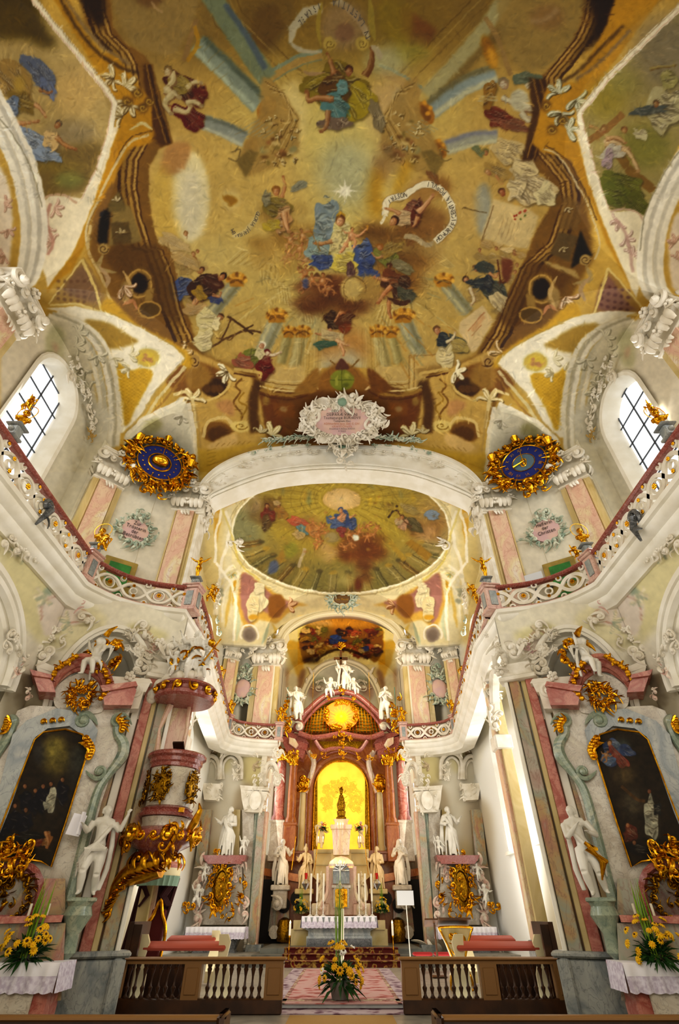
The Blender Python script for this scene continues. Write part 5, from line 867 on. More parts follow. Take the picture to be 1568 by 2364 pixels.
# upper nave walls
WX = 10.5
def win_hole(y0, w, z0, zs):
    def f(c):
        dy = np.abs(c[:, 1]-y0); r = w/2
        return (dy < r) & (c[:, 2] > z0) & (c[:, 2] < zs+np.sqrt(np.clip(r*r-dy*dy, 0, None))*1.05)
    return f
def zgrid(p0, p1, z0, z1, res=.045, zr=None):
    L = math.dist(p0, p1); n = max(2, int(L/res)+1); t = np.linspace(0, 1, n); k = int((z1-z0)/(zr or res))+1
    T, Z = np.meshgrid(t, np.linspace(z0, z1, k))
    return np.stack([p0[0]+(p1[0]-p0[0])*T, p0[1]+(p1[1]-p0[1])*T, Z], -1)
NW = {-1: (10.75, 2.5, 12.0, 16.3), 1: (11.35, 2.5, 12.0, 16.1)}
for sx, side in ((-1, 'left'), (1, 'right')):
    w = NW[sx]; hf = win_hole(*w)
    grid_mesh('wall_'+side, zgrid((sx*WX, 6.5), (sx*WX, 14.3), 9.4, 19.4), 'wall_paint', hole=hf)
    grid_mesh('wall_'+side, zgrid((sx*WX, -9), (sx*WX, 6.5), 9.4, 20, .3), 'wall_paint', hole=win_hole(3.3, 2.6, 12.2, 16.2))
    grid_mesh('wall_'+side, zgrid((sx*9.9, 13.55), (sx*6.0, 16.15), 9.4, 19.6), 'wall_paint')
    grid_mesh('wall_'+side, zgrid((sx*10.5, 13.6), (sx*9.8, 13.6), 9.4, 19), 'wall_paint')
    # window reveal, glass and glazing bars
    y0, ww, z0, zs = w; r = ww/2; out = [(y0-r, z0), (y0-r, zs)]+[(y0-r*math.cos(t), zs+r*1.05*math.sin(t)) for t in np.linspace(0, PI, 14)[1:-1]]+[(y0+r, zs), (y0+r, z0)]
    m = MB(); rings = []
    for (yy, zz) in out:
        n_ = Vector((0, yy-y0, (zz-zs) if zz > zs else 0)); n_ = n_.normalized() if n_.length else Vector((0, 0, 0))
        rings.append([Vector((sx*(WX-.10), yy, zz))+n_*.22, Vector((sx*(WX-.14), yy, zz))+n_*.16, Vector((sx*(WX-.10), yy, zz))+n_*.03, Vector((sx*(WX-.02), yy, zz))-n_*.02, Vector((sx*(WX+.5), yy, zz))-n_*.16])
    m.loft(rings, closed=False, cap=False); wf = struct('window_%d' % (1 if sx < 0 else 2), m, 'white', label=None)
    m = MB()
    for q in np.linspace(y0-r*.72, y0+r*.72, 3)[[0, 1, 2]]: m.box((sx*(WX+.46), q, (z0+zs+r)/2), (.04, .045, zs+r*.95-z0))
    for q in np.arange(z0+.5, zs+r, .95): m.box((sx*(WX+.46), y0, q), (.04, ww-.1, .04))
    m.build('glazing_bars', 'iron', wf)
    m = MB(); m.box((sx*(WX+.52), y0, (z0+zs+r)/2), (.02, ww+.2, zs+r-z0+.5)); m.build('pane', 'glass', wf)
# lower nave side walls with arched recesses, and the slanting altar walls
WLP = [(-8.95, 12.75), (-5.25, 14.75)]
ALX = Vector((math.cos(math.radians(25)), math.sin(math.radians(25)), 0)); ALN = Vector((-ALX.y, ALX.x, 0))
for sx, side in ((-1, 'left'), (1, 'right')):
    ar = lambda c: ((c[:, 1]-9.3)/2.75)**2+((c[:, 2]-6.0)/2.15)**2 < 1
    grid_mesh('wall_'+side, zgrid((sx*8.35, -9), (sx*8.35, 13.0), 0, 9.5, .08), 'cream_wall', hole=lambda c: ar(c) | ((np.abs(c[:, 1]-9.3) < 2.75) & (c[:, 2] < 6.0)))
    grid_mesh('wall_'+side, zgrid((sx*9.4, 5), (sx*9.4, 14), 0, 9.5, .3), 'white')
    m = MB()
    for k, (rr, xx) in enumerate(((0, 8.25), (.33, 8.2), (.66, 8.32))):
        pth = [(sx*xx, 9.3-(2.75-rr)*math.cos(t), 6.0+(2.15-rr*.8)*math.sin(t)) for t in np.linspace(0, PI, 30)]
        m.tube(pth, [.13, .13], 6)
        m.loft([[Vector(p), Vector((sx*(xx+.35), p[1], p[2]))] for p in pth], closed=False, cap=False)
        m.loft([[Vector(p), Vector((sx*(xx+.1), 9.3+(p[1]-9.3)*.88, 6+(p[2]-6)*.85))] for p in pth], closed=False, cap=False)
    struct('trim_2', m, 'white')
    # slanting wall with a round-headed recess over the altar
    C0 = Vector((sx*8.95, 12.75, 0)); C1 = Vector((sx*5.2, 14.8, 0)); L = (C1-C0).length
    nc = (C0+C1)/2
    def rec(c, C0=C0, C1=C1, L=L):
        s = ((c[:, 0]-C0.x)*(C1.x-C0.x)+(c[:, 1]-C0.y)*(C1.y-C0.y))/L
        return ((s-2.35)/1.12)**2+((c[:, 2]-6.6)/1.85)**2 < 1
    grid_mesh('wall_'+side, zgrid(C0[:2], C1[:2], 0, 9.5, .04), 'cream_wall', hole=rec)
    m = MB(); t_ = (C1-C0)/L; nn = Vector((-t_.y, t_.x, 0)); nn = nn if nn.y > 0 else -nn
    rings = []
    for t in np.linspace(-.3, PI+.3, 30):
        ctr = C0+t_*2.35+Vector((0, 0, 6.6)); e = lambda q, dd: ctr-t_*math.cos(t)*(1.12+q)+Vector((0, 0, math.sin(t)*(1.85+q)))+nn*dd
        rings.append([e(.24, -.02), e(.22, -.1), e(.1, -.1), e(.08, -.05), e(0, -.05), e(-.03, .25), e(-.2, .3), e(-.22, .9)])
    m.loft(rings, closed=False, cap=False); struct('trim_3', m, 'white')
    m = MB(); m.box(nc+nn*.95+Vector((0, 0, 5)), (4.4, .05, 9.6), R=Mat((0, 0, 0), t_).to_3x3()); struct('wall_'+side, m, 'greywhite')
# chancel outer walls with tall windows
CHX = 7.7
for sx, side in ((-1, 'left'), (1, 'right')):
    lo = [win_hole(25.8, 2.0, 3.9, 8.2), win_hole(21.5, 2.0, 3.9, 8.2), win_hole(17.6, 1.6, 3.9, 8.2), win_hole(25.6, 2.6, 10.6, 13.8), win_hole(20.6, 2.8, 10.6, 13.8)]
    grid_mesh('wall_'+side, zgrid((sx*CHX, 15.0), (sx*CHX, 31.3), 0, 18, .06), 'wall_paint', hole=lambda c: lo[0](c) | lo[1](c) | lo[2](c) | lo[3](c) | lo[4](c))
    grid_mesh('wall_'+side, zgrid((sx*7.7, 15.2), (sx*5.2, 14.9), 0, 9.5, .2), 'white')
    grid_mesh('wall_'+side, zgrid((sx*6.0, 16.15), (sx*CHX, 16.15), 9.4, 19, .2), 'wall_paint')
    for i, (y0, ww, z0, zs) in enumerate(((25.8, 2, 3.9, 8.2), (21.5, 2, 3.9, 8.2), (17.6, 1.6, 3.9, 8.2), (25.6, 2.6, 10.6, 13.8), (20.6, 2.8, 10.6, 13.8))):
        r = ww/2; out = [(y0-r, z0), (y0-r, zs)]+[(y0-r*math.cos(t), zs+r*1.05*math.sin(t)) for t in np.linspace(0, PI, 12)[1:-1]]+[(y0+r, zs), (y0+r, z0)]
        m = MB(); m.loft([[Vector((sx*(CHX-.03), a+(a-y0)*.06, b)), Vector((sx*(CHX-.05), a, b)), Vector((sx*(CHX+.4), y0+(a-y0)*.92, b))] for a, b in out], closed=False, cap=False)
        m.box((sx*(CHX+.05), y0, z0-.05), (.5, ww+.3, .12))
        wf = struct('window_%d' % (3+i+(5 if sx > 0 else 0)), m, 'white')
        m = MB(); m.box((sx*(CHX+.3), y0, (z0+zs+r)/2), (.04, .05, zs+r-z0))
        for q in np.arange(z0+.8, zs+r, .9): m.box((sx*(CHX+.3), y0, q), (.04, ww-.1, .035))
        m.build('glazing_bars', 'iron', wf)
        m = MB(); m.box((sx*(CHX+.36), y0, (z0+zs+r)/2), (.02, ww+.2, zs+r-z0+.3)); m.build('pane', 'glass', wf)
# apse front wall, arch, side walls, end wall
PY = 31.2; APW = 4.5
I_out = [(634, 1500), (634, 1482), (650, 1450), (680, 1425), (730, 1405), (788, 1399)]
I_in = [(655, 1510), (655, 1490), (668, 1462), (700, 1438), (740, 1424), (788, 1420)]
io = arcpts(I_out, PY); ii = arcpts(I_in, PY)
ix = np.array([p.x for p in io]); iz = np.array([p.z for p in io])
for sx, side in ((-1, 'left'), (1, 'right')):
    grid_mesh('wall_front', zgrid((sx*APW, PY), (sx*CHX, PY), 0, 17.6, .05), 'cream_wall')
    m = MB()
    m.box((sx*APW, 31.7, 8), (.3, 1.7, 16)); m.box((sx*APW, 36.2, 8), (.3, 2.2, 16)); m.box((sx*APW, 33.8, 13), (.3, 3, 6)); m.box((sx*APW, 33.8, 2.2), (.3, 3, 4.4))
    m.box((sx*APW, 33.8, 9), (.3, .1, 2)); struct('wall_'+side, m, 'apse_white')
    m = MB(); m.box((sx*(APW+.1), 33.8, 7.2), (.02, 2.8, 5.7)); struct('window_%d' % (13 if sx < 0 else 14), m, 'glass')
X, Z = np.meshgrid(np.arange(-6, 6.01, .04), np.arange(13.4, 19.2, .04))
grid_mesh('wall_front', np.stack([X, X*0+PY, Z], -1), 'fresco_chancel', hole=lambda c: np.where(np.abs(c[:, 0]) < 4.4, c[:, 2] < np.interp(c[:, 0], ix, iz), True))
m = MB(); arch_ring(m, io, ii, .9, [(-.05, .02), (0, -.15), (.15, -.18), (.2, -.08), (.5, -.04), (.6, -.1), (.8, -.1), (.85, 0), (1, 0)]); struct('trim_4', m, 'white_apse')
grid_mesh('wall_end', zgrid((-4.7, 37), (4.7, 37), 0, 18.1, .05), 'fresco_apse')
# moulded arch round the end wall lunette
m = MB(); P0 = [(688, 1640), (700, 1595), (718, 1560), (745, 1535), (788, 1524)]; P = arcpts(P0, 36.9)
rg = smooth_pts(P, 5); m.tube(rg, [.16, .16], 8); m.tube([p*1.0+Vector((-.22 if p.x > 0 else .22, 0, -.2)) for p in rg], [.08, .08], 6); struct('trim_5', m, 'white_apse')
m = MB(); m.box((0, -9, 10), (22, .3, 21)); struct('wall_back', m, 'cream')
# floors
m = MB(); m.box((0, 3.4, -.1), (22, 25.4, .2)); struct('floor', m, 'floor_stone')
m = MB(); m.box((0, 22.4, .0), (15.4, 11.6, .2)); m.box((0, 32.6, .2), (15.4, 9.2, .4)); struct('floor', m, 'floor_stone')
m = MB()
for i in range(3): m.box((0, 26.5+.75*i+2.5, .1+.17*(i+.5)-.0), (8.0-.5*i, 5.0, .17))
struct('trim_6', m, 'step_stone')
# ---------------------------------------------------------------- ornament, lettering and figures
def scroll(mb, M, p, s, rot, hand=1, th=.12, turns=1.25, tail=1.2, depth=.25, n=6):
    # a volute with a sweeping tail, lying in the local XZ plane and standing forward (local -Y)
    pts = []; rs = []
    for i in range(17):
        t = i/16; a = rot+hand*(tail*(1-t)*0+t*turns*2*PI); r = s*(1-t)**.8*.62
        cx = math.cos(rot)*s*.0; pts.append(M @ Vector((p[0]+r*math.cos(a), -s*depth*(.3+.7*t), p[1]+r*math.sin(a)))); rs.append(s*th*(1.1-.35*t))
    a0 = rot; T0 = Vector((math.cos(a0-hand*PI/2), 0, math.sin(a0-hand*PI/2))); st = Vector((p[0]+s*.62*math.cos(a0), -s*depth*.3, p[1]+s*.62*math.sin(a0)))
    pre = [M @ (st+T0*s*q*tail+Vector((math.cos(a0), 0, math.sin(a0)))*(-s*.35*q*q)) for q in (1, .66, .33)]
    mb.tube(pre+pts, [s*th*.25, s*th*.7, s*th]+rs, n); mb.ball(pts[-1], s*th*1.7, 7, 5)
def leaf(mb, M, p, l, rot, w=.3, curl=.5, n=6):
    pts = []; rs = []
    for i in range(7):
        t = i/6; pts.append(M @ Vector((p[0]+l*t*math.cos(rot+curl*t*.8), -l*(.12+.38*math.sin(t*PI*.8)), p[1]+l*t*math.sin(rot+curl*t*.8)))); rs.append(l*w*.5*(math.sin(PI*(.12+.8*t))**.8)+.003)
    T, U = frames(pts); vs = []; fs = []
    mb.tube(pts, rs, n, flat=.4)
def rosette(mb, M, p, r, n=5, out=.3):
    for k in range(n):
        t = 2*PI*k/n; mb.ball(M @ Vector((p[0]+r*.6*math.cos(t), -r*out, p[1]+r*.6*math.sin(t))), r*.42, 6, 4)
    mb.ball(M @ Vector((p[0], -r*out*1.7, p[1])), r*.3, 6, 4)
def rocaille(mb, M, w, hh, seed=0, n=12, size=None, leaves=True, open_=False):
    # irregular wreath of C-scrolls and leaves round an oval
    R = random.Random(seed); s = size or (w+hh)*.14
    for k in range(n):
        t = 2*PI*(k+R.uniform(-.2, .2))/n; x, z = w/2*math.cos(t), hh/2*math.sin(t); q = s*R.uniform(.75, 1.25)
        scroll(mb, M, (x, z), q, t+R.choice((-1, 1))*R.uniform(.6, 1.4), R.choice((-1, 1)), th=R.uniform(.12, .19), turns=R.uniform(.7, 1.2), tail=R.uniform(.9, 1.7))
        if leaves:
            for j in range(2): leaf(mb, M, (x, z), q*R.uniform(.9, 1.5), t+R.uniform(-.9, .9), R.uniform(.22, .36), R.uniform(-1, 1))
def cluster(mb, M, w, hh, seed, n, s):
    R = random.Random(seed)
    for k in range(n):
        x, z = R.uniform(-w/2, w/2), R.uniform(-hh/2, hh/2); q = s*R.uniform(.6, 1.2); c = R.random()
        if c < .4: scroll(mb, M, (x, z), q, R.uniform(0, 6.3), R.choice((-1, 1)), th=R.uniform(.14, .22), turns=R.uniform(.6, 1.1))
        elif c < .8: leaf(mb, M, (x, z), q*1.3, R.uniform(0, 6.3), .34, R.uniform(-1, 1))
        else: rosette(mb, M, (x, z), q*.5)
_glyph = {}
def glyph(ch):
    if ch in _glyph: return _glyph[ch]
    c = bpy.data.curves.new('letter', 'FONT'); c.body = ch; c.size = 1; c.extrude = .02; c.resolution_u = 2; o = bpy.data.objects.new('letter', c); COL.objects.link(o)
    bpy.context.view_layer.update(); me = o.to_mesh(); r = ([v.co.copy() for v in me.vertices], [tuple(p.vertices) for p in me.polygons]); w = max([v.x for v in r[0]], default=.25)
    o.to_mesh_clear(); bpy.data.objects.remove(o); bpy.data.curves.remove(c); _glyph[ch] = (r[0], r[1], w+.08 if r[0] else .3); return _glyph[ch]
def text(mb, M, s, size, p=(0, 0), center=True, xs=1.0):
    # lettering in the local XZ plane, facing local -Y
    W = sum(glyph(c)[2] for c in s)*size*xs; x = p[0]-(W/2 if center else 0)
    for c in s:
        v, f, w = glyph(c); mb.add([M @ Vector((x+q.x*size*xs, -q.z*size*.5, p[1]+q.y*size)) for q in v], f); x += w*size*xs
    return W
_fig = {}
def remesh(mb, vox, name, sm=2):
    me = bpy.data.meshes.new(name); me.from_pydata([tuple(v) for v in mb.v], [], mb.f); o = bpy.data.objects.new(name, me); COL.objects.link(o)
    r = o.modifiers.new('r', 'REMESH'); r.mode = 'VOXEL'; r.voxel_size = vox; q = o.modifiers.new('s', 'SMOOTH'); q.factor = .5; q.iterations = sm
    dg = bpy.context.evaluated_depsgraph_get(); m2 = bpy.data.meshes.new_from_object(o.evaluated_get(dg)); bpy.data.objects.remove(o); bpy.data.meshes.remove(me)
    m2.polygons.foreach_set('use_smooth', [True]*len(m2.polygons)); return m2
def body(key, arms, legs, robe=None, cloak=0, beard=False, wings=False, seed=0, vox=.011, mitre=False, lean=.0, head_turn=0, chubby=False, headwear=None, fingers=True):
    # figure of height 1 standing on z=0 and facing -Y; arms/legs are joint lists
    if key in _fig: return _fig[key]
    R = random.Random(seed); b = MB(); V = Vector; c = 1.35 if chubby else (1 if robe else 1.18); L_ = lean
    hip = V((0, 0, .50 if not chubby else .44)); waist = V((L_*.4, 0, .6 if not chubby else .55)); chest = V((L_*.9, .005, .735 if not chubby else .68)); neck = V((L_, 0, .835 if not chubby else .76)); hd = V((L_*1.05+head_turn*.01, -.012, .915 if not chubby else .865)); hr = .058 if not chubby else .088
    b.tube([hip+V((0, 0, -.02)), hip+V((0, 0, .04)), waist, chest, neck+V((0, 0, -.02))], [.075*c, .088*c, .07*c, .088*c, .045], 12, flat=.8); b.tube([chest+V((-.1*c, 0, .045)), chest+V((0, 0, .06)), chest+V((.1*c, 0, .045))], [.042*c, .055*c, .042*c], 10); b.tube([neck+V((0, 0, -.03)), hd], [.036*c, .03*c], 8)
    Rh = Matrix.Rotation(head_turn, 3, 'Z'); F_ = lambda x, y, z: hd+Rh @ V((x, y, z))*hr
    b.ball(hd, hr, 12, 9, (.82, .95, 1.12)); b.ball(F_(0, -.25, -.55), hr*.6, 8, 6, (.9, .9, .9)); b.tube([F_(0, -.9, .25), F_(0, -1.12, -.1), F_(0, -.95, -.2)], [hr*.1, hr*.2, hr*.12], 6)
    for q in (-1, 1): b.ball(F_(q*.88, .1, 0), hr*.2, 6, 4, (.5, .8, 1.2)); b.tube([F_(q*.12, -.95, .28), F_(q*.55, -.82, .3)], hr*.1, 5)
    b.tube([F_(-.22, -.88, -.5), F_(0, -.95, -.48), F_(.22, -.88, -.5)], hr*.09, 5)
    for k in range(12):
        t = k/11*PI*1.3-PI*.15; b.tube([F_(.75*math.cos(t), .35, .4+.7*math.sin(t)), F_(.95*math.cos(t+.2), .7, .1+.6*math.sin(t)), F_(.85*math.cos(t), .75, -.5+.3*math.sin(t))], hr*.3, 6)
    b.ball(F_(0, .35, .35), hr*.95, 10, 7)
    if beard:
        for q in (-.4, -.1, .2, .45): b.tube([F_(q, -.7, -.6), F_(q*.7, -.95, -1.2), F_(q*.4, -.9, -1.8)], [hr*.3, hr*.28, hr*.08], 6)
    if mitre: b.tube([F_(0, 0, .7), F_(0, 0, 1.5), F_(0, 0, 2.5)], [hr*.85, hr*1.05, hr*.15], 10, flat=.6)
    if headwear == 'veil':
        for q in (-1, 1): b.tube([F_(0, .2, 1.1), F_(q*.95, .3, .4), F_(q*1.1, .3, -.8), F_(q*1.5, .3, -2)], [hr*.3, hr*.35, hr*.4, hr*.5], 7)
    for q, (sh, a) in enumerate(zip((-1, 1), arms)):
        s0 = chest+V((sh*.115*c, 0, .045)); e, hnd = V(a[0]), V(a[1]); b.tube([s0, (s0+e)/2, e], [.04*c, .036*c, .028*c], 8); b.tube([e, (e+hnd)/2, hnd], [.028*c, .028*c, .017*c], 8)
        d = (hnd-e).normalized(); pl = hnd+d*.03; b.tube([hnd, pl], [.017, .021], 8, flat=.6)
        if fingers:
            sd = d.cross(V((0, 0, 1))) if abs(d.z) < .9 else V((1, 0, 0)); sd.normalize(); nb = sd.cross(d)
            for i, (o, l) in enumerate(((-.016, .03), (-.005, .036), (.006, .034), (.016, .027))): b.tube([pl+sd*o, pl+sd*o*1.25+d*l*.55, pl+sd*o*1.3+d*l-nb*.012], [.0075, .007, .006], 5)
            b.tube([hnd+sd*-.012, hnd-sd*.03+d*.02, hnd-sd*.034+d*.036], [.009, .008, .006], 5)
        if robe: b.tube([s0, (s0+e)/2+V((0, 0, -.01)), e, e+(hnd-e)*.55+V((0, 0, -.01)), e+(hnd-e)*.6+V((0, 0, -.05))], [.052, .055, .052, .045, .03], 8)
    for sh, l in zip((-1, 1), legs):
        s0 = hip+V((sh*.045*c, 0, 0)); k_, a = V(l[0]), V(l[1]); b.tube([s0, (s0+k_)/2, k_], [.062*c, .058*c, .04*c], 10); b.tube([k_, k_.lerp(a, .35)+V((0, .008, 0)), a], [.04*c, .044*c, .027*c], 10)
        b.tube([a+V((0, .015, 0)), a+V((sh*.01, -.03, -.012)), a+V((sh*.02, -.075, -.022))], [.022*c, .022*c, .015*c], 8, flat=.7)
    if robe:
        # skirt of hanging folds from the waist to the hem, one knee pushing forward
        nf = 15; kn = robe.get('knee', (-.05, -.09, .3)); hem = robe.get('hem', .0); wd = robe.get('w', .15)
        b.tube([waist, hip+V((0, 0, -.02)), V((0, 0, .3)), V((0, 0, hem+.03))], [.08, .105, wd*.72, wd*.8], 14, flat=.75)
        b.tube([hip+V((kn[0]*.5, -.03, 0)), V(kn), V((kn[0], kn[1]*.6, .04))], [.06, .055, .04], 9)
        for k in range(nf):
            t = 2*PI*k/nf+R.uniform(-.15, .15); r1, r2 = .095, wd*R.uniform(.85, 1.12); sw = R.uniform(-.03, .03)
            b.tube([V((math.cos(t)*.07, math.sin(t)*.055, .6)), V((math.cos(t)*r1, math.sin(t)*r1*.8, .48)), V((math.cos(t+sw*4)*r2*.85+sw, math.sin(t)*r2*.68, .25)), V((math.cos(t+sw*6)*r2+sw, math.sin(t)*r2*.82, hem))], [.012, .02, .022, R.uniform(.018, .032)], 6)
        for k in range(6): t = R.uniform(-2.6, -.5); b.tube([chest+V((math.cos(t)*.09-.0, math.sin(t)*.08, .06)), chest+V((math.cos(t+.3)*.095, math.sin(t+.2)*.085, -.05)), waist+V((math.cos(t+.6)*.08, math.sin(t+.5)*.075, -.02))], [.008, .013, .009], 5)
    for k in range(cloak):
        # cloak swept from one shoulder across to the other hip, and flying ends
        y = .03+k*.022; sg = -1 if seed % 2 else 1
        b.tube([chest+V((sg*.12, .03, .07-k*.01)), chest+V((sg*.09, -.09, -.02-k*.02)), waist+V((-sg*.02, -.1, -.05-k*.02)), hip+V((-sg*.12, -.05, -.01-k*.03)), hip+V((-sg*.17, .02, -.12-k*.04)), V((-sg*.16, .04, .22-k*.03))], [.02, .022, .022, .024, .024, .012], 6)
        b.tube([chest+V((sg*.12, .05, .05)), V((sg*(.15+.01*k), .09, .55)), V((sg*(.17+.015*k), .08+.01*k, .3)), V((sg*(.14+.02*k), .09, .08))], [.03, .032, .03, .02], 6)
    if wings:
        for sg in (-1, 1):
            for k in range(6): b.tube([chest+V((sg*.03, .07, .03)), chest+V((sg*(.14+.01*k), .12, .13-.015*k)), chest+V((sg*(.27-.02*k), .15, .06-.05*k)), chest+V((sg*(.25-.035*k), .14, -.06-.05*k))], [.016, .022, .02, .006], 6, flat=.6)
    _fig[key] = remesh(b, vox, 'figure_body'); return _fig[key]
def fobj(name, me, m, loc, hgt, face=0, parent=None, tilt=(0, 0), **k):
    # place a shared figure mesh: face = turn about the vertical
    key = m+me.name
    if key not in _fig: q = me.copy(); q.materials.clear(); q.materials.append(MATS[m]); _fig[key] = q
    o = bpy.data.objects.new(name, _fig[key]); COL.objects.link(o); o.rotation_euler = (tilt[0], tilt[1], face); o.scale = (hgt, hgt, hgt)
    if parent: o.parent = parent; o.location = Vector(loc)-Vector(parent['_o'])
    else: o.location = loc; o['_o'] = tuple(loc)
    return tag(o, **k)
LEGS_S = (((-.05, -.03, .27), (-.045, .0, .035)), ((.06, -.05, .27), (.075, .02, .035)))
LEGS_P = (((-.09, -.1, .26), (-.06, -.02, .05)), ((.08, -.03, .24), (.1, .08, .06)))
LEGS_SIT = (((-.09, -.2, .4), (-.07, -.2, .12)), ((.1, -.19, .38), (.12, -.12, .1)))
def B(k):
    a = {'saint_book': lambda: body('saint_book', (((-.2, -.02, .62), (-.1, -.16, .62)), ((.2, .0, .64), (.24, -.14, .74))), LEGS_S, robe={'knee': (-.06, -.1, .3)}, cloak=4, beard=True, seed=1),
         'saint_pray': lambda: body('saint_pray', (((-.19, -.03, .62), (-.05, -.15, .72)), ((.18, -.03, .62), (.06, -.15, .7))), LEGS_S, robe={'knee': (.06, -.1, .3)}, cloak=4, seed=2, headwear='veil', head_turn=.2),
         'saint_point': lambda: body('saint_point', (((-.2, -.02, .64), (-.3, -.12, .72)), ((.17, -.03, .6), (.07, -.15, .62))), LEGS_S, robe={'knee': (.05, -.1, .28)}, cloak=5, beard=True, seed=3, head_turn=-.3),
         'bishop': lambda: body('bishop', (((-.2, -.02, .64), (-.27, -.14, .7)), ((.18, -.03, .6), (.1, -.15, .6))), LEGS_S, robe={'w': .17, 'knee': (.05, -.1, .28)}, cloak=4, beard=True, mitre=True, seed=4),
         'angel_stand': lambda: body('angel_stand', (((-.2, -.05, .7), (-.3, -.1, .86)), ((.18, -.05, .62), (.2, -.2, .6))), LEGS_P, robe={'w': .12, 'hem': .2}, cloak=3, wings=True, seed=5),
         'scribe': lambda: body('scribe', (((-.19, -.02, .66), (-.26, -.14, .72)), ((.2, -.03, .7), (.25, -.08, .9))), LEGS_P, cloak=2, seed=6, head_turn=.5, lean=-.02),
         'youth': lambda: body('youth', (((-.17, -.1, .62), (-.02, -.16, .74)), ((.2, -.02, .62), (.1, -.13, .66))), LEGS_P, cloak=2, seed=7, head_turn=-.5, lean=-.03),
         'putto': lambda: body('putto', (((-.2, -.03, .66), (-.3, -.12, .74)), ((.2, -.03, .64), (.28, -.14, .56))), LEGS_P, cloak=1, wings=True, seed=8, chubby=True, vox=.014),
         'putto_sit': lambda: body('putto_sit', (((-.2, -.03, .72), (-.26, -.06, .92)), ((.2, -.05, .6), (.26, -.16, .5))), LEGS_SIT, cloak=2, wings=True, seed=9, chubby=True, vox=.013),
         'putto_fly': lambda: body('putto_fly', (((-.21, -.03, .74), (-.3, -.05, .9)), ((.2, -.06, .66), (.32, -.12, .7))), (((-.08, -.16, .3), (-.1, -.05, .12)), ((.1, .02, .24), (.14, .16, .12))), cloak=2, wings=True, seed=10, chubby=True, vox=.014),
         'crucified': lambda: body('crucified', (((-.22, 0, .82), (-.36, .0, .93)), ((.22, 0, .82), (.36, 0, .93))), (((-.02, -.06, .27), (0, 0, .03)), ((.03, -.06, .27), (.02, 0, .04))), beard=True, seed=11)}
    return a[k]()
def bust(mb, hh):
    mb.lathe([(.10, 0), (.12, .03), (.06, .08), (.05, .14), (.09, .18)], n=10); mb.tube([(0, 0, .18), (0, 0, .3), (0, 0, .42)], [.1, .2, .09], 10, flat=.7); mb.tube([(-.2, 0, .34), (0, 0, .4), (.2, 0, .34)], [.07, .11, .07], 8); mb.tube([(0, 0, .42), (0, -.01, .55)], .06, 8)
    mb.ball((0, -.01, .62), .1, 12, 8, (.85, 1, 1.15)); mb.ball((0, .03, .65), .105, 10, 7); mb.tube([(0, -.1, .65), (0, -.13, .61), (0, -.1, .6)], [.012, .022, .012], 6)
    for q in (-.3, -.1, .1, .3): mb.tube([(q*.2, -.08, .56), (q*.2, -.1, .49)], [.03, .012], 5)
    for q in range(-3, 4): mb.tube([(q*.05, -.06, .4), (q*.06+.03, -.14, .3), (q*.05, -.1, .2)], [.015, .025, .01], 5)
# ---------------------------------------------------------------- gallery: cornice, balustrades, pilasters
cmap = {}
RZ = 10.5; DZ = 9.62
def rpath(sx, P): return [Vector((sx*abs(x), y, 0)) for x, y in P]
PN = [(8, -4), (8, 0), (8, 4), (8, 8), (8, 12.75)]
PCN = [(8, 12.8), (7.86, 13.1), (7.6, 13.5), (7.25, 13.9), (6.85, 14.2), (6.4, 14.4), (5.96, 14.53), (5.4, 14.66)]
PCH = [(5.1, 15.2), (5.25, 17.3), (5.6, 20.5), (5.95, 23.8), (6.3, 27.0), (6.5, 29.0)]
PAP = [(6.45, 29.2), (6.2, 29.75), (5.7, 30.15), (5.1, 30.4), (4.4, 30.55), (3.75, 30.6)]
def resample(P, n):
    d = [0]
    for i in range(1, len(P)): d.append(d[-1]+(P[i]-P[i-1]).length)
    out = []
    for k in range(n+1):
        q = d[-1]*k/n; i = max(j for j in range(len(d)) if d[j] <= q+1e-9); i = min(i, len(P)-2); out.append(P[i].lerp(P[i+1], (q-d[i])/(d[i+1]-d[i])))
    return out, d[-1]
rosm = MB(); rosette(rosm, Matrix.Identity(4), (0, 0), .085, 6, .3); _ro = rosm.build('rosette', 'gold', loc=(0, 0, 0)); ROSE = _ro.data; bpy.data.objects.remove(_ro)
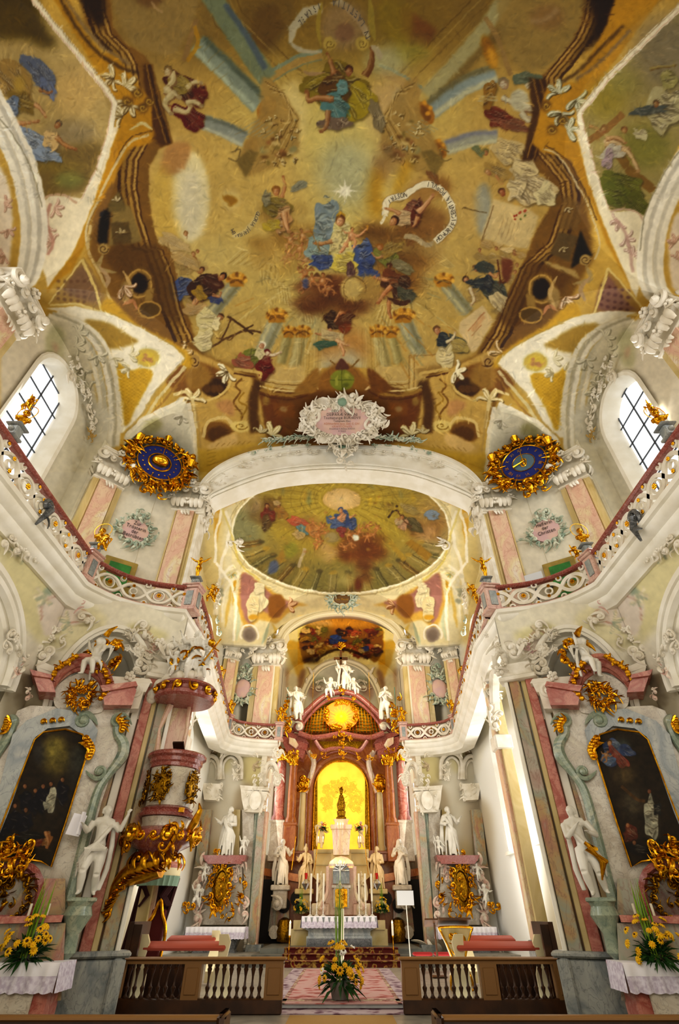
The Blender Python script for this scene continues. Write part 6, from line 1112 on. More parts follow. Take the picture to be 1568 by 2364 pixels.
def balustrade(sx, P, label, mod, dz=0, thick=1.0):
    pts = rpath(sx, P); pts = smooth_pts(pts, 6) if len(P) > 5 else pts; fine, L = resample(pts, 200); z0, z1 = DZ+dz, RZ+dz
    t = thing('balustrade', label, 'balustrade', (fine[100].x, fine[100].y, z0), 'gallery balustrades')
    at = lambda s, z: (lambda q: fine[min(199, int(q))].lerp(fine[min(200, int(q)+1)], q-int(q)))(max(0, min(199.999, s/L*200)))+Vector((0, 0, z0+(z1-z0)*z))
    def nrm(s): a, b = at(max(0, s-.05), 0), at(min(L, s+.05), 0); d = (b-a).normalized(); return Vector((d.y, -d.x, 0))*(1 if True else 1)
    m = MB(); rail = [p+Vector((0, 0, z1)) for p in fine[::4]]; m.sweep([(-.13, -.02), (-.13, .03), (-.09, .07), (.09, .07), (.13, .03), (.13, -.02), (.08, -.06), (-.08, -.06), (-.13, -.02)], rail); m.build('handrail', 'm_red', t)
    m = MB(); m.sweep([(-.1, -.0), (-.1, .07), (-.06, .1), (.06, .1), (.1, .07), (.1, 0), (-.1, 0)], [p+Vector((0, 0, z0)) for p in fine[::4]]); m.build('base_rail', 'm_rose_pale', t)
    nm = max(1, round(L/mod)); ml = L/nm
    for k in range(nm):
        s0 = k*ml; m = MB(); Q = lambda a, b: at(s0+a*ml, b)
        for ph in (0, PI):
            pp = [Q(u, .5+.33*math.cos(2*PI*u+ph)*(1-.15*math.cos(4*PI*u))) for u in np.linspace(0, 1, 21)]; ss = [s0+u*ml for u in np.linspace(0, 1, 21)]
            m.band(pp, .12, .09, lambda i: nrm(ss[i]))
        for cu, cz, r in ((.5, .5, .2), (0.0, .5, .13), (1.0, .5, .13), (.25, .88, .09), (.75, .88, .09), (.25, .12, .09), (.75, .12, .09)):
            tt = np.linspace(0, 2*PI, 15)[:-1]; pr = [(cu+r*(z1-z0)/ml*math.cos(a), cz+r*math.sin(a)) for a in tt]
            if any(a < -.001 or a > 1.001 for a, _ in pr): tt = tt[[0 <= a <= 1 for a, _ in pr]] if cu > 0 else np.linspace(-PI/2, PI/2, 9); tt = np.linspace(PI/2, 1.5*PI, 9) if cu == 1 else tt; pr = [(cu+r*(z1-z0)/ml*math.cos(a), cz+r*math.sin(a)) for a in tt]; cl = False
            else: cl = True
            m.band([Q(max(0, min(1, a)), b) for a, b in pr], .055, .08, lambda i, pr=pr: nrm(s0+max(0, min(1, pr[i][0]))*ml), closed=cl)
        m.build('openwork_panel', 'stucco', t)
        for cu, cz, q in ((.5, .5, 1), (.02, .3, .7), (.98, .7, .7), (.25, .12, .55), (.75, .88, .55)):
            n_ = nrm(s0+cu*ml); o = bpy.data.objects.new('rosette', ROSE); COL.objects.link(o); o.parent = t; p = Q(cu, cz); fl = 1 if n_.dot(Vector((0, 0, 0))-p.xyz) > 0 else -1
            o.location = p+n_*.05*fl-Vector(t['_o']); o.rotation_euler = (0, 0, math.atan2(n_.x*-fl, n_.y*fl)+PI); o.scale = (q, q, q)
    return t
def cornice(sx, P, name='trim_7', dz=0, s=1):
    pts = rpath(sx, P); m = MB()
    prof = [(-.9, -.75), (-.25, -.75), (-.2, -.66), (-.12, -.62), (-.06, -.5), (-.06, -.42), (.05, -.36), (.12, -.24), (.12, -.18), (.2, -.14), (.22, -.02), (.14, .02), (-.6, .02), (-1.9, .02)]
    m.sweep([(a, b) for a, b in prof], [p+Vector((0, 0, DZ+dz)) for p in pts], flip=1 if sx < 0 else -1); struct(name, m, 'white')
for sx, sd in ((-1, 'left'), (1, 'right')):
    balustrade(sx, PN, 'openwork stucco balustrade with red marble handrail along the %s side gallery of the nave' % sd, 1.5)
    balustrade(sx, PCN, 'short curved openwork balustrade bulging round the %s corner beneath the blue clock' % sd, 1.9)
    balustrade(sx, PCH, 'openwork balustrade of the %s chancel gallery seen steeply foreshortened' % sd, 1.6)
    balustrade(sx, PAP, 'curved openwork balustrade of the %s apse gallery beside the high altar' % sd, 1.7)
    cornice(sx, PN[:-1]+PCN+PCH[1:]+PAP)
    m = MB()
    for P in (PN+PCN+PCH+PAP,):
        rp = rpath(sx, P); m.loft([[p+Vector((0, 0, DZ-.02)), Vector((sx*10.4 if p.y < 14 else sx*7.7, p.y+(1.4 if 14 < p.y < 15 else 0), DZ-.02))] for p in rp], closed=False, cap=False)
    struct('floor', m, 'cream')
    # posts with an inset panel
    for (x, y, rz, w, lb) in ((8.02, 12.78, .25, .46, 'where the nave gallery meets the curved corner'), (5.2, 14.82, .12, .5, 'at the edge of the chancel opening'), (6.52, 29.05, .5, .36, 'where the chancel gallery turns into the apse'), (3.72, 30.62, 0, .42, 'next to the high altar canopy')):
        m = MB(); c = Vector((sx*x, y, DZ)); R = Matrix.Rotation(sx*rz if sx > 0 else -rz, 3, 'Z')
        m.box(c+Vector((0, 0, .06)), (w+.1, w+.1, .12), R=R, bev=.02); m.box(c+Vector((0, 0, .47)), (w, w, .8), R=R, bev=.03); m.box(c+Vector((0, 0, .92)), (w+.08, w+.08, .1), R=R, bev=.02); m.box(c+Vector((0, 0, 1.0)), (w+.16, w+.16, .07), R=R, bev=.02)
        o = m.build('gallery_post', 'm_rose_pale', label='square rose marble gallery post on the %s %s' % (sd, lb), cat='post')
        m = MB(); m.box(c+R @ Vector((0, -w/2-.01, .47)), (w*.5, .03, .55), R=R, bev=.01); m.box(c+R @ Vector((-sx*(w/2+.01), 0, .47)), (.03, w*.5, .55), R=R, bev=.01); m.build('inset_panel', 'm_grey', o)
# pilasters standing on the gallery, carrying the vaults
def pilaster(C, rz, w, label, z0=DZ, zc=14.75, hc=1.35, d=.5, side=True, white=False):
    R = Matrix.Rotation(rz, 3, 'Z'); C = Vector((C[0], C[1], 0)); t = tag(thing('trim_8', None, None, (C.x, C.y, z0)), kind='structure')
    f = lambda x, y, z: C+R @ Vector((x, y, 0))+Vector((0, 0, z))
    m = MB(); m.box(f(0, 0, (z0+zc)/2), (w*.56, d+.1, zc-z0), R=R); m.build('shaft_panel', 'm_pink', t)
    m = MB(); m.box(f(0, .06, (z0+zc)/2), (w, d, zc-z0), R=R); m.box(f(-w*.34, .02, (z0+zc)/2), (w*.05, d, zc-z0), R=R); m.box(f(w*.34, .02, (z0+zc)/2), (w*.05, d, zc-z0), R=R); m.build('shaft', 'm_yellow', t)
    m = MB(); m.box(f(0, 0, z0+.2), (w*1.1, d+.14, .4), R=R, bev=.04); m.build('plinth', 'm_rose', t)
    m = MB(); M = Matrix.Translation(f(0, -d/2-.05, 0)) @ R.to_4x4()
    m.box(f(0, .04, zc+.03), (w*1.08, d+.16, .09), R=R, bev=.02); m.box(f(0, .1, zc+hc*.5), (w*.98, d, hc), R=R)
    for q, e in ((1.16, .98), (1.28, 1.07), (1.2, 1.14)): m.box(f(0, .02, zc+hc*e), (w*q, d+.3, .1), R=R, bev=.02)
    S = w*.3
    for sg in (-1, 1):
        scroll(m, M, (sg*w*.5, zc+hc*.78), S*1.15, PI/2, -sg, th=.2, turns=1.2, depth=.7); scroll(m, M, (sg*w*.2, zc+hc*.8), S*.7, PI/2, sg, th=.2, depth=.7)
        for k in range(3): leaf(m, M, (sg*w*(.15+.15*k), zc+.15), S*1.2, PI/2+sg*(-.3), .5, sg*.5)
        rosette(m, M, (sg*w*.58, zc+hc*.45), S*.45, 6, .8); leaf(m, M, (sg*w*.55, zc+hc*.5), S*1.1, -PI/2, .4, sg)
    rosette(m, M, (0, zc+hc*1.12), S*.5, 6, .8); rosette(m, M, (0, zc+hc*.3), S*.5, 6, .9); cluster(m, M, w*1.15, hc*.8, int(abs(C.x*7+C.y*13)), 12, S)
    for p in list(range(len(m.v))): x, y, z = m.v[p]; m.v[p] = (x, y, z)
    M2 = Matrix.Translation(f(0, 0, zc+hc*.5)) @ R.to_4x4()
    for sg in (-1, 1):
        Ms = Matrix.Translation(f(sg*w*.5, 0, 0)) @ (R @ Matrix.Rotation(sg*PI/2, 3, 'Z')).to_4x4(); scroll(m, Ms, (0, zc+hc*.78), S, PI/2, sg, th=.2, depth=.5); cluster(m, Ms, d, hc*.7, int(abs(C.x*5+C.y*3))+sg, 4, S*.8)
        for k in range(2): leaf(m, Ms, (-.1+.2*k, zc+.2), S*1.1, PI/2, .5, .4)
    for k in range(3): leaf(m, M, (w*(.1*k-.1), zc-.02), S*.8, -PI/2, .45, .3)
    m.build('capital', 'stucco', t); return t
pilaster((-9.75, 7.0), PI/2, 1.25, 'pink scagliola pilaster cut by the left edge, beyond the near gold bust'); pilaster((9.95, 7.6), -PI/2, 1.25, 'pink scagliola pilaster cut by the right edge, above the near gold bust')
for sx, sd in ((-1, 'left'), (1, 'right')):
    pilaster((sx*9.3, 13.95), sx*-.78, 1.15, 'pink scagliola pilaster between the %s nave window and the blue clock' % sd)
    pilaster((sx*6.55, 15.75), sx*-.12, 1.2, 'pink and yellow pilaster carrying the %s end of the chancel arch' % sd)
    pilaster((sx*4.95, 31.1), 0, 1.75, 'broad pink pilaster carrying the %s side of the apse arch' % sd, zc=14.3, hc=1.6)
    pilaster((sx*7.25, 30.5), sx*-.5, 1.0, 'pink pilaster in the far %s corner of the chancel next to the window' % sd, zc=14.5, hc=1.5)
    # jamb of the chancel arch: white strip returning into the chancel with its own capital
    m = MB(); m.box((sx*5.98, 16.0, 12.2), (.24, .75, 5.2)); M = Mat((sx*5.86, 16.0, 0), (0, -sx, 0)); m.box((sx*5.95, 16.0, 15.4), (.35, .9, 1.5)); cluster(m, M, .8, 1.6, 5+sx, 1, .3)
    Mc = Matrix.Translation((0, 0, 15.0)); 
    for k in range(12): R = random.Random(k+sx*20); leaf(m, M @ Mc, (R.uniform(-.4, .4), R.uniform(-.6, .6)), .45, R.uniform(0, 6.3), .4, .6); scroll(m, M @ Mc, (R.uniform(-.4, .4), R.uniform(-.6, .7)), .3, R.uniform(0, 6), 1, .2)
    m.build('arch_jamb', 'stucco', label='white stucco jamb with tangled capital on the %s inner edge of the chancel arch' % sd, cat='jamb')
# ---------------------------------------------------------------- side altars, pulpit, high altar
I4 = Matrix.Identity(4)
def FR(O, xa): M = Mat(O, xa); inv = M.inverted(); n = M.to_3x3() @ Vector((0, 1, 0)); return M, lambda u, v: (lambda q: (q.x, q.z))(inv @ atP(u, v, O, n))
def cv(AL, s, k=4, closed=True): return [(q.x, q.z) for q in smooth_pts([(lambda a: (a[0], 0, a[1]))(AL(*p)) for p in PT(s)], k, closed)]
def pl(AL, s): return [AL(*p) for p in PT(s)]
def line3(M, P, y=0): return [M @ Vector((p[0], y, p[1])) for p in P]
def candle(loc, hgt, label, group, lit=False, r=.022, stick=.0, m='wax', sm='gold', foot=.09):
    t = thing('candle' if not stick else 'candlestick', label, 'candle' if not stick else 'candlestick', loc, group); L0 = Vector(loc)
    if stick:
        b = MB(); b.lathe([(foot, 0), (foot, .02), (foot*.5, .06), (.02, .1), (.035, .14), (.018, .2), (.016, stick*.5), (.034, stick*.55), (.016, stick*.62), (.016, stick*.9), (.05, stick*.96), (.05, stick)], L0, 12); b.build('stand', sm, t)
    b = MB(); b.lathe([(r, stick), (r, stick+hgt), (0, stick+hgt+.005)], L0, 10); b.build('wax_stick', m, t)
    if lit: b = MB(); b.lathe([(.002, 0), (r*.8, .03), (r*.6, .07), (.001, .12)], L0+Vector((0, 0, stick+hgt)), 8); b.build('flame', 'flame', t)
    return t
def cloth(parent_label, P, w, d, z, drop, label, R=None, seed=0, name='altar_cloth'):
    # P: front centre line start/end; scalloped lace hanging over the front edge
    a, b = Vector(P[0]), Vector(P[1]); L_ = (b-a).length; t_ = (b-a)/L_; n_ = Vector((t_.y, -t_.x, 0)); rr = random.Random(seed); rows = []
    th = thing(name, label, 'altar cloth', ((a.x+b.x)/2, (a.y+b.y)/2, z)); N = 90
    m = MB(); back = [a-n_*d, b-n_*d]
    m.loft([[a-n_*d+t_*L_*i/N+Vector((0, 0, z)) for i in range(N+1)], [a+t_*L_*i/N+n_*.02+Vector((0, 0, z)) for i in range(N+1)], [a+t_*L_*i/N+n_*(.05+.015*math.sin(i*.9))+Vector((0, 0, z-.05)) for i in range(N+1)], [a+t_*L_*i/N+n_*(.05+.03*math.sin(i*.9))+Vector((0, 0, z-drop*.45)) for i in range(N+1)]], closed=False, cap=False); m.build('linen_top', 'linen', th)
    m = MB(); m.loft([[a+t_*L_*i/N+n_*(.052+.03*math.sin(i*.9))+Vector((0, 0, z-drop*.45)) for i in range(N+1)], [a+t_*L_*i/N+n_*(.06+.035*math.sin(i*.9))+Vector((0, 0, z-drop*(.97+.06*abs(math.sin(i*.6))))) for i in range(N+1)]], closed=False, cap=False)
    for e, q in ((a, -1), (b, 1)): m.loft([[e+n_*.06-n_*(d+.06)*k/8+t_*q*(.005+.005*(k % 2))+Vector((0, 0, z+.002)) for k in range(9)], [e+n_*.08-n_*(d+.08)*k/8+t_*q*(.05+.02*(k % 2))+Vector((0, 0, z-drop)) for k in range(9)]], closed=False, cap=False)
    m.build('lace_border', 'lace', th); return th
def bouquet(loc, s, label, seed, blade=1.0, white=0, pot=False, n=26, colors=('petal_yellow',), cat='flower arrangement'):
    t = thing('flower_arrangement', label, cat, loc); c = Vector(loc); R = random.Random(seed); zt = .3*s if pot else 0
    if pot: m = MB(); m.lathe([(.2*s, 0), (.27*s, .3*s), (.28*s, .32*s), (.25*s, .32*s), (.24*s, .28*s)], c, 20); m.build('pot', 'pot_grey', t)
    m = MB()
    for k in range(int(200)):
        th = R.uniform(0, 6.28); e = R.uniform(-.35, 1.3); l = s*R.uniform(.3, .75)*(1.05-.2*e); d = Vector((math.cos(th)*math.cos(e), math.sin(th)*math.cos(e), math.sin(e))); p0 = c+Vector((0, 0, zt)); p1 = p0+d*l; sd = d.cross(Vector((R.uniform(-1, 1), R.uniform(-1, 1), 1))).normalized()*s*.035
        m.add([p0+d*l*.3, p0+d*l*.65+sd, p1-Vector((0, 0, .1*s)), p0+d*l*.65-sd], [(0, 1, 2, 3)])
    m.build('foliage', 'leaf', t)
    if blade:
        m = MB()
        for k in range(9): x, y = R.uniform(-.1, .1)*s, R.uniform(-.1, .1)*s; hh = s*blade*R.uniform(.9, 1.5); m.tube([c+Vector((x, y, zt)), c+Vector((x*1.4, y, zt+hh*.6)), c+Vector((x*1.2+.03*s, y, zt+hh))], [.03*s, .045*s, .004], 5, flat=.3)
        m.build('blades', 'leaf_light', t)
    for k in range(n):
        th = R.uniform(0, 6.28); e = R.uniform(-.1, 1.25); d = Vector((math.cos(th)*math.cos(e), -abs(math.sin(th)*math.cos(e))*.9, math.sin(e)*1.25)); p = c+Vector((0, 0, zt))+d*s*R.uniform(.5, .68); r = s*R.uniform(.07, .11); w = k < white
        m = MB(); q = d.normalized(); rot = Vector((0, 0, 1)).rotation_difference(q).to_matrix()
        for j in range(10): a = j*.628; m.tube([p, p+rot @ Vector((r*.6*math.cos(a), r*.6*math.sin(a), .01)), p+rot @ Vector((r*math.cos(a), r*math.sin(a), -.01))], [r*.12, r*.26, r*.05], 5)
        o = m.build('blossom', 'petal_white' if w else R.choice(colors), t)
        m = MB(); m.ball(p+q*.015*s, r*.32, 7, 5); m.build('flower_heart', 'seed_brown' if R.random() < .5 else 'petal_yellow', o)
    return t
for sx, sd in ((-1, 'left'), (1, 'right')):
    mi = sx > 0; O = Vector((-7.1, 13.45, 0)); M, AL = FR(O, (math.cos(.436), math.sin(.436), 0))
    a = MB(); pr = lambda s, d, y, k=4: a.prism(cv(AL, s, k) if k else pl(AL, s), M @ Matrix.Translation((0, y, 0)), d)
    alt = thing('side_altar', 'tall marble side altar retable framing the dark painting on the %s' % sd, 'altar', (sx*7.1, 13.45, 0))
    def done(nm, mt, par=alt, **k):
        global a; o = a.build(nm, mt, par, mirror=mi, **k); a = MB(); return o
    pr('-140,2200 -90,1900 20,1650 70,1630 300,1640 285,1700 235,1850 170,2080 150,2215', .3, .1, 0); done('back_wall', 'm_offwhite')
    pr('30,1700 62,1668 130,1640 200,1650 225,1690 215,1730 205,1735 203,1712 160,1680 110,1686 82,1706 20,1880 -30,2000 -60,2000 -10,1860', .14, -.12, 0); done('picture_frame', 'm_grey')
    P0 = '80,1712 100,1695 150,1688 190,1700 203,1735 152,1900 118,2003 95,1990 50,1983 -27,1990'
    a.tube(line3(M, pl(AL, P0), -.2), .022, 6, closed=True); done('gilt_fillet', 'gold')
    for s in ('278,1655 268,1690 284,1720 280,1750 250,1790 225,1830 200,1920 170,2040 150,2110', '10,1655 28,1668 20,1700 -20,1760'): a.tube(line3(M, cv(AL, s, 5, False), -.12), [.13, .1, .14, .16, .1, .11, .12, .12, .13], 8); 
    scroll(a, M @ Matrix.Translation((0, -.15, 0)), AL(272, 1668), .3, 1.2, 1, .2); scroll(a, M @ Matrix.Translation((0, -.15, 0)), AL(228, 1785), .26, -1.8, 1, .2); scroll(a, M @ Matrix.Translation((0, -.15, 0)), AL(192, 1668), .3, 1.2, 1, .25); scroll(a, M @ Matrix.Translation((0, -.15, 0)), AL(145, 2130), .45, 2.2, -1, .25); done('volute_strip', 'm_green')
    # pediment
    for s, d in (('76,1568 118,1580 128,1612 90,1610', .8), ('232,1608 305,1598 310,1606 300,1640 238,1640', .8), ('70,1562 118,1574 120,1582 76,1576', .95), ('228,1598 308,1588 312,1598 234,1612', .95)): pr(s, d, -.1, 0)
    arc = cv(AL, '116,1592 140,1560 175,1538 205,1540 235,1562 250,1602', 5, False)
    for o_, r_, y in ((0, .13, -.2), (-.14, .1, -.3), (.14, .09, -.1)): a.tube(line3(M, [(p[0]*(1+0*o_), p[1]-o_) for p in arc], y), r_, 8)
    done('pediment', 'm_rose'); pr('125,1600 145,1575 180,1558 205,1560 232,1580 240,1635 215,1650 135,1640', .3, .05); done('pediment_panel', 'm_offwhite')
    C_ = AL(185, 1612); rocaille(a, M @ Matrix.Translation((C_[0], -.25, C_[1])), .5, .5, 3+mi, 14, .17); cluster(a, M @ Matrix.Translation((C_[0], -.25, C_[1])), .4, .42, 5+mi, 16, .14); done('gilt_cartouche', 'gold')
    for k, (s, n_) in enumerate((('122,1572 140,1552 158,1542 172,1530', 9), ('226,1545 240,1565 246,1585 238,1605 232,1625', 11))):
        P_ = cv(AL, s, 4, False); R = random.Random(k)
        for j in range(n_): q = P_[int(j*(len(P_)-1)/(n_-1))]; a.ball(M @ Vector((q[0]+R.uniform(-.03, .03), -.5, q[1])), .075, 7, 5); leaf(a, M @ Matrix.Translation((0, -.45, 0)), q, .16, R.uniform(0, 6), .4)
        done('gilt_garland', 'gold')
    for s in ('195,1712 205,1725 210,1738 205,1752', '275,1668 282,1680 280,1692', '12,1668 16,1680 12,1690'):
        for q in cv(AL, s, 2, False): scroll(a, M @ Matrix.Translation((0, -.3, 0)), q, .14, q[1]*7, 1, .25)
    done('gilt_foliage', 'gold')
    for u in (100, 120, 140): scroll(a, M @ Matrix.Translation((0, -.25, 0)), AL(u, 1672-(u-100)*.1), .08, 1, 1, .4)
    done('gilt_drops', 'gold')
    # picture
    q = pl(AL, P0); X_, Z_ = np.meshgrid(np.linspace(min(p[0] for p in q), max(p[0] for p in q), 150), np.linspace(min(p[1] for p in q), max(p[1] for p in q), 280))
    W = np.stack([O.x+X_*math.cos(.436)+.18*math.sin(.436), O.y+X_*math.sin(.436)-.18*math.cos(.436)+Z_*0, Z_], -1)
    if mi: W[..., 0] *= -1
    import itertools
    def outside(c, q=q, mi=mi):
        x = (np.abs(c[:, 0])*-1-O.x-.18*math.sin(.436))/math.cos(.436); z = c[:, 2]; ins = np.zeros(len(c), bool)
        for i in range(len(q)):
            (x1, z1), (x2, z2) = q[i], q[(i+1) % len(q)]
            if z1 != z2: ins ^= ((z1 > z) != (z2 > z)) & (x < (x2-x1)*(z-z1)/(z2-z1)+x1)
        return ~ins
    grid_mesh('altar_painting', W, 'oil_painting', hole=outside, parent=alt, label='dark oil painting of black-robed monks before a vision' if sx < 0 else 'dark oil painting of a blue and red Virgin above a white-robed saint')
    # crest and oval relief over the altar table
    C_ = AL(28, 1990); rocaille(a, M @ Matrix.Translation((C_[0], -.45, C_[1])), .5, .4, 9, 12, .17); cluster(a, M @ Matrix.Translation((C_[0], -.45, C_[1]+.2)), .6, .5, 8, 12, .18); done('gilt_crest', 'gold'); C_ = AL(20, 2075); a.lathe([(.62, 0), (.66, .06), (.55, .12), (.5, .05)], M @ Vector((C_[0], -.3, C_[1])), 24, axis=M.to_3x3() @ Vector((0, -1, 0)), sy=1); done('relief_frame', 'm_red'); rocaille(a, M @ Matrix.Translation((C_[0], -.4, C_[1])), .75, .75, 10, 18, .13); cluster(a, M @ Matrix.Translation((C_[0], -.35, C_[1])), .5, .5, 11, 14, .14); done('gilt_relief', 'gold_dark')
    pr('-90,2118 145,2112 140,2128 -95,2134', .9, -.4, 0); done('gradine', 'm_rose'); pr('-90,2134 150,2130 140,2300 -130,2320', .8, -.3, 0); pr('-90,2030 150,2030 150,2112 -95,2112', .5, -.1, 0); done('pedestal', 'm_pinkgrey')
    # mensa with cloth (block below)
    A0 = Vector((sx*9.0, 12.55, 0)); A1 = Vector((sx*5.42, 12.75, 0))
    A0, A1 = (A0, A1) if sx < 0 else (A1, A0); z_ = 1.03; tq = (A1-A0).normalized(); nq = Vector((-tq.y, tq.x, 0))
    m = MB(); m.box((A0+A1)/2+nq*.42+Vector((0, 0, .5)), ((A1-A0).length-.25, .7, 1.0), rz=math.atan2(tq.y, tq.x), bev=.05); m.box((A0+A1)/2+nq*.42+Vector((0, 0, .98)), ((A1-A0).length, .85, .06), rz=math.atan2(tq.y, tq.x)); tb = m.build('altar_table', 'm_rose', label='rose marble altar table under the lace cloth at the lower %s edge' % sd, cat='altar table')
    m = MB()
    for k in range(3): m.box((A0+A1)/2+tq*((k-1)*1.05)+nq*.05+Vector((0, 0, .48)), (.75, .06, .75), rz=math.atan2(tq.y, tq.x), bev=.02)
    m.build('front_panel', 'm_offwhite', tb)
    cloth('', (A0, A1), 0, .8, z_, .42, 'white lace-edged cloth on the %s side altar table, under the yellow flowers' % sd, seed=sx+3)
    bouquet((sx*6.2, 12.85, z_+.06), .85, 'yellow sunflower and gerbera arrangement with a tall green blade on the %s side altar' % sd, 4+sx, 1.0, n=24)
    for k, u in enumerate((70, 112)): p = atY(u if sx < 0 else 1576-u, 2098, 13.15); candle((p.x, p.y, z_+.05), .42, 'tall white candle on a glass stand at the %s side altar, %s' % (sd, ('farther from the flowers', 'nearer the flowers')[k]), 'side altar candles', stick=.42, sm='silver', r=.028)
    # bracket and statue beside the picture
    S_ = atP(190 if 1 else 0, 2072, O+M.to_3x3() @ Vector((0, -.55, 0)), M.to_3x3() @ Vector((0, 1, 0))); a.box(S_+Vector((0, 0, -.04)), (.6, .5, .08), rz=.436, bev=.02); a.lathe([(.05, -1.0), (.16, -.9), (.14, -.6), (.3, -.3), (.24, -.15), (.28, -.06)], S_, 16); scroll(a, Matrix.Translation((0, -.2, 0)) @ M, (AL(185, 2110)[0], AL(185, 2110)[1]), .35, 2, -1, .25)
    o = a.build('bracket', 'm_green', mirror=mi, label='green marble bracket under the white statue beside the %s side altar' % sd, cat='bracket'); a = MB()
    g = Vector((sx*abs(S_.x), S_.y, S_.z))
    st = thing('statue', 'white statue of a half-nude man holding an open book beside the left side altar' if sx < 0 else 'white half-nude youth with hand at mouth and gilt cloth beside the right side altar', 'statue', g)
    fobj('body', B('scribe' if sx < 0 else 'youth'), 'statue', g, 1.78, face=.35*sx*-1, parent=st, tilt=(0, sx*-.06))
    m = MB()
    for k in range(7): m.tube([g+Vector((sx*-.1+.04*k, -.2, .98-.02*k)), g+Vector((-.02*k, -.26, .85)), g+Vector((sx*.16+.02*k, -.2, .62)), g+Vector((sx*(.1+.03*k), -.12, .3+.05*k))], [.04, .05, .05, .02], 6)
    m.build('drapery', 'gold' if sx > 0 else 'statue', st)
    if sx < 0: m = MB(); m.box(g+Vector((-.5, -.22, 1.32)), (.3, .03, .42), R=Matrix.Rotation(.15, 3, 'Y') @ Matrix.Rotation(.4, 3, 'Z')); m.box(g+Vector((-.36, -.3, 1.34)), (.04, .14, .44)); m.build('open_book', 'linen', st)
    # putto group on the pediment
    p = atP(213, 1562, O+M.to_3x3() @ Vector((0, -.45, 0)), M.to_3x3() @ Vector((0, 1, 0))); p.x = sx*abs(p.x)
    st = thing('putto', 'white putto with gilt wings sitting on the pink pediment of the %s side altar' % sd, 'putto', p); fobj('body', B('putto_sit'), 'statue', p+Vector((0, 0, -.12)), 1.35, face=sx*.4, parent=st, tilt=(0, sx*.12))
    m = MB(); Mq = Mat(p+Vector((0, .25, .7)), (1, 0, 0)); R = random.Random(9)
    for k in range(22): t = R.uniform(0, 6.28); scroll(m, Mq, (.45*math.cos(t), .35*math.sin(t)), R.uniform(.12, .22), t+R.uniform(-1, 1), R.choice((-1, 1)), .24); leaf(m, Mq, (.4*math.cos(t), .35*math.sin(t)), .2, t, .5)
    m.tube([p+Vector((0, 0, 1.2)), p+Vector((.1, -.05, 1.35)), p+Vector((.25, 0, 1.5))], [.1, .07, .02], 6); m.build('gilt_swag', 'gold', st)
    # stucco entablatures flanking the recess, and the marble pier at the chancel corner
    m = MB()
    for s in ('88,1528 128,1545 124,1560 84,1545', '84,1545 132,1560 125,1580 92,1575', '250,1565 345,1572 350,1582 245,1578', '245,1578 345,1582 335,1602 255,1600', '258,1600 330,1602 318,1640 262,1640'): m.prism(pl(AL, s), M @ Matrix.Translation((0, .05, 0)), .45)
    Mg = M @ Matrix.Translation((0, -.15, 0)); scroll(m, Mg, AL(308, 1600), .3, 1.5, -1, .22); scroll(m, Mg, AL(262, 1612), .25, 1.5, 1, .22); rosette(m, Mg, AL(298, 1566), .16)
    for u, v in ((100, 1520), (112, 1508), (90, 1500)): scroll(m, Mg, AL(u, v), .24, u, 1, .2)
    m.build('trim_9', 'stucco', kind='structure', mirror=mi)
    E1 = Vector((-5.2, 14.8, 0)); tw = Vector((3.75, 2.05, 0)).normalized(); nw = Vector((tw.y, -tw.x, 0))
    for s, w, mt, dd in ((-.16, .3, 'm_pinkgrey', .2), (-.42, .14, 'm_yellow', .12), (-.62, .24, 'm_rose', .2), (-.86, .2, 'white', .08), (-1.1, .25, 'm_pinkgrey', .05), (.06, .1, 'white', .26)):
        m = MB(); m.box(E1+tw*s+nw*dd/2+Vector((0, 0, 4.1)), (w, dd+.05, 6.2), rz=math.atan2(tw.y, tw.x), bev=.015); m.build('trim_10', mt, kind='structure', mirror=mi)
    m = MB(); m.box(E1+tw*-.4+nw*.15+Vector((0, 0, .5)), (1.35, .5, 1.0), rz=math.atan2(tw.y, tw.x), bev=.04); m.box(E1+tw*-.4+nw*.15+Vector((0, 0, 1.06)), (1.5, .62, .12), rz=math.atan2(tw.y, tw.x), bev=.04); m.box(E1+tw*.1+nw*.3+Vector((0, 0, .5)), (.25, .35, 1.0), rz=math.atan2(tw.y, tw.x), bev=.04); m.build('trim_11', 'm_grey', kind='structure', mirror=mi)
    m = MB(); m.box(E1+tw*-.3+nw*.1+Vector((0, 0, 7.25)), (1.1, .5, .16), rz=math.atan2(tw.y, tw.x), bev=.03); m.box(E1+tw*-.3+nw*.1+Vector((0, 0, 7.5)), (.9, .35, .4), rz=math.atan2(tw.y, tw.x)); Mw = Mat(E1+tw*-.3+nw*.32, tw); cluster(m, Mw @ Matrix.Translation((0, 0, 7.9)), 1.0, 1.0, 77, 14, .3); cluster(m, Mat(E1+Vector((.2, .1, 8.2)), (1, 0, 0)), .5, 1.4, 78, 12, .3); m.build('trim_12', 'stucco', kind='structure', mirror=mi)
    # free piers under the chancel gallery with stucco heads and arches
    for k, (px, py) in enumerate(((5.95, 19.2),)):
        m = MB(); m.box((-px, py, 4.4), (.5, .42, 8.7), bev=.02); m.build('trim_13', 'm_pink', kind='structure', mirror=mi); m = MB(); m.box((-px-.05, py, 4.4), (.36, .62, 8.7), bev=.02); m.build('trim_13', 'm_yellow', kind='structure', mirror=mi)
        m = MB(); m.box((-px, py, .6), (.66, .66, 1.1), bev=.04); m.build('trim_14', 'm_grey', kind='structure', mirror=mi)
        m = MB(); m.box((-px, py, 6.6), (.62, .7, .5), bev=.04); Mw = Mat((-px+.3, py, 7.5), (0, 1, 0)); Mf = Mat((-px, py-.35, 7.4), (1, 0, 0)); cluster(m, Mf, .5, 1.9, k, 12, .26); m.set(); cluster(m, Mat((-px+.3, py, 8.0), (.3, -1, 0)), 1.6, 1.2, k+9, 14, .3)
        
